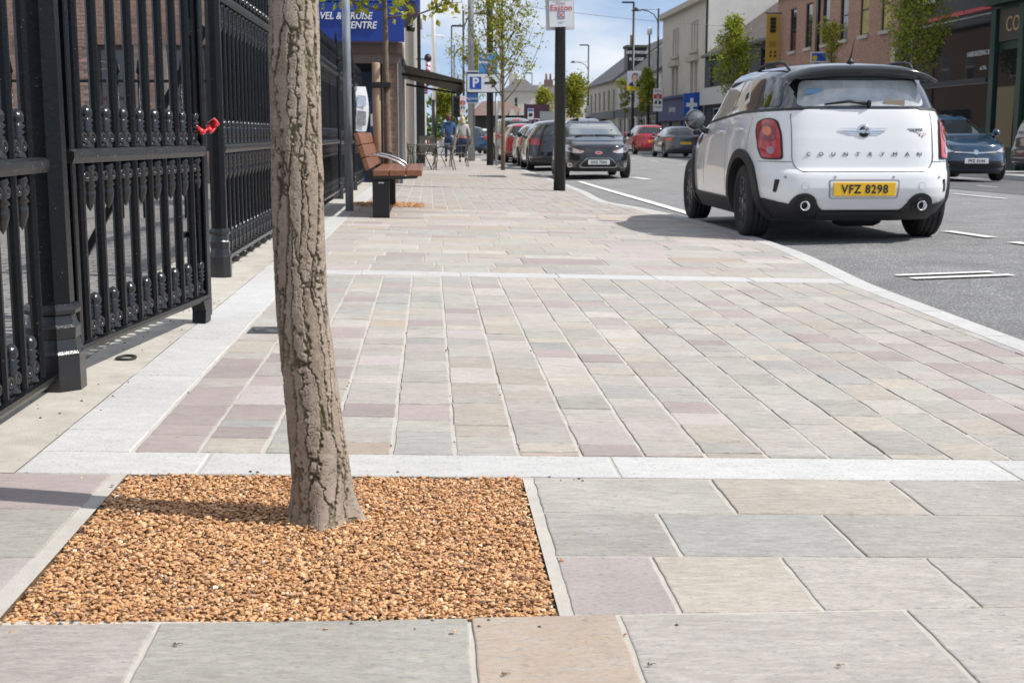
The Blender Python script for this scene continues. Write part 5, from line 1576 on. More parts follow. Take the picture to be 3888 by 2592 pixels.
# covers
def cover(name, label, x, y, w, l, bars, cat):
    t = empty(name, (x, y, zp(x, y)), 0, label, cat)
    b = MB(); b.box(-w / 2, w / 2, -l / 2, l / 2, -.02, .0045); b.build('frame', m_grating, t)
    return t
t = cover('manhole_cover', 'small square iron cover with round lid beside the tree trunk', -.745, 5.99, .15, .19, 0, 'cover')
b = MB(); b.lathe([(0, 0.0075), (.025, .0075), (.026, .005), (.045, .005), (.046, .008), (.062, .008), (.064, .004)], 28); b.build('lid', m_grating, t)
t = cover('drain_grating', 'dark iron drain cover set in the far pavement', 1.44, 33.6, .95, 1.0, 0, 'grating')
for i in range(9):
    b = MB(); b.box(-.45 + i * .1, -.39 + i * .1, -.46, .46, .004, .012); b.build('grating_bar', m_grating, t)

# galvanised pole
p0 = Vector((-.934, 15.57, zp(-.934, 15.57)))
t = empty('sign_pole', p0, 0, 'tall galvanised grey pole standing by the bench', 'pole')
b = MB(); b.cyl(0, 0, -.05, 4.2, .047, 16); b.build('shaft', m_galv, t)
b = MB(); b.lathe([(.05, 4.2), (.05, 4.215), (.0, 4.235)], 14); b.build('cap', m_black, t)

# bench
t = empty('park_bench', (-.40, 14.28, zp(-.4, 15)), 0, 'brown timber bench with steel armrests on black pedestal legs', 'bench')
for i in range(3):
    b = MB(); x0 = -.205 + i * .177; b.cbox(x0, x0 + .170, 0, 3.0, .452, .520, .008); b.build('seat_slat', m_wood, t)
for i in range(3):
    mt = Matrix.Translation((-.225, 0, .525)) @ Matrix.Rotation(R(-17), 4, 'Y')
    b = MB(); b.cbox(-.062, .0, 0, 3.0, .004 + i * .138, .134 + i * .138, .008, mat=mt); b.build('back_slat', m_wood, t)
for yy in (.10, 2.72):
    b = MB(); b.cbox(-.215, -.035, yy, yy + .10, 0, .405, .006); b.build('leg', m_benchleg, t)
    b = MB(); b.prism([(-.23, .405), (.26, .425), (.28, .449), (-.20, .449), (-.36, .93), (-.405, .93), (-.27, .43)], yy, yy + .06, 'y'); b.build('bracket', m_benchleg, t)
b = MB(); b.cbox(-.205, .26, -.002, .012, .43, .448, .003); b.build('edge_strip', m_benchleg, t)
for yy in (.25, 1.45):
    b = MB(); b.tube([(-.265, yy, .66), (-.16, yy, .672), (-.06, yy, .65), (.05, yy, .605), (.12, yy, .56), (.135, yy, .535), (.135, yy, .515)], .0125, 8); b.build('armrest', m_steel, t)
b = MB(); b.box(-.15, -.09, .098, .0995, .375, .388); b.build('maker_plate', m_sign_w, t)

# staked tree by the bench
gravel('gravel', -.99, -.06, 16.75, 17.75, 1700, .018, .034, lambda x, y: zp(x, y) - .004, 'orange gravel round the staked tree beyond the bench', 8, mound=.03, cat='gravel')
ts = tree('slender staked tree with fresh yellow green leaves beyond the bench', -.53, 17.25, zp(-.5, 17) - .02, 4.6, 2.30, 1.05, 3000, 31, 'spring', .095, .052, upright=.20, nb=22, spread=.11, twigs=5)
t = empty('tree_stake', (-.665, 17.2, zp(-.6, 17) - .02), 0, 'round wooden stake strapped to the tree beyond the bench', 'stake')
b = MB(); b.lathe([(.052, 0), (.052, 1.80), (.046, 1.815), (0, 1.82)], 14)
b.build('stake_post', M('stake_wood', (0.36, 0.255, 0.165), .85, var=.2, vscale=9, stretch=(3, 3, .4), bump=.3, bscale=40), t)
for z in (.62, 1.50):
    b = MB(); b.cbox(-.06, .19, -.06, .06, z, z + .075, .01); b.build('strap', m_black, t)

# poster tied to the railings
c = at(835, 251, 23.2)
t = empty('tied_poster', (-1.18, 23.2, c.z - .38), R(14), 'white poster tied to the far end of the railings', 'poster')
b = MB(); n = 8
for i in range(n):
    a0, a1 = i / n, (i + 1) / n
    f = lambda s: (.05 * math.sin(3.1 * s))
    b._add([(-.115 + f(a0), -.02 * math.sin(3 * a0), a0 * .76), (.105 + f(a0), .03 - .02 * math.sin(3 * a0), a0 * .76), (.105 + f(a1), .03 - .02 * math.sin(3 * a1), a1 * .76), (-.115 + f(a1), -.02 * math.sin(3 * a1), a1 * .76)], [(0, 1, 2, 3)])
b.build('sheet', m_sign_w, t, fix=False)
b = MB(); b.prism(rpoly([(-.055, .10), (.09, .10), (.10, .34), (-.055, .36)], .02), -.022, -.018, 'y'); b.build('printed_photo', M('print_grey', (.22, .23, .25), .6, var=.4, vscale=25), t)
b = MB(); b.prism(rpoly([(-.055, .42), (.10, .42), (.105, .60), (-.05, .62)], .03), -.026, -.02, 'y'); b.build('printed_panel', M('print_pale_blue', (.42, .48, .58), .6, var=.3, vscale=20), t)

# ---------------------------------------------------------------- poster boards
def board(t, name, x0, x1, z0, z1, y, mat, th=.012, r=.0, face=-1):
    b = MB()
    pl = [(x0, z0), (x1, z0), (x1, z1), (x0, z1)]
    if r: pl = rpoly(pl, r, 4)
    b.prism(pl, y, y + th, 'y')
    return b.build(name, mat, t)
def portrait(t, cx, z0, w, h, y, hair=(.06, .05, .045)):
    """printed head and shoulders, laid in thin layers on the board"""
    b = MB(); b.prism(rpoly([(cx - w * .5, z0), (cx + w * .5, z0), (cx + w * .46, z0 + h * .26), (cx + w * .14, z0 + h * .38), (cx - w * .14, z0 + h * .38), (cx - w * .46, z0 + h * .26)], w * .08), y - .003, y, 'y'); b.build('printed_suit', m_suit, t)
    b = MB(); b.prism([(cx - w * .09, z0), (cx + w * .09, z0), (cx + w * .13, z0 + h * .36), (cx - w * .13, z0 + h * .36)], y - .005, y - .001, 'y'); b.build('printed_shirt', m_sign_w, t)
    b = MB(); b.prism(circle(cx, z0 + h * .66, w * .245, 18, h * .33), y - .005, y - .001, 'y'); b.build('printed_hair', M('printed_hair_%0.2f' % hair[0], hair, .7), t)
    b = MB(); b.prism(circle(cx, z0 + h * .60, w * .215, 18, h * .28), y - .007, y - .003, 'y'); b.build('printed_face', m_skin, t)
    b = MB(); b.prism(rpoly([(cx - w * .09, z0 + h * .46), (cx + w * .09, z0 + h * .46), (cx + w * .10, z0 + h * .49), (cx - w * .10, z0 + h * .49)], .01, 2), y - .009, y - .006, 'y'); b.build('printed_smile', m_sign_w, t)
def lamp_post(label, x, y, z, h, r0=.11, r1=.07, heads=(), mat=None, name='lamp_post', group=None, base_h=1.6):
    t = empty(name, (x, y, z), 0, label, 'lamp post', group)
    b = MB(); b.lathe([(r0, -.05), (r0, base_h * .9), (r0 * .92, base_h), (r1 * 1.0, base_h * 1.05), (r1 * .72, h)] if base_h < 2.5 else [(r0, -.05), (r1, h)], 14); b.build('column', mat or m_black, t)
    for (kind, hz, dx) in heads:
        if kind == 'flat':
            b = MB(); b.cbox(min(0, dx), max(0, dx), -.14, .14, hz - .06, hz + .06, .03); b.build('lantern', m_black, t)
        else:
            sg = 1 if dx > 0 else -1
            pts = [(0, 0, hz - 1.0), (dx * .06, 0, hz - .62), (dx * .22, 0, hz - .25), (dx * .5, 0, hz - .05), (dx * .8, 0, hz + .02)]
            b = MB(); b.tube(pts, .035, 6); b.build('bracket', m_black, t)
            b = MB(); b.tube([(0, 0, hz + .03), (dx * .8, 0, hz + .04)], .014, 5); b.build('tie_rod', m_black, t)
            b = MB(); b.lathe([(.05, .16), (.10, .10), (.30, -.02), (.33, -.06), (.0, -.06)], 14, dx, 0, hz); b.build('lantern', m_black, t)
    return t
# near black lamp post with the election board
P1 = Vector((2.388, 24.44, zp(2.388, 24.44)))
lp = lamp_post('thick black lamp post standing near the kerb with an election board', P1.x, P1.y, P1.z, 8.5, .112, .062, base_h=9)
def election(label, cx, cz, w, h, y, hang=0.0, rot=0.0, full=True, name='election_board'):
    t = empty(name, (cx, y, cz), 0, label, 'board'); t.rotation_euler = (0, R(rot), 0)
    board(t, 'panel', -w / 2, w / 2, -h / 2, h / 2, 0, m_sign_w)
    return t
zc = at(1291, 62, 24.30); zt = 4.05
e = empty('election_board', (2.395, 24.30, zc.z), 0, 'white election board with red lettering tied to the black lamp post', 'board'); e.rotation_euler = (0, R(-1.5), 0)
board(e, 'panel', -.215, .215, 0, 1.25, 0, m_sign_w)
board(e, 'back_panel', -.26, .26, -.045, 1.20, .22, m_sign_w)
board(e, 'dark_band', -.205, .205, .475, 1.20, -.005, m_suit, .004)
board(e, 'pink_mark', -.12, .03, .480, .53, -.010, m_lampdark, .004)
text('lettering', 'Alex', .100, m_sign_pk, e, (-.01, -.004, .420), FACE_S, depth=.002)
text('lettering', 'Easton', .150, m_sign_r, e, (.0, -.004, .330), FACE_S, depth=.002)
for (x0, x1, z0, z1) in ((-.065, .060, .142, .150), (-.065, .060, .262, .270), (-.065, -.057, .150, .262), (.052, .060, .150, .262)):
    board(e, 'ballot_box', x0, x1, z0, z1, -.005, M('ink_blue', (.05, .06, .25), .5), .004)
for s in (1, -1):
    b = MB(); b.tube([(-.0025 - .04 * s, -.005, .165), (-.0025 + .04 * s, -.005, .248)], .007, 4); b.build('ballot_cross', m_sign_r, e)
b = MB(); b.tube([(-.05, -.003, .085), (0, -.003, .078), (.05, -.003, .092)], .005, 4); b.build('small_print', M('ink_grey', (.25, .25, .28), .5), e)

# parking sign
S0 = at(1111, 191, 45.4)
ps = empty('parking_sign', (2.28, 45.5, zp(2.28, 45.5)), 0, 'white parking direction sign with blue P and black arrow', 'sign')
zz = S0.z - zp(2.28, 45.5); cx = S0.x - 2.28
b = MB(); b.cyl(0, 0, -.05, zz + .3, .042, 12); b.build('pole', m_galv, ps)
board(ps, 'border', cx - .585, cx + .585, zz - .33, zz + .33, -.07, m_sign_k, .015, .08)
board(ps, 'panel', cx - .555, cx + .555, zz - .30, zz + .30, -.078, m_sign_w, .012, .06)
board(ps, 'blue_square', cx - .47, cx - .08, zz - .205, zz + .205, -.083, m_sign_b, .006)
text('letter', 'P', .44, m_sign_w, ps, (cx - .275, -.085, zz + .0), FACE_S, depth=.003, bold=.012)
b = MB(); b.prism([(cx + .03, zz - .035), (cx + .30, zz - .035), (cx + .24, zz - .14), (cx + .33, zz - .14), (cx + .46, zz), (cx + .33, zz + .14), (cx + .24, zz + .14), (cx + .30, zz + .035), (cx + .03, zz + .035)], -.084, -.08, 'y'); b.build('arrow', m_sign_k, ps)
# second black lamp post with a blue poster
z2 = zp(2.09, 45.9)
lamp_post('slimmer black lamp post behind the parking sign', 2.09, 46.0, z2, 9.0, .125, .09, base_h=9)
B0 = at(1121, 148, 45.8)
e = empty('election_board', (B0.x, 45.85, B0.z), 0, 'blue election poster on the lamp post above the parking sign', 'board')
board(e, 'panel', -.33, .33, -.37, .37, 0, m_sign_w); board(e, 'blue_field', -.31, .31, -.35, .35, -.004, m_sky_b, .004)
board(e, 'white_band', -.31, .31, .03, .10, -.008, m_sign_w, .004)
text('lettering', 'Vote', .17, m_sign_w, e, (-.14, -.008, .24), FACE_S, depth=.002, bold=.004)
b = MB(); b.prism(circle(.10, -.16, .11, 16, .16), -.010, -.006, 'y'); b.build('printed_face', m_skin, e)
# grey column with a blue banner sign
z3 = zp(1.66, 52.7)
lamp_post('tall pale grey steel column at the end of the pavement', 1.66, 52.8, z3, 11, .145, .09, mat=m_galv, base_h=20)
A0, A1 = at(1072, 237, 52.5), at(1098, 163, 52.5)
e = empty('banner_sign', ((A0.x + A1.x) / 2, 52.55, A0.z), 0, 'white and blue banner sign fixed to the pale grey column', 'sign')
wv, hv = (A1.x - A0.x) / 2 + .03, A1.z - A0.z
board(e, 'panel', -wv, wv, 0, hv, 0, m_sign_w)
board(e, 'top_field', -wv + .03, wv - .03, hv - .26, hv - .04, -.005, M('navy_print', (.02, .03, .14), .5), .004)
board(e, 'dark_field', -wv + .03, wv - .03, .36, .62, -.005, m_suit, .004)
board(e, 'blue_field', -wv + .03, wv - .03, .03, .36, -.005, M('banner_blue', (.03, .10, .34), .5), .004)
text('lettering', 'Agnew', .14, m_sign_w, e, (-.05, -.008, .18), FACE_S, depth=.002)
b = MB(); b.prism(circle(.17, .17, .04, 10), -.010, -.006, 'y'); b.build('green_mark', M('green_print', (.12, .5, .08), .5), e)
# traffic signals and posters near the junction
def signal(label, px, py, Y, h=2.6, n=3):
    p = at(px, py, Y); g = base(Y) - .02
    t = empty('traffic_signal', (p.x, Y, g), 0, label, 'traffic light')
    b = MB(); b.cyl(0, 0, 0, p.z - g + .5, .055, 10); b.build('pole', m_black, t)
    b = MB(); b.cbox(-.19, .19, -.12, .02, p.z - g - .5, p.z - g + .5, .04); hd = b.build('signal_head', m_black, t)
    for k in range(3):
        b = MB(); b.lathe([(.10, 0), (.11, -.12), (.10, -.12), (.095, -.02), (0, -.02)], 12, 0, -.12, p.z - g + .30 - k * .3, axis='y'); b.build('lamp_hood', m_black, hd)
    return t, p, g
signal('black traffic signal on the left beyond the pedestrians', 1049, 245, 64)
t, p, g_ = signal('traffic signal with a glowing red lamp across the street', 1474, 240, 100)
b = MB(); b.lathe([(0, 0), (.12, 0)], 14, 0, -.16, p.z - g_ + .30, axis='y')
b.build('red_lamp', M('lit_red', (.6, .02, .02), .4, emit=((1.0, .08, .04), 2.0)), t)
def poster(label, px0, px1, py0, py1, Y, style, name='election_board'):
    a, c = at(px0, py1, Y), at(px1, py0, Y)
    t = empty(name, ((a.x + c.x) / 2, Y, a.z), 0, label, 'board')
    w, h = (c.x - a.x) / 2, c.z - a.z
    board(t, 'panel', -w, w, 0, h, 0, m_sign_w, .02)
    if style == 'man':
        board(t, 'print_ground', -w * .95, w * .95, h * .2, h * .97, -.006, M('pale_print', (.50, .50, .58), .6), .004)
        portrait(t, 0, h * .2, w * 1.5, h * .72, -.012)
        b = MB(); b.prism([(-w, 0), (w * .6, 0), (w, h * .10), (w * .3, h * .20), (-w, h * .26)], -.035, -.028, 'y'); b.build('yellow_band', m_sign_y, t)
    elif style == 'flag':
        board(t, 'red_print', -w * .9, w * .9, h * .55, h * .75, -.006, m_sign_r, .004)
        portrait(t, 0, h * .32, w * 1.5, h * .48, -.012)
        text('lettering', 'Vote', w * .8, m_sign_r, t, (0, -.02, h * .9), FACE_S, depth=.004)
        text('lettering', 'Easton', w * .55, m_sign_r, t, (0, -.02, h * .2), FACE_S, depth=.004)
    return t
poster('white poster with a portrait beside the banner sign on the left', 1057, 1069, 221, 265, 60, 'flag')
lamp_post('black pole carrying the portrait poster on the left', at(1063, 300, 60.1).x, 60.1, zp(1.2, 60), 2.6, .06, .05, name='sign_pole', base_h=9)

# lamp posts along the street
GL = 'black street lamps down the street'
def lamp_at(label, px, ptop, Y, heads, r=.09, z=None):
    p = at(px, ptop, Y); g = base(Y) - .03
    h = p.z - g
    return lamp_post(label, p.x, Y, g, h, r, r * .75, [(k, h + dz, dx) for k, dz, dx in heads], group=GL)
lamp_at('black street lamp with a bracket arm behind the sparse tree on the left', 1064, 24, 70, [('arm', -.15, 1.0)])
lamp_at('thin black street lamp with a flat lantern far left of the street', 1037, 60, 92, [('flat', 0, .8)], .08)
lamp_at('short black street lamp with a bracket arm furthest on the left', 1043, 103, 112, [('arm', -.15, 1.6)], .09)
lamp_at('tall black street lamp with a flat lantern on the right, portrait poster on it', 1456, 6, 106, [('flat', 0, -.95)], .16)
lamp_at('black street lamp with a bracket arm and shade before the pharmacy', 1513, 20, 86, [('arm', -.10, -1.45)], .11)
lamp_at('distant black street lamp with two lanterns right of the black post', 1352, 104, 140, [('flat', 0, -.95), ('arm', -1.75, -1.6)], .13)
lamp_at('tiny distant street lamp in front of the cream gabled house', 1222, 168, 175, [('flat', 0, -.9)], .10)
m_ = at(1492, 72, 96); t = empty('camera_mast', (m_.x, 96, base(96)), 0, 'slim mast with a pale camera dome above the roofs on the right', 'mast')
b = MB(); b.cyl(0, 0, 0, m_.z - base(96), .10, 10, .06); b.build('mast_pole', m_black, t)
b = MB(); b.lathe([(0, -.3), (.16, -.25), (.2, 0), (.12, .25), (0, .3)], 12, 0, 0, m_.z - base(96)); b.build('camera_dome', m_sign_w, t)
poster('grey portrait poster with a yellow band on the right hand lamp', 1440, 1476, 164, 209, 105.5, 'man')
poster('white poster with a small portrait on the lamp before the pharmacy', 1500, 1522, 204, 256, 85.5, 'flag')
poster('pair of narrow white boards on the distant lamp right of the black post', 1345, 1357, 243, 268, 139, '')
# tall white column and barber pole by the cafe
W0 = at(997, 240, 62); g = zp(0, 60)
t = empty('white_column', (W0.x, 62, g), 0, 'tall white camera column with a black lower part beyond the cafe', 'column')
b = MB(); b.cyl(0, 0, 0, W0.z - g + .2, .115, 14); b.build('black_sleeve', m_black, t)
b = MB(); b.cyl(0, 0, W0.z - g + .2, 9.5, .105, 14, .085); b.build('white_shaft', M('white_column_paint', (.74, .74, .73), .45), t)
c0 = at(997, 82, 62).z - g
b = MB(); b.tube([(-.45, 0, c0), (.45, 0, c0)], .03, 6); b.build('cross_arm', m_sign_w, t)
for s in (-1, 1):
    b = MB(); b.cbox(s * .42 - .05, s * .42 + .05, -.12, .10, c0 - .12, c0 + .02, .02); b.build('camera', m_sign_w, t)
q = at(983, 163, 50)
t = empty('barber_pole', (q.x, 50, q.z), 0, 'red and white striped barber pole with a black domed top', 'barber pole')
n, hgt, rr = 16, .72, .088
m_stripe = D.materials.new('barber_stripes'); m_stripe.use_nodes = True
T = m_stripe.node_tree; B = T.nodes['Principled BSDF']; B.inputs['Roughness'].default_value = .25
tc = T.nodes.new('ShaderNodeTexCoord'); sx = T.nodes.new('ShaderNodeSeparateXYZ'); T.links.new(tc.outputs['Object'], sx.inputs[0])
at2 = T.nodes.new('ShaderNodeMath'); at2.operation = 'ARCTAN2'; T.links.new(sx.outputs['Y'], at2.inputs[0]); T.links.new(sx.outputs['X'], at2.inputs[1])
ml = T.nodes.new('ShaderNodeMath'); ml.operation = 'MULTIPLY'; ml.inputs[1].default_value = 1 / (2 * math.pi); T.links.new(at2.outputs[0], ml.inputs[0])
mz = T.nodes.new('ShaderNodeMath'); mz.operation = 'MULTIPLY_ADD'; mz.inputs[1].default_value = 5.5; T.links.new(sx.outputs['Z'], mz.inputs[0]); T.links.new(ml.outputs[0], mz.inputs[2])
fr = T.nodes.new('ShaderNodeMath'); fr.operation = 'FRACT'; T.links.new(mz.outputs[0], fr.inputs[0])
gt = T.nodes.new('ShaderNodeMath'); gt.operation = 'GREATER_THAN'; gt.inputs[1].default_value = .55; T.links.new(fr.outputs[0], gt.inputs[0])
mxs = T.nodes.new('ShaderNodeMixRGB'); mxs.inputs[1].default_value = (.7, .7, .7, 1); mxs.inputs[2].default_value = (.5, .02, .03, 1); T.links.new(gt.outputs[0], mxs.inputs[0]); T.links.new(mxs.outputs[0], B.inputs['Base Color'])
b = MB(); b.cyl(0, 0, -.36, .36, rr, 18); b.build('striped_cylinder', m_stripe, t)
b = MB(); b.smooth = True; b.lathe([(.10, .36), (.135, .38), (.135, .44), (.12, .53), (.07, .60), (0, .62)], 16); b.build('top_dome', m_black, t)
b = MB(); b.smooth = True; b.lathe([(0, -.56), (.08, -.52), (.12, -.42), (.10, -.36)], 16); b.build('bottom_dome', m_black, t)
b = MB(); b.tube([(0, 0, .42), (-.45, 0, .42)], .02, 6); b.build('bracket', m_black, t)

# overhead wire
a, c = at(1185, 12, 60), at(2100, 60, 75)
b = MB(); b.tube([a.lerp(c, k / 12) - Vector((0, 0, .5 * (1 - (2 * k / 12 - 1) ** 2))) for k in range(13)], .010, 4)
tag(b.build('overhead_wire', M('wire', (.12, .12, .13), .6)), 'thin overhead wire sagging across the street', 'wire')

# ---------------------------------------------------------------- trees along the street
tree('sparse young tree in pale leaf behind the parking sign', 2.196, 39.96, zp(2.2, 40) - .02, 6.6, 1.9, 1.30, 4600, 51, 'olive', .085, .062, upright=.95, nb=36, spread=.11, twigs=6)
tree('thin sparse tree left of the parking sign', at(1088, 300, 54).x, 54, zp(1.5, 54), 4.9, 2.0, .95, 2200, 52, 'olive', .085, .045, upright=1.1, nb=18, spread=.12)
def rtree(label, px, Y, ptop, pbot, radpx, n, seed, leaf, ls=.13, **k):
    top, bot = at(px, ptop, Y), at(px, pbot, Y); g = base(Y) - .02
    return tree(label, top.x, Y, g, top.z - g, bot.z - g, radpx * Y / 3040, n, seed, leaf, ls, .065, **k)
rtree('dense leafy street tree before the black shop front on the right', 2115, 41, -70, 190, 92, 6200, 61, 'mid', .085, shape='egg', nb=40, upright=.7, spread=.14, twigs=7)
rtree('small yellow green tree before the brick building', 1915, 50, 40, 150, 30, 1100, 62, 'spring', .09, shape='egg', nb=20, upright=.8, spread=.15)
rtree('full street tree before the dark grey building', 1690, 66, 28, 240, 55, 5000, 63, 'mid', .12, shape='cone', nb=40, upright=.8, spread=.15, twigs=6)
rtree('small dark green tree beside the pharmacy', 1489, 92, 155, 268, 30, 2600, 64, 'mid', .15, shape='cone', nb=28, upright=.9, spread=.16)
rtree('sparse thin tree before the cream shops', 1437, 108, 178, 262, 18, 500, 67, 'olive', .18, shape='egg', nb=18, upright=.9)
rtree('broad yellow green tree right of the black lamp post', 1318, 125, 176, 272, 34, 3000, 65, 'olive', .24, shape='egg', nb=30, upright=.5, spread=.22)
rtree('dark green tree beyond the cafe awning', 1018, 105, 205, 268, 24, 3200, 66, 'mid', .24, shape='egg', nb=26, upright=.4, spread=.24)
rtree('low reddish hedge tree by the purple wall', 1250, 122, 205, 275, 22, 1600, 68, 'olive', .22, shape='egg', nb=22, upright=.6, spread=.24)
# ================================================================ buildings
m_slate = M('slate', (0.10, 0.098, 0.10), .75, var=.3, vscale=2.5, stretch=(1, 1, 6), bump=.4, bscale=7)
m_brown_roof = M('brown_tiles', (0.17, 0.115, 0.095), .85, var=.25, vscale=3, bump=.3, bscale=8)
m_cream = M('cream_render', (0.56, 0.52, 0.44), .9, var=.08, vscale=1.2, bump=.15, bscale=30)
m_creamdk = M('cream_trim', (0.47, 0.43, 0.355), .9, var=.1, vscale=2)
m_offwhite = M('white_render', (0.66, 0.65, 0.60), .9, var=.07, vscale=1)
m_beige = M('beige_render', (0.40, 0.355, 0.30), .92, var=.10, vscale=2.5, stretch=(3, 3, .6), bump=.2, bscale=40)
m_greywall = M('slate_grey_paint', (0.045, 0.052, 0.066), .8, var=.15, vscale=1.5)
m_darkshop = M('dark_green_grey', (0.020, 0.027, 0.032), .6, var=.15, vscale=2)
m_green = M('shop_green', (0.008, 0.035, 0.027), .4, var=.15, vscale=3)
m_bluep = M('pharmacy_blue', (0.050, 0.068, 0.175), .55, var=.1, vscale=3)
m_pane = M('window_pane', (0.022, 0.027, 0.032), .04, spec=.9, var=.5, vscale=.9)
m_paneb = M('boarded_window', (0.19, 0.165, 0.13), .8, var=.2, vscale=2)
m_paney = M('yellow_blind', (0.42, 0.36, 0.12), .7, var=.3, vscale=2.2)
m_wood_w = M('white_frame', (0.62, 0.62, 0.60), .5)
m_frame_d = M('dark_frame', (0.035, 0.03, 0.03), .5)
m_brick_r = brick_mat('street_brick', (0.33, 0.170, 0.115), (0.43, 0.24, 0.165), (0.34, 0.28, 0.23), ax='YZ')
m_shopglass = M('shop_glass', (0.012, 0.015, 0.017), .03, spec=.25)

def facade(t, X, y0, y1, z0, z1, mat, wins, out=-1, depth=.14, name='wall', axis='x'):
    """wall sheet with real openings; wins = (ya, yb, za, zb). axis x: faces -X/+X at x = X; axis y: faces -Y at y = X with y0..y1 as x range"""
    us = sorted(set([y0, y1] + [v for w in wins for v in w[:2]])); vs_ = sorted(set([z0, z1] + [v for w in wins for v in w[2:4]]))
    b = MB()
    P = (lambda u, v, d=0: (X - out * d, u, v)) if axis == 'x' else (lambda u, v, d=0: (u, X - out * d, v))
    for i in range(len(us) - 1):
        for j in range(len(vs_) - 1):
            cu, cv = (us[i] + us[i + 1]) / 2, (vs_[j] + vs_[j + 1]) / 2
            if any(w[0] < cu < w[1] and w[2] < cv < w[3] for w in wins): continue
            b._add([P(us[i], vs_[j]), P(us[i + 1], vs_[j]), P(us[i + 1], vs_[j + 1]), P(us[i], vs_[j + 1])], [(0, 1, 2, 3)])
    for (a, c, e, f) in [w[:4] for w in wins]:
        for q in (((a, e), (c, e)), ((c, e), (c, f)), ((c, f), (a, f)), ((a, f), (a, e))):
            b._add([P(*q[0]), P(*q[1]), P(*q[1], depth), P(*q[0], depth)], [(0, 1, 2, 3)])
    return b.build(name, mat, t, fix=False)
def window(t, X, ya, yb, za, zb, out=-1, depth=.12, pane=None, frame=None, bars=(0, 1), sill=None, fw=.06, axis='x', name='window'):
    """frame (part) with its pane, and a sill"""
    def bx(b, u0, u1, v0, v1, d0, d1):
        a, c = sorted((X - out * d0, X - out * d1))
        if axis == 'x': b.box(a, c, u0, u1, v0, v1)
        else: b.box(u0, u1, a, c, v0, v1)
    b = MB()
    bx(b, ya, ya + fw, za, zb, depth - .05, depth); bx(b, yb - fw, yb, za, zb, depth - .05, depth)
    bx(b, ya + fw, yb - fw, za, za + fw, depth - .05, depth); bx(b, ya + fw, yb - fw, zb - fw, zb, depth - .05, depth)
    for k in range(bars[0]):
        u = ya + (yb - ya) * (k + 1) / (bars[0] + 1); bx(b, u - fw * .4, u + fw * .4, za + fw, zb - fw, depth - .045, depth)
    for k in range(bars[1]):
        v = za + (zb - za) * (k + 1) / (bars[1] + 1); bx(b, ya + fw, yb - fw, v - fw * .4, v + fw * .4, depth - .04, depth)
    w = b.build(name, frame or m_frame_d, t)
    b = MB(); bx(b, ya, yb, za, zb, depth - .012, depth + .02); b.build('pane', pane or m_pane, w)
    if sill:
        b = MB(); bx(b, ya - .08, yb + .08, za - .14, za - .004, -.09, depth - .055); b.build('sill', sill, w)
    return w
def block(t, name, x0, x1, y0, y1, z0, z1, mat):
    b = MB(); b.box(x0, x1, y0, y1, z0, z1); return b.build(name, mat, t)
def gable_roof(t, x0, x1, y0, y1, ze, zr_, mat, over=.2, name='roof', axis='y', th=.12):
    """ridge along y, slopes to x0 and x1"""
    xm = (x0 + x1) / 2; b = MB()
    s = (zr_ - ze) / (xm - x0)
    for (xa, xb_) in ((x0 - over, xm), (x1 + over, xm)):
        za = ze - over * s
        b._add([(xa, y0, za), (xa, y1, za), (xb_, y1, zr_), (xb_, y0, zr_), (xa, y0, za + th), (xa, y1, za + th), (xb_, y1, zr_ + th), (xb_, y0, zr_ + th)],
               [(0, 1, 2, 3), (4, 5, 6, 7), (0, 4, 7, 3), (1, 5, 6, 2), (0, 1, 5, 4)])
    return b.build(name, mat, t)
def gable_end(t, x0, x1, y, ze, zr_, mat, name='gable', th=.25):
    b = MB(); b.prism([(x0, ze), (x1, ze), ((x0 + x1) / 2, zr_)], y, y + th, 'y'); return b.build(name, mat, t)
G0 = -.16
XF = 17.0
# ---------------------------------------------------------------- brick and travel shop on the left
YB = 27.0
m_brk = M('brown_brick', (0.27, 0.175, 0.135), .9, var=.25, vscale=14, bump=.4, bscale=60, obj_var=.22)
m_brkm = M('brick_mortar', (0.24, 0.20, 0.17), .95, var=.2, vscale=10)
tv = empty('travel_shop', (-2, YB, G0), 0, 'brown brick shop building with a blue fascia sign behind the railings', 'building')
tv.location = (0, 0, 0)
wins = [(-6.56, -5.78, .55, 2.62), (-5.15, -4.35, .55, 2.62), (-9.2, -8.4, .55, 2.62), (-3.55, -2.85, .55, 2.62)]
wl = facade(tv, YB, -14, -2.35, -.4, 7.5, m_brkm, wins, axis='y', depth=.2)
rngb = random.Random(3)
BR = {}
cand = []
zc_ = -.35; rowi = 0
while zc_ < 4.2:
    x = -9.6 + (.1175 if rowi % 2 else 0)
    while x < -2.4:
        a, c = x + .005, x + .230
        if not any(a < w[1] and c > w[0] and zc_ < w[3] and zc_ + .07 > w[2] for w in wins):
            cand.append((a, c, zc_))
        x += .235
    zc_ += .075; rowi += 1
cand.sort(key=lambda q: abs(q[2] - 2.35) + .18 * abs(q[0] + 5.2))
bmh = MB(); bmh.cbox(0, .225, -.008, .012, 0, .066, .003); BRM = bmh.mesh('brick', m_brk)
for (a, c, z) in cand[:298]:
    add('brick', BRM, wl, (a, YB - .004 + rngb.uniform(-.002, .002), z))
bj = MB()
for (a, c, z) in cand[298:]:
    bj.box(a, c, YB - .011 + rngb.uniform(-.002, .002), YB + .01, z, z + .066)
bj.build('bricks', m_brk, wl)['kind'] = 'stuff'
for w in wins[:4]:
    window(tv, YB, *w, axis='y', depth=.18, frame=M('brown_frame', (.05, .03, .028), .5), bars=(0, 1), fw=.09)
    blk = MB(); nb_ = int((w[1] - w[0] + .3) / .075)
    for k in range(nb_):
        blk.box(w[0] - .15 + k * .075 + .004, w[0] - .15 + k * .075 + .070, YB - .018, YB + .01, w[3] + .004, w[3] + .215)
    blk.build('soldier_course', m_brk, tv)['kind'] = 'stuff'
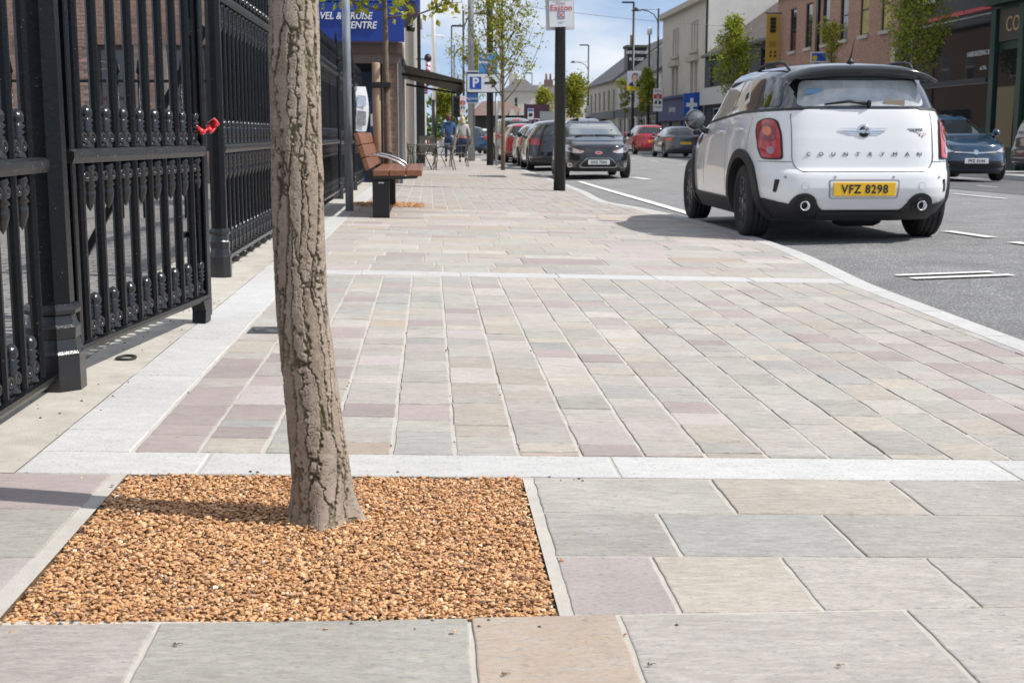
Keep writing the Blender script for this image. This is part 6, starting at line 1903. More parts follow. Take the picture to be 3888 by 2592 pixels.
for (lx, s_) in ((-6.30, 'Dan'), (-5.86, 'er'), (-4.75, 'Aw')):
    text('window_lettering', s_, .26, M('pale_lettering', (.30, .27, .22), .6), tv, (lx, YB + .155, 2.22), FACE_S, depth=.003)
block(tv, 'alarm_box', -7.75, -7.62, YB - .10, YB - .02, 2.98, 3.14, m_sign_w)
# entrance under the sign
YS = 25.95
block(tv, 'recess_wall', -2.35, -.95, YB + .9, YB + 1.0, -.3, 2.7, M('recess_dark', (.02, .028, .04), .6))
block(tv, 'shop_door', -1.95, -1.10, YB + .78, YB + .86, -.2, 2.15, M('door_blue', (.012, .03, .12), .4))
block(tv, 'door_glass', -1.83, -1.22, YB + .755, YB + .777, .2, 2.0, m_shopglass)
block(tv, 'door_notice', -1.20, -1.12, YB + .74, YB + .75, 1.05, 1.30, m_sign_w)
block(tv, 'soffit', -2.6, -.50, YS + .05, YB + 1.0, 2.42, 2.62, M('soffit_brown', (.10, .07, .055), .7, var=.2, vscale=6, stretch=(8, 1, 1)))
block(tv, 'beam', -2.6, -.56, YS + .12, YS + .35, 2.24, 2.60, M('beam_brown', (.13, .10, .085), .7, var=.25, vscale=5, stretch=(9, 1, .5)))
pier = block(tv, 'pier', -.905, -.615, YB - .3, YB + .6, -.3, 2.30, m_brkm)
zc_ = -.25; rowi = 0
while zc_ < 2.2:
    for (a, c) in (((-.909, -.765), (-.757, -.613)) if rowi % 2 else ((-.909, -.685), (-.677, -.613))):
        b = MB(); b.cbox(a, c, YB - .309, YB - .28, zc_, zc_ + .066, .003); b.build('brick', m_brk, pier)
    zc_ += .075; rowi += 1
block(tv, 'side_wall', -2.6, -.62, YB + 1.01, 36.5, -.3, 7.5, m_beige)
block(tv, 'upper_wall', -2.6, -.60, YB - .05, YB + 1.0, 2.63, 7.5, m_brk)
block(tv, 'downpipe', -.60, -.53, YB - .34, YB - .27, -.3, 2.5, M('pipe_grey', (.10, .115, .13), .5))
# fascia sign with raised letters
fs_ = block(tv, 'fascia', -2.62, -.455, YS - .18, YS + .02, 2.625, 3.34, M('fascia_blue', (.005, .034, .24), .5, var=.06, vscale=2))
m_lit = M('sign_letters', (.72, .72, .72), .5)
text('lettering', 'TRAVEL & CRUISE', .182, m_lit, fs_, (-1.06, YS - .20, 3.085), FACE_S, depth=.012, align='RIGHT', shear=.22, bold=.0025, sx=.90)
text('lettering', 'CENTRE', .182, m_lit, fs_, (-.98, YS - .20, 2.915), FACE_S, depth=.012, align='RIGHT', shear=.22, bold=.0025, sx=.90)
b = MB(); b.tube([(-2.62, YS - .10, 3.40), (-.62, YS - .10, 3.40)], .055, 10); b.build('sign_lamp_tube', M('tube_blue', (.015, .06, .36), .4), tv)
b = MB(); b.prism([(-.50, 3.2), (-.25, 3.42), (-.25, 3.50), (-.62, 3.50), (-.62, 3.2)], YB, YB + 3.0, 'y'); b.build('eaves_bracket', M('eaves_brown', (.09, .07, .06), .7), tv)
b = MB(); b.lathe([(.09, 0), (.10, .03), (.10, 3), (.09, 3.03)], 14, -.27, YB - .05, 3.55, axis='y'); b.build('gutter_end', M('tube_blue', (.015, .06, .36), .4), tv)
b = MB(); b.lathe([(.05, 0), (.07, .16), (.0, .18)], 10, -.44, YB + .3, 2.98, axis='x'); b.build('flood_light', m_black, tv)
# low spiked railing inside the courtyard
lr = empty('courtyard_railing', (-8.6, 14.0, zp(-1.7, 14)), 0, 'low spiked railing across the courtyard before the brick wall', 'railing')
b = MB(); b.box(0, 6.4, -.012, .012, 1.38, 1.41); b.build('rail', m_iron, lr)
bb_ = MB(); bb_.tube([(0, 0, 0), (0, 0, 1.46)], .011, 6); bb_.lathe([(.011, 1.46), (.026, 1.49), (.012, 1.56), (0, 1.63)], 6); LM = bb_.mesh('spike_bar', m_iron)
for i in range(30): add('spike_bar', LM, lr, (.1 + i * .213, 0, 0))

# ---------------------------------------------------------------- cafe building, awning, white house
cf = empty('cafe_building', (0, 0, 0), 0, 'beige rendered cafe building end wall beyond the awning', 'building')
block(cf, 'wall', -4.5, -.46, 46.0, 56, -.4, 7.4, m_beige)
block(cf, 'corner_strip', -.50, -.43, 45.96, 46.06, -.3, 7.4, M('pale_strip', (.58, .56, .50), .8))
block(cf, 'downpipe', -.38, -.26, 46.2, 46.35, -.3, 7.4, m_black)
block(cf, 'shop_front', -.44, -.15, 46.4, 50, -.3, 3.0, m_darkshop)
wh = empty('white_house', (0, 0, 0), 0, 'narrow white house with a pale gable left of the white column', 'building')
block(wh, 'wall', -5, -.42, 56.2, 66, -.4, 5.6, m_offwhite)
b = MB(); b.prism([(-1.6, 5.6), (-.35, 5.6), (-.35, 6.2), (-.9, 6.9), (-1.6, 6.9)], 56.4, 64, 'y'); b.build('gable', m_cream, wh)
block(wh, 'cornice', -1.6, -.25, 56.1, 60, 5.42, 5.58, m_creamdk)
bx_ = empty('hanging_sign', (0, 0, 0), 0, 'magenta hanging shop sign below the barber pole', 'sign')
a, c = at(964, 216, 52), at(982, 197, 52)
board(bx_, 'panel', a.x, c.x, a.z, c.z, 52, M('magenta', (.27, .035, .14), .5), .05)
for k in range(3):
    text('lettering', ('HAIR', 'BEAUTY', 'SALON')[k], .07, m_sign_w, bx_, ((a.x + c.x) / 2, 51.99, c.z - .07 - k * .085), FACE_S, depth=.003)
hs = empty('yellow_shop', (0, 0, 0), 0, 'pale yellow shop front with dark windows beyond the cafe', 'building')
block(hs, 'wall', -4, -.2, 66.2, 78, -.4, 3.6, M('pale_yellow', (.55, .47, .30), .9))
block(hs, 'pilaster', -.35, -.12, 66.05, 66.2, -.4, 3.4, m_offwhite)
block(hs, 'notice_board', -.75, -.5, 66.08, 66.19, .6, 1.9, m_frame_d)
aw = empty('awning', (0, 0, 0), 0, 'dark brown folding awning sticking out over the cafe tables', 'awning')
m_awn = M('awning_cloth', (.040, .034, .030), .85, var=.15, vscale=4)
b = MB(); b.prism([(-.60, 2.30), (-.60, 2.345), (.72, 2.005), (.70, 1.965)], 28.3, 35.0, 'y'); b.build('cloth', m_awn, aw)
b = MB(); b.prism([(.70, 1.965), (.735, 2.01), (.745, 1.79), (.725, 1.79)], 28.3, 35.0, 'y'); b.build('valance', m_awn, aw)
b = MB(); b.cbox(-.64, -.50, 28.2, 35.1, 2.28, 2.46, .03); b.build('cassette', m_black, aw)
for yy in (28.5, 34.6):
    b = MB(); b.tube([(-.58, yy, 2.14), (.05, yy + .1, 2.03), (.69, yy, 1.93)], .028, 6); b.build('folding_arm', m_black, aw)

# ---------------------------------------------------------------- unseen terrace on the left, added dark for the shop glass to reflect
m_terr = brick_mat('terrace_brick', (0.10, 0.062, 0.048), (0.14, 0.085, 0.062), (0.12, 0.10, 0.085), ax='YZ')
lt = empty('added_terrace', (0, 0, 0), 0, 'unseen dark brick terrace added on the left for the shop glass to reflect', 'building')
lw_ = [(80.5 + k * 4.4, 82.0 + k * 4.4, 4.4, 6.4) for k in range(14)] + [(80.5 + k * 8.8, 86.5 + k * 8.8, .3, 2.6) for k in range(7)]
facade(lt, -2.6, 79, 142, -.4, 8.2, m_terr, lw_, out=1)
for w in lw_: window(lt, -2.6, *w, out=1, frame=m_wood_w, bars=(0, 1))
block(lt, 'back_walls', -12, -2.8, 79.02, 141.98, -.4, 8.18, m_terr)
gable_roof(lt, -12, -2.6, 79, 142, 8.2, 11.2, m_slate)
# ---------------------------------------------------------------- right-hand row
def row_house(name, label, y0, y1, z1, mat, wins, win_kw, extra=None, depth=9.0, roof=None, zr_=None, side=None, cat='building', wz=None, sill=None):
    t = empty(name, (0, 0, 0), 0, label, cat)
    facade(t, XF, y0, y1, G0 - .2, z1, mat, wins)
    b = MB(); b.box(XF + .16, XF + depth, y0 + .01, y1 - .01, G0 - .2, z1 - .01); b.build('side_walls', side or mat, t)
    for i, w in enumerate(wins):
        kw = dict(win_kw); kw.update(w[4] if len(w) > 4 else {})
        window(t, XF, *w[:4], **kw)
    if roof:
        gable_roof(t, XF, XF + depth, y0 + .002, y1 - .002, z1, zr_, roof, .25)
        gable_end(t, XF, XF + depth, y0 + .02, z1, zr_ - .02, side or mat)
    return t
# green shop at the right edge
gs_ = row_house('green_shop', 'dark green shop front at the right edge of the picture', 36.6, 39.3, 8.0, m_darkshop, [], {})
block(gs_, 'shop_front', XF - .25, XF - .01, 36.7, 39.2, G0, 4.6, m_green)
block(gs_, 'cornice', XF - .55, XF - .01, 36.6, 39.3, 4.6, 4.85, m_green)
for yy in (38.85, 37.0):
    block(gs_, 'pilaster', XF - .38, XF - .26, yy, yy + .28, G0, 4.5, m_green)
block(gs_, 'fascia', XF - .33, XF - .26, 36.7, 38.7, 3.55, 4.45, M('fascia_brown', (.05, .04, .03), .5))
text('lettering', 'CO', .62, M('gold_lettering', (.36, .27, .13), .5), gs_, (XF - .34, 37.75, 3.98), FACE_W, depth=.01)
block(gs_, 'shop_window', XF - .30, XF - .255, 37.35, 38.8, .5, 3.3, m_shopglass)
block(gs_, 'upper_window', XF - .06, XF - .01, 37.4, 38.6, 5.6, 7.4, m_wood_w)
# black modern shop
bs_ = row_house('black_shop', 'charcoal shop with a tall glass front and a red stripe above it', 39.4, 47.4, 9.0, m_darkshop,
                [(41.4, 42.5, 5.35, 7.6), (44.6, 45.7, 5.35, 7.6), (40.1, 47.0, .35, 4.55, dict(bars=(0, 1), pane=m_shopglass, fw=.05, depth=.13))], dict(depth=.13, pane=m_pane, frame=m_wood_w, sill=m_wood_w))
block(bs_, 'red_stripe', XF - .05, XF - .004, 40.0, 47.0, 4.62, 4.74, m_sign_r)
block(bs_, 'fascia', XF - .02, XF + .09, 40.2, 46.9, 2.45, 2.60, m_darkshop)
text('lettering', 'HAIRDRESSING BY', .22, m_sign_w, bs_, (XF + .06, 41.0, 3.35), FACE_W, depth=.005)
text('lettering', 'at No.', .2, m_sign_w, bs_, (XF + .06, 40.6, 2.9), FACE_W, depth=.005)
# brick building
wz = (4.05, 6.35)
bw_ = [(y_, y_ + 1.05, 4.7, 6.65, dict(pane=m_paney if y_ < 54 else m_pane)) for y_ in (49.0, 51.5, 54.1, 56.6, 59.2, 61.8)] + [(48.6, 51.2, .4, 2.6, dict(bars=(1, 0)))]
bk = row_house('brick_building', 'red brown brick building with sash windows and yellow blinds', 47.5, 65.2, 7.45, m_brick_r, bw_, dict(depth=.09, frame=m_frame_d, sill=m_creamdk), roof=m_slate, zr_=10.5)
block(bk, 'gutter', XF - .22, XF - .02, 47.5, 65.2, 7.35, 7.50, m_black)
block(bk, 'downpipe', XF - .12, XF - .02, 58.0, 58.3, G0, 7.3, m_black)
block(bk, 'downpipe', XF - .14, XF - .02, 47.35, 47.75, G0, 7.3, m_black)
block(bk, 'shop_fascia', XF - .10, XF - .01, 48, 65, 2.85, 3.1, m_darkshop)
block(bk, 'burglar_alarm', XF - .14, XF - .02, 48.0, 48.45, 3.35, 4.0, M('alarm_cream', (.50, .46, .36), .6))
# blue shop board on a post before it
q = at(1880, 132, 56); t = empty('shop_board', (q.x, 56, G0), 0, 'blue and white shop board standing before the brick building', 'sign')
b = MB(); b.cyl(0, 0, 0, q.z - G0, .05, 8); b.build('post', m_black, t)
board(t, 'panel', -.36, .36, q.z - G0 - .22, q.z - G0 + .22, -.08, m_sign_w); board(t, 'blue_field', -.30, .33, q.z - G0 - .16, q.z - G0 + .16, -.086, m_sign_b, .004)
b = MB(); b.prism(circle(-.18, q.z - G0 - .04, .10, 14, .12), -.092, -.087, 'y'); b.build('yellow_print', m_sign_y, t)
# yellow hanging banner
a, c = at(1761, 147, 65.3), at(1788, 37, 65.3)
yb = empty('yellow_banner', (0, 0, 0), 0, 'tall yellow hanging banner sign at the corner of the brick building', 'sign')
board(yb, 'panel', XF - .75, XF - .10, a.z, c.z, 64.4, M('banner_yellow', (.47, .30, .045), .55), .06)
b = MB(); b.tube([(XF - .8, 64.43, c.z + .05), (XF + .05, 64.43, c.z + .05)], .03, 6); b.build('bracket', m_black, yb)
for k, (zz_, hh) in enumerate(((.86, .07), (.78, .06), (.70, .05), (.62, .05))):
    b = MB(); z_ = a.z + (c.z - a.z) * zz_; b.prism(rpoly([(XF - .56, z_), (XF - .29, z_), (XF - .27, z_ + .17), (XF - .58, z_ + .17)], .05), 64.385, 64.398, 'y'); b.build('printed_mark', m_sign_k, yb)
for k in range(4):
    b = MB(); z_ = a.z + (c.z - a.z) * (.20 if k < 2 else .12); x_ = XF - .55 + (k % 2) * .22; b.prism(circle(x_ + .04, z_ + .05, .05, 10, .07), 64.385, 64.398, 'y'); b.build('printed_mark', m_sign_k, yb)
for k in range(3):
    b = MB(); z_ = a.z + (c.z - a.z) * (.42 - k * .04); b.box(XF - .6, XF - .26, 64.385, 64.398, z_, z_ + .02); b.build('printed_line', m_sign_k, yb)
# dark grey building
gw = [(67.2, 68.3, 3.7, 5.2), (70.8, 71.9, 3.7, 5.2), (75, 76.1, 3.7, 5.2), (79.5, 80.6, 3.7, 5.2), (67, 72, .2, 2.4, dict(bars=(2, 0), pane=m_shopglass)), (75, 80, .2, 2.4, dict(bars=(2, 0), pane=m_shopglass, frame=m_wood_w))]
gb = row_house('grey_building', 'dark slate grey building with a pitched roof behind the full street tree', 65.3, 82.2, 5.6, m_greywall, gw, dict(depth=.13), roof=M('old_slate', (.13, .105, .09), .85, var=.3, vscale=2, bump=.4, bscale=6), zr_=8.8)
block(gb, 'gutter', XF - .3, XF - .03, 65.3, 82.2, 5.48, 5.62, m_black)
block(gb, 'shop_fascia', XF - .35, XF - .01, 73.5, 82.0, 2.6, 3.6, M('fascia_pale', (.52, .51, .48), .6))
# cream three-storey building with the pharmacy
cw = []
for yy in (84.6, 91.2):
    for k in range(3): cw.append((yy + k * .85, yy + k * .85 + .52, 6.2, 8.0, dict(pane=m_paneb, frame=m_creamdk, bars=(0, 0))))
    for k in range(2): cw.append((yy + .05 + k * 1.35, yy + k * 1.35 + .95, 3.5, 5.4, dict(pane=m_paneb, frame=m_creamdk, bars=(0, 0))))
cr = row_house('cream_building', 'tall cream building with triple windows above a blue pharmacy front', 82.3, 97.5, 9.2, m_cream, cw, dict(depth=.16), side=m_offwhite, depth=11, roof=m_slate, zr_=12.0)
for yy in (84.6, 91.2):
    block(cr, 'sill', XF - .16, XF - .01, yy - .2, yy + 2.45, 5.98, 6.17, m_creamdk); block(cr, 'hood', XF - .30, XF - .01, yy - .3, yy + 2.6, 5.46, 5.82, m_creamdk); block(cr, 'sill', XF - .16, XF - .01, yy - .2, yy + 2.5, 3.3, 3.48, m_creamdk)
block(cr, 'cornice', XF - .40, XF - .01, 82.2, 97.6, 8.95, 9.3, m_creamdk)
block(cr, 'shop_front', XF - .35, XF - .01, 82.6, 97.4, 1.75, 3.25, m_bluep)
block(cr, 'shop_cornice', XF - .55, XF - .01, 82.5, 97.5, 3.25, 3.42, m_bluep)
for yy in (82.6, 87.0, 88.4, 92.6, 97.0): block(cr, 'pilaster', XF - .30, XF - .01, yy, yy + .4, G0, 1.74, m_bluep)
for (a_, c_) in ((83.1, 86.9), (88.9, 92.5), (93.1, 96.9)): block(cr, 'shutter', XF - .12, XF - .01, a_, c_, .1, 1.72, m_paneb)
text('lettering', 'pharmacy', .62, m_sign_w, cr, (XF - .37, 91.2, 2.55), FACE_W, depth=.01)
cs = at(1594, 211, 83.2)
pc = empty('pharmacy_sign', (0, 0, 0), 0, 'square blue pharmacy sign with a white cross', 'sign')
board(pc, 'panel', XF - 1.25, XF - .28, 1.95, 3.35, 82.35, m_sign_b, .2)
b = MB(); cxm, czm = XF - .765, 2.65
b.prism([(cxm - .10, czm - .42), (cxm + .10, czm - .42), (cxm + .10, czm - .12), (cxm + .34, czm - .12), (cxm + .34, czm + .12), (cxm + .10, czm + .12), (cxm + .10, czm + .42), (cxm - .10, czm + .42), (cxm - .10, czm + .12), (cxm - .34, czm + .12), (cxm - .34, czm - .12), (cxm - .10, czm - .12)], 82.33, 82.345, 'y'); b.build('cross', m_sign_w, pc)
# low pale shops beyond
lw = [(99.5 + k * 3.6, 101.0 + k * 3.6, 3.4, 5.0, dict(pane=m_pane, frame=m_wood_w)) for k in range(6)] + [(99.5 + k * 5.4, 103.6 + k * 5.4, .2, 2.2, dict(pane=m_shopglass, bars=(2, 0))) for k in range(4)]
l1 = row_house('pale_shops', 'row of low pale shops with slate roofs right of the lamp', 97.7, 121, 5.6, m_offwhite, lw, dict(depth=.14, frame=m_wood_w), roof=m_slate, zr_=9.3, depth=10)
block(l1, 'shop_fascia', XF - .2, XF - .01, 98, 110, 2.3, 3.0, m_ink); block(l1, 'shop_fascia', XF - .2, XF - .01, 111, 120.6, 2.3, 3.0, M('fascia_grey', (.12, .13, .14), .6))
lw = [(122.5 + k * 3.4, 123.8 + k * 3.4, 3.0, 4.9, dict(pane=m_pane, frame=m_creamdk)) for k in range(6)] + [(123 + k * 6, 127.5 + k * 6, .2, 2.2, dict(pane=m_shopglass, bars=(2, 0))) for k in range(3)]
l2 = row_house('cream_shops', 'low cream shops with a long slate roof farthest along the right', 121.2, 145, 5.8, m_cream, lw, dict(depth=.14, frame=m_wood_w), roof=m_slate, zr_=9.6, depth=10)
block(l2, 'shop_fascia', XF - .2, XF - .01, 122, 144, 2.3, 2.95, M('fascia_grey', (.12, .13, .14), .6))
# black chimney stack with painted lettering
a, c = at(1439, 158, 121), at(1483, 106, 121)
cs_ = empty('chimney_stack', (0, 0, 0), 0, 'black painted chimney stack with white capital lettering above the shops', 'chimney')
b = MB(); b.box(a.x, c.x, 120.4, 122.6, a.z - 2.0, c.z - .2); b.build('stack', m_ink, cs_)
b = MB(); b.cbox(a.x - .12, c.x + .12, 120.3, 122.7, c.z - .2, c.z + .05, .04); b.build('capping', M('lichen', (.10, .11, .075), .95), cs_)
for k in range(1):
    b = MB(); b.lathe([(.17, 0), (.14, .75), (.17, .8), (.17, .95), (0, .95)], 10, a.x + .5 + k * .6, 121.4, c.z + .05); b.build('chimney_pot', M('terracotta', (.42, .25, .15), .85), cs_)
wx = c.x - a.x
text('lettering', 'HOLYWOOD', .36, m_sign_w, cs_, ((a.x + c.x) / 2, 120.37, c.z - .62), FACE_S, depth=.01, bold=.012, sx=.88)
text('lettering', 'FISH CAFE', .36, m_sign_w, cs_, ((a.x + c.x) / 2 - .05, 120.37, c.z - 1.22), FACE_S, depth=.01, bold=.012, sx=.80)

# ---------------------------------------------------------------- the end of the street
YE = 165
def endpt(x, y, Y=YE): return at(x, y, Y)
g_ = base(100)
eh = empty('cream_house', (0, 0, 0), 0, 'cream house with a hipped slate roof closing the end of the street', 'building')
a, c = endpt(1158, 290), endpt(1232, 222)
we = [(endpt(1181, 0).x, endpt(1190, 0).x, endpt(0, 250).z, endpt(0, 222).z), (endpt(1210, 0).x, endpt(1217, 0).x, endpt(0, 285).z, endpt(0, 272).z)]
facade(eh, YE, a.x, c.x, g_, endpt(0, 207).z, m_cream, we, axis='y', depth=.3)
for w in we: window(eh, YE, *w, axis='y', depth=.25, frame=m_wood_w, fw=.1)
block(eh, 'side_walls', a.x + .02, c.x - .02, YE + .32, YE + 9, g_, endpt(0, 207).z - .02, m_cream)
ze, zt = endpt(0, 207).z, endpt(0, 176).z
b = MB(); b._add([(a.x - .3, YE - .3, ze), (c.x + .3, YE - .3, ze), (c.x + .3, YE + 9.3, ze), (a.x - .3, YE + 9.3, ze), (a.x + 1.9, YE + 4.5, zt), (c.x - 1.0, YE + 4.5, zt)], [(0, 1, 5, 4), (1, 2, 5), (2, 3, 4, 5), (3, 0, 4), (0, 3, 2, 1)]); b.build('roof', m_slate, eh)
block(eh, 'chimney', a.x + .9, a.x + 1.9, YE + 4, YE + 5, ze + .5, zt + .7, m_cream)
e2 = empty('terrace_house', (0, 0, 0), 0, 'lower cream terrace with slate roof and brick chimneys behind the black post', 'building')
a2, c2 = endpt(1230, 290, 175), endpt(1345, 215, 175)
block(e2, 'wall', a2.x, c2.x, 175, 184, g_, endpt(0, 218, 175).z, m_cream)
z0, z1 = endpt(0, 218, 175).z, endpt(0, 190, 175).z
b = MB(); b._add([(a2.x - .2, 174.6, z0), (c2.x + .2, 174.6, z0), (c2.x + .2, 184.4, z0), (a2.x - .2, 184.4, z0), (a2.x - .2, 179.5, z1), (c2.x + .2, 179.5, z1)], [(0, 1, 5, 4), (2, 3, 4, 5), (1, 2, 5), (3, 0, 4), (0, 3, 2, 1)]); b.build('roof', m_slate, e2)
for px in (1266, 1333):
    p = endpt(px, 190, 175); block(e2, 'chimney', p.x - .5, p.x + .6, 178.8, 180.2, z1 - .6, z1 + .7, M('chimney_brick', (.20, .13, .10), .9))
    for k in (-.25, .3):
        b = MB(); b.lathe([(.16, 0), (.14, .7), (.17, .8), (0, .8)], 8, p.x + k, 179.5, z1 + .7); b.build('chimney_pot', M('terracotta', (.42, .25, .15), .85), e2)
b = MB(); q0, q1 = endpt(1240, 222, 174), endpt(1246, 190, 174); b.prism([(endpt(1233, 0, 174).x, z0), (endpt(1240, 0, 174).x, z0), (endpt(1246, 0, 174).x, z1 + .2), (endpt(1240, 0, 174).x, z1 + .2)], 174, 174.5, 'y'); b.build('parapet', m_offwhite, e2)
e3 = empty('brown_roofed_hall', (0, 0, 0), 0, 'low hall with a brown tiled roof and small white gables', 'building')
YH = 128
a3, c3 = at(1092, 290, YH), at(1212, 262, YH)
zE, zT = at(0, 262, YH).z, at(0, 228, YH).z
block(e3, 'wall', a3.x, c3.x, YH + .8, YH + 9, g_, zE, m_frame_d)
b = MB(); b._add([(a3.x - .4, YH, zE - .1), (c3.x + .4, YH, zE - .1), (c3.x + .4, YH + 10, zE - .1), (a3.x - .4, YH + 10, zE - .1), (a3.x + .9, YH + 5, zT), (c3.x - 1.6, YH + 5, zT)], [(0, 1, 5, 4), (1, 2, 5), (2, 3, 4, 5), (3, 0, 4), (0, 3, 2, 1)]); b.build('roof', m_brown_roof, e3)
for px in (1150, 1197 - 20, 1205 - 6):
    p = at(px, 262, YH); b = MB(); b.prism([(p.x - .35, zE - .1), (p.x + .35, zE - .1), (p.x, zE + .55)], YH - .2, YH + 1.2, 'y'); b.build('gable', m_offwhite, e3)
for px in (1140, 1146, 1157, 1163, 1190, 1196, 1202):
    p = at(px, 275, YH); b = MB(); b.prism([(p.x - .09, g_ + .9), (p.x + .09, g_ + .9), (p.x + .09, zE - .4), (p.x, zE - .15), (p.x - .09, zE - .4)], YH + .7, YH + .79, 'y'); b.build('arched_panel', m_offwhite, e3)
pw = empty('purple_hoarding', (0, 0, 0), 0, 'dark purple hoarding beside the brown roofed hall', 'hoarding')
a4, c4 = at(1208, 300, 118), at(1262, 240, 118); block(pw, 'panel', a4.x, c4.x, 118, 118.2, g_, c4.z, M('purple_paint', (.07, .022, .045), .7))
block(pw, 'corner_post', a4.x - .15, a4.x, 117.9, 118.3, g_, c4.z + .05, M('purple_paint', (.07, .022, .045), .7))
ds = empty('direction_sign', (0, 0, 0), 0, 'back of a grey road sign beside the purple hoarding', 'sign')
a5, c5 = at(1240, 276, 100), at(1272, 256, 100); board(ds, 'panel', a5.x, c5.x, a5.z, c5.z, 100, M('sign_back', (.30, .33, .33), .5), .04)
for x_ in (a5.x + .2, c5.x - .2): block(ds, 'post', x_ - .04, x_ + .04, 100.05, 100.13, base(100) - .15, c5.z, m_galv)
po = empty('notice_poster', (0, 0, 0), 0, 'small blue edged poster before the purple hoarding', 'poster')
a6, c6 = at(1212, 275, 110), at(1226, 250, 110); board(po, 'panel', a6.x, c6.x, a6.z, c6.z, 110, m_sign_w, .03); board(po, 'blue_edge', a6.x + .04, c6.x - .04, c6.z - .2, c6.z - .04, 109.99, m_sign_b, .01); board(po, 'photo', a6.x + .1, c6.x - .1, a6.z + .25, c6.z - .35, 109.99, m_suit, .01)
block(po, 'post', (a6.x + c6.x) / 2 - .04, (a6.x + c6.x) / 2 + .04, 110.04, 110.12, base(110) - .15, a6.z + .2, m_galv)
fh = empty('grey_roofed_shed', (0, 0, 0), 0, 'far grey roofed shed seen between the poles on the left', 'building')
a7, c7 = at(1088, 262, 190), at(1165, 232, 190); block(fh, 'wall', a7.x, c7.x, 190, 198, g_, a7.z + 1.5, m_offwhite)
b = MB(); b._add([(a7.x, 189.5, a7.z), (c7.x, 189.5, a7.z), (c7.x, 194, c7.z), (a7.x, 194, c7.z), (c7.x, 199, a7.z), (a7.x, 199, a7.z)], [(0, 1, 2, 3), (3, 2, 4, 5), (0, 3, 5), (1, 4, 2)]); b.build('roof', M('shed_grey', (.26, .28, .30), .7), fh)
# distant tree line closing the horizon, left of the hall
r_ = np.random.RandomState(77)
pts = np.c_[r_.uniform(-60, 12, 5000), r_.uniform(215, 235, 5000), np.abs(r_.normal(0, 1, 5000)) * 2.4]
o = leaves('distant_trees', pts, .9, LEAF['dark'], None, r_, 0)
tag(o, 'mass of distant dark green trees beyond the end of the street', 'trees', kind='stuff')
# ================================================================ people
def skin_mesh(name, nodes, edges, mat, root=0, sub=2):
    me = D.meshes.new(name)
    me.from_pydata([n_[0] for n_ in nodes], edges, [])
    o = D.objects.new('tmp_skin', me); COL.objects.link(o)
    md = o.modifiers.new('s', 'SKIN'); md.use_smooth_shade = True
    if not me.skin_vertices: me.skin_vertices.new()
    for i, n_ in enumerate(nodes):
        sv = me.skin_vertices[0].data[i]
        r_ = n_[1]
        sv.radius = r_ if isinstance(r_, tuple) else (r_, r_)
        sv.use_root = (i == root)
    m2 = o.modifiers.new('d', 'SUBSURF'); m2.levels = sub; m2.render_levels = sub
    dg = bpy.context.evaluated_depsgraph_get(); dg.update()
    out = D.meshes.new_from_object(o.evaluated_get(dg))
    D.objects.remove(o); D.meshes.remove(me)
    out.name = name; out.materials.clear(); out.materials.append(mat)
    for p in out.polygons: p.use_smooth = True
    return out
m_skin2 = M('skin', (.55, .33, .25), .55)
def hand(b, p, d, s=1.0):
    """palm and five curled fingers appended as tubes; p wrist, d pointing down the hand"""
    p = Vector(p); d = Vector(d).normalized(); sx = d.orthogonal().normalized(); fw = d.cross(sx)
    b.tube([p, p + d * .045 * s, p + d * .085 * s], [.022 * s, .036 * s, .030 * s], 8)
    for k, (o, l) in enumerate(((-.026, .060), (-.009, .072), (.009, .068), (.025, .052))):
        q = p + d * .08 * s + sx * o * s
        b.tube([q, q + d * l * .5 * s, q + d * l * .85 * s + fw * .018 * s], [.009 * s, .0085 * s, .006 * s], 6)
    q = p + d * .03 * s + sx * .032 * s
    b.tube([q, q + d * .03 * s + sx * .018 * s, q + d * .06 * s + sx * .020 * s + fw * .01], [.011 * s, .010 * s, .007 * s], 6)
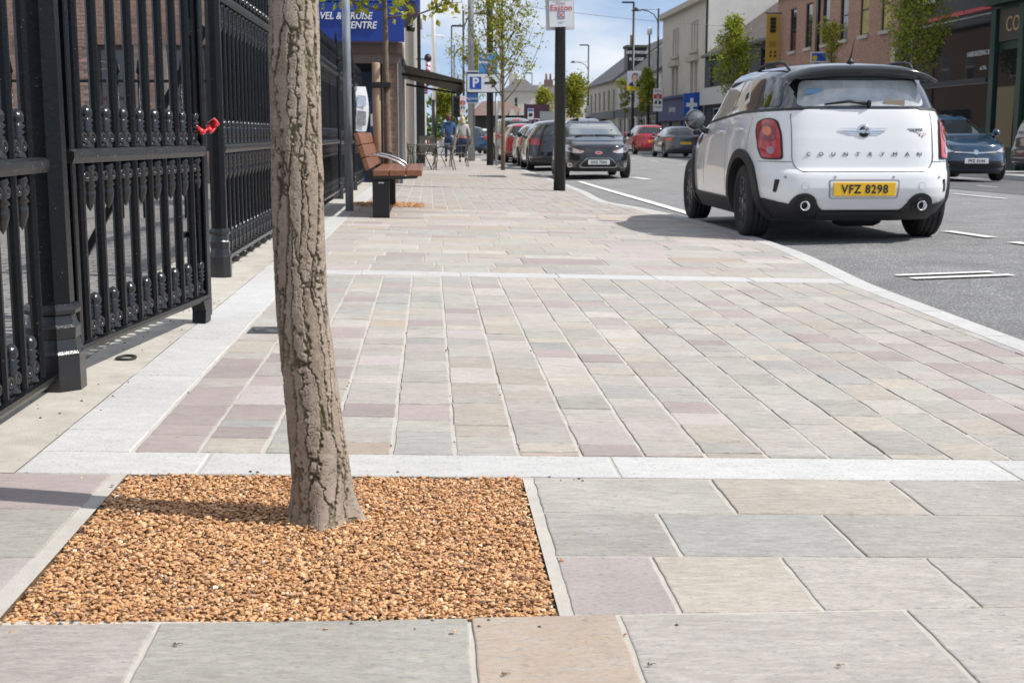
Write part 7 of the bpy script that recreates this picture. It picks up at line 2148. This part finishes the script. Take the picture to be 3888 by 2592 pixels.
def person(label, x, y, rz, h, hair, hairlen, top, legs, shoe, stride, fem=False, extra=None):
    """stands on the pavement, local -Y is behind (seen by the camera), +Y is the walking direction"""
    t = empty('person', (x, y, zp(x, y)), rz, label, 'person', None, h / 1.76)
    sh = .175 if fem else .20; hp = .10 if fem else .095
    s = stride
    # joints
    hipL, hipR = (-hp, 0, .90), (hp, 0, .90)
    kneeL, kneeR = (-hp - .005, .10 * s, .50), (hp + .005, .02 * s, .50)
    ankL, ankR = (-hp, .16 * s, .09), (hp, -.26 * s, .14)
    elL, elR = (-sh - .07, -.06, 1.13), (sh + .07, .02, 1.13)
    wrL, wrR = (-sh - .075, .04, .90), (sh + .085, .10, .91)
    # body: pelvis, spine, neck, head, arms and legs in one skin
    N = [((0, 0, .95), (.11, .085)), ((0, 0, 1.15), (.11, .08)), ((0, -.01, 1.36), (.14, .095)), ((0, -.01, 1.47), .06), ((0, .0, 1.54), .052), ((0, .015, 1.60), .078), ((0, .012, 1.69), .082), ((0, .005, 1.74), .05),
         ((-sh, -.01, 1.40), .055), (elL, .040), (wrL, .028), ((sh, -.01, 1.40), .055), (elR, .040), (wrR, .028),
         (hipL, .085), (kneeL, .056), (ankL, .038), (hipR, .085), (kneeR, .056), (ankR, .038)]
    E_ = [(0, 1), (1, 2), (2, 3), (3, 4), (4, 5), (5, 6), (6, 7), (2, 8), (8, 9), (9, 10), (2, 11), (11, 12), (12, 13), (0, 14), (14, 15), (15, 16), (0, 17), (17, 18), (18, 19)]
    body = add('body', skin_mesh('body', N, E_, m_skin2), t)
    b = MB(); hand(b, wrL, (0, .15, -1)); hand(b, wrR, (0, .2, -1))
    for sg in (-1, 1):
        b.lathe([(0, -.008), (.016, -.006), (.018, .0), (.012, .008), (0, .010)], 8, sg * .085, .005, 1.635, axis='x')
        b.lathe([(0, 0), (.012, .004), (0, .010)], 8, sg * .03, .088, 1.645, axis='y')
    b.lathe([(0, 0), (.016, .010), (0, .028)], 8, 0, .085, 1.615, axis='y')
    b.build('hands_and_face', m_skin2, body)
    # top garment
    g = 1.10
    N = [((0, 0, .965 if fem else .90), (.165, .130)), ((0, 0, 1.12), (.135 if fem else .155, .115)), ((0, -.01, 1.34), (.165, .12)), ((0, -.015, 1.455), .085),
         ((-sh, -.01, 1.40), .072), (elL, .055), ((wrL[0], wrL[1] - .02, wrL[2] + .05), .042), ((sh, -.01, 1.40), .072), (elR, .055), ((wrR[0], wrR[1] - .02, wrR[2] + .05), .042)]
    add('jacket', skin_mesh('jacket', N, [(0, 1), (1, 2), (2, 3), (2, 4), (4, 5), (5, 6), (2, 7), (7, 8), (8, 9)], top), t)
    # trousers
    N = [((0, 0, 1.02), (.145, .115)), ((0, 0, .90), (.16, .13)), ((-hp, 0, .80), .098), (kneeL, .066), ((ankL[0], ankL[1] - .01, ankL[2] + .05), .052), ((hp, 0, .80), .098), (kneeR, .066), ((ankR[0], ankR[1] + .01, ankR[2] + .05), .052)]
    add('trousers', skin_mesh('trousers', N, [(0, 1), (1, 2), (2, 3), (3, 4), (1, 5), (5, 6), (6, 7)], legs, root=1), t)
    for (ax, ay, az), lift in ((ankL, 0), (ankR, 1)):
        heel = (ax, ay - .05, .035 if not lift else .12); toe = (ax, ay + .17, .030 if not lift else .015)
        N = [((ax, ay, az), .045), (heel, .040), ((ax, ay + .08, (heel[2] + toe[2]) / 2), .042), (toe, .030)]
        add('shoe', skin_mesh('shoe', N, [(0, 1), (1, 2), (2, 3)], shoe, root=1), t)
    # hair
    b = MB(); b.smooth = True
    k = 14
    vs = []; fs = []; rows = 8
    zlow = 1.60 - hairlen
    for i in range(rows):
        f = i / (rows - 1)
        z = 1.785 - f * (1.785 - zlow)
        rr = .102 * math.sin(min(1, f * 1.9 + .12) * math.pi / 2) * (1.0 if z > 1.56 else 1.0 + hairlen * .6 * math.sin((1.56 - z) / max(hairlen, .01) * 2.2))
        for j in range(k):
            a = 2 * math.pi * j / k
            yy = -.005 + rr * 1.08 * math.sin(a)
            if z < 1.70 and math.sin(a) > .3: yy = min(yy, .02 + (z - 1.60) * .3)
            vs.append((rr * math.cos(a), yy, z + .006 * math.sin(j * 3)))
    for i in range(rows - 1):
        for j in range(k): fs.append((i * k + j, i * k + (j + 1) % k, (i + 1) * k + (j + 1) % k, (i + 1) * k + j))
    fs.append(tuple(range(k))); fs.append(tuple(range((rows - 1) * k, rows * k)))
    b._add(vs, fs, True); b.build('hair', hair, t)
    if extra: extra(t, wrR, sh)
    return t
m_jeans = M('jeans', (.035, .06, .13), .85, var=.3, vscale=12)
m_hood = M('hoodie_blue', (.045, .105, .235), .9, var=.15, vscale=10)
m_jack = M('jacket_grey', (.50, .49, .47), .9, var=.1, vscale=12)
def hoodie(t, w, sh):
    N = [((-.09, -.06, 1.475), .045), ((0, -.105, 1.44), .060), ((.09, -.06, 1.475), .045)]
    add('hood', skin_mesh('hood', N, [(0, 1), (1, 2)], m_hood, root=1), t)
person('person in a blue hoodie and jeans walking away past the cafe tables', at(1031, 369, 51).x, 51.0, R(4), 1.76, M('hair_brown', (.10, .045, .022), .7), .05, m_hood, m_jeans, M('shoe_dark', (.03, .03, .035), .6), .6, extra=hoodie)
def handbag(t, w, sh):
    b = MB(); b.cbox(sh + .03, sh + .13, -.17, .13, .66, .93, .03); bag = b.build('handbag', M('bag_brown', (.055, .028, .022), .6), t)
    b = MB(); b.tube([(sh + .08, -.10, .93), (sh - .02, -.10, 1.25), (sh - .07, -.02, 1.475), (sh - .02, .09, 1.25), (sh + .08, .08, .93)], .009, 6); b.build('strap', M('bag_brown', (.055, .028, .022), .6), bag)
    b = MB(); b.lathe([(.150, .915), (.158, .925), (.150, .945)], 16); o = b.build('hem', M('hem_orange', (.55, .10, .05), .8), t); o.scale = (1, .78, 1)
person('blonde person in a pale grey jacket and jeans carrying a brown handbag', at(1063, 371, 50.2).x, 50.2, R(2), 1.70, M('hair_blonde', (.58, .45, .27), .6), .13, m_jack, m_jeans, M('shoe_purple', (.10, .07, .16), .6), .75, fem=True, extra=handbag)

# ================================================================ cafe furniture
m_cafe = M('cafe_metal', (.075, .068, .060), .45, metal=.4)
m_mesh = M('chair_mesh', (.155, .135, .115), .85, var=.12, vscale=60)
def cafe_chair(label, x, y, rz):
    t = empty('cafe_chair', (x, y, zp(x, y)), rz, label, 'chair', 'cafe chairs outside the brick shop')
    b = MB(); b.cbox(-.23, .24, -.235, .235, .425, .445, .008); b.build('seat', m_mesh, t)
    mt = Matrix.Translation((-.24, 0, .46)) @ Matrix.Rotation(R(-13), 4, 'Y')
    b = MB(); b.cbox(-.012, .012, -.225, .225, .02, .50, .008, mat=mt); b.build('backrest', m_mesh, t)
    for sg in (-1, 1):
        b = MB(); b.tube([(.27, sg * .26, 0), (.22, sg * .255, .43)], .0135, 7); b.build('leg', m_cafe, t)
        b = MB(); b.tube([(-.30, sg * .26, 0), (-.22, sg * .25, .43)], .0135, 7); b.build('leg', m_cafe, t)
        b = MB(); b.tube([(-.22, sg * .245, .43), (-.36, sg * .235, .96)], .014, 7); b.build('back_post', m_cafe, t)
        b = MB(); b.tube([(-.29, sg * .25, .68), (-.05, sg * .28, .67), (.18, sg * .275, .65), (.24, sg * .26, .60), (.22, sg * .255, .43)], .014, 7); b.build('armrest', m_cafe, t)
    b = MB(); b.tube([(-.36, -.235, .96), (-.365, 0, .965), (-.36, .235, .96)], .014, 7); b.build('back_rail', m_cafe, t)
    return t
def cafe_table(label, x, y):
    t = empty('cafe_table', (x, y, zp(x, y)), 0, label, 'table', 'cafe tables outside the brick shop')
    b = MB(); b.lathe([(0, .70), (.36, .70), (.37, .71), (.36, .72), (0, .72)], 24); b.build('tabletop', M('table_glass', (.16, .17, .17), .1, spec=.8), t)
    for k in range(4):
        a = math.pi / 4 + k * math.pi / 2
        b = MB(); b.tube([(.32 * math.cos(a), .32 * math.sin(a), 0), (.08 * math.cos(a), .08 * math.sin(a), .38), (.28 * math.cos(a), .28 * math.sin(a), .70)], .013, 6); b.build('leg', m_cafe, t)
    return t
cafe_table('cafe table nearest the brick pier', -.16, 38.6); cafe_table('cafe table farther along beside the pedestrians', .30, 42.2)
for lb, x, y, a in (('cafe chair nearest the brick pier facing the street', -.74, 38.8, 8), ('cafe chair on the street side with its back to the kerb', .42, 38.5, 172), ('cafe chair behind the nearer table', -.10, 39.5, -95),
                    ('cafe chair beside the farther table on the wall side', -.42, 42.3, 5), ('cafe chair beside the farther table on the street side', .92, 42.6, 185)):
    cafe_chair(lb, x, y, R(a))
for i, (x, y, c_) in enumerate(((-.10, 38.55, (.6, .6, .58)), (-.02, 38.65, (.45, .1, .08)))):
    b = MB(); b.lathe([(.03, 0), (.033, .06), (.02, .10), (.022, .12), (0, .12)], 10)
    tag(b.build('condiment_pot', M('pot_%d' % i, c_, .4), None, (x, y, zp(x, y) + .72)), ('white condiment pot on the nearer cafe table', 'red condiment pot on the nearer cafe table')[i], 'pot')
# bits lying about
for i, (px_, py_, c_, lb) in enumerate(((1492, 1518, (.10, .05, .03), 'tiny withered leaf on the joint beside the orange slab'), (1928, 1510, (.16, .12, .04), 'tiny withered leaf with a green stalk on the grey slab'), (1158, 1548, (.12, .07, .03), 'tiny withered leaf on the orange slab'), (405, 1497, (.09, .05, .03), 'tiny brown husk on the front joint'))):
    d_ = _cm @ Vector(((px_ - 1176) / 3040.0, -(py_ - 784) / 3040.0, -1.0)); t_ = -CAMH / d_.z; P = d_ * t_
    b = MB()
    for k in range(4):
        a = k * 1.7 + i; b._add([(0, 0, .002), (.0045 * math.cos(a), .0045 * math.sin(a), .005), (.006 * math.cos(a + .5), .006 * math.sin(a + .5), .003), (.004 * math.cos(a + 1), .004 * math.sin(a + 1), .001)], [(0, 1, 2, 3)])
    b.tube([(0, 0, .002), (.006, .003, .003), (.012, .003, .002)], .0006, 4)
    tag(b.build('withered_leaf', M('dead_leaf_%d' % i, c_, .8), None, (P.x, P.y, zp(P.x, P.y) + .0015)), lb, 'leaf')

# grit and debris on the concrete and along the joints
r_ = np.random.RandomState(9); b = MB()
for k in range(150):
    x_, y_ = (r_.uniform(-1.45, -1.05), r_.uniform(3.45, 8.0)) if k < 70 else ((-.84 + .1808 * r_.randint(0, 16) + r_.normal(0, .004), r_.uniform(3.7, 7.5)) if k < 120 else (r_.uniform(-.85, .5), r_.choice([2.36, 3.43]) + r_.normal(0, .02)))
    q_ = r_.uniform(.002, .006); z_ = zp(x_, y_)
    vs = [(x_ + q_ * math.cos(a) * r_.uniform(.6, 1.3), y_ + q_ * math.sin(a) * r_.uniform(.6, 1.3), z_) for a in (0, 1.3, 2.6, 3.9, 5.1)] + [(x_, y_, z_ + q_ * .8)]
    b._add(vs, [(0, 1, 5), (1, 2, 5), (2, 3, 5), (3, 4, 5), (4, 0, 5)], False)
tag(b.build('grit', M('grit', (.075, .06, .045), .9)), 'scattered dark grit on the concrete strip and paving joints', 'grit', kind='stuff')
for o in D.objects:
    if o.type == 'MESH' and not o.data.materials:
        o.data.materials.append(m_mortar)
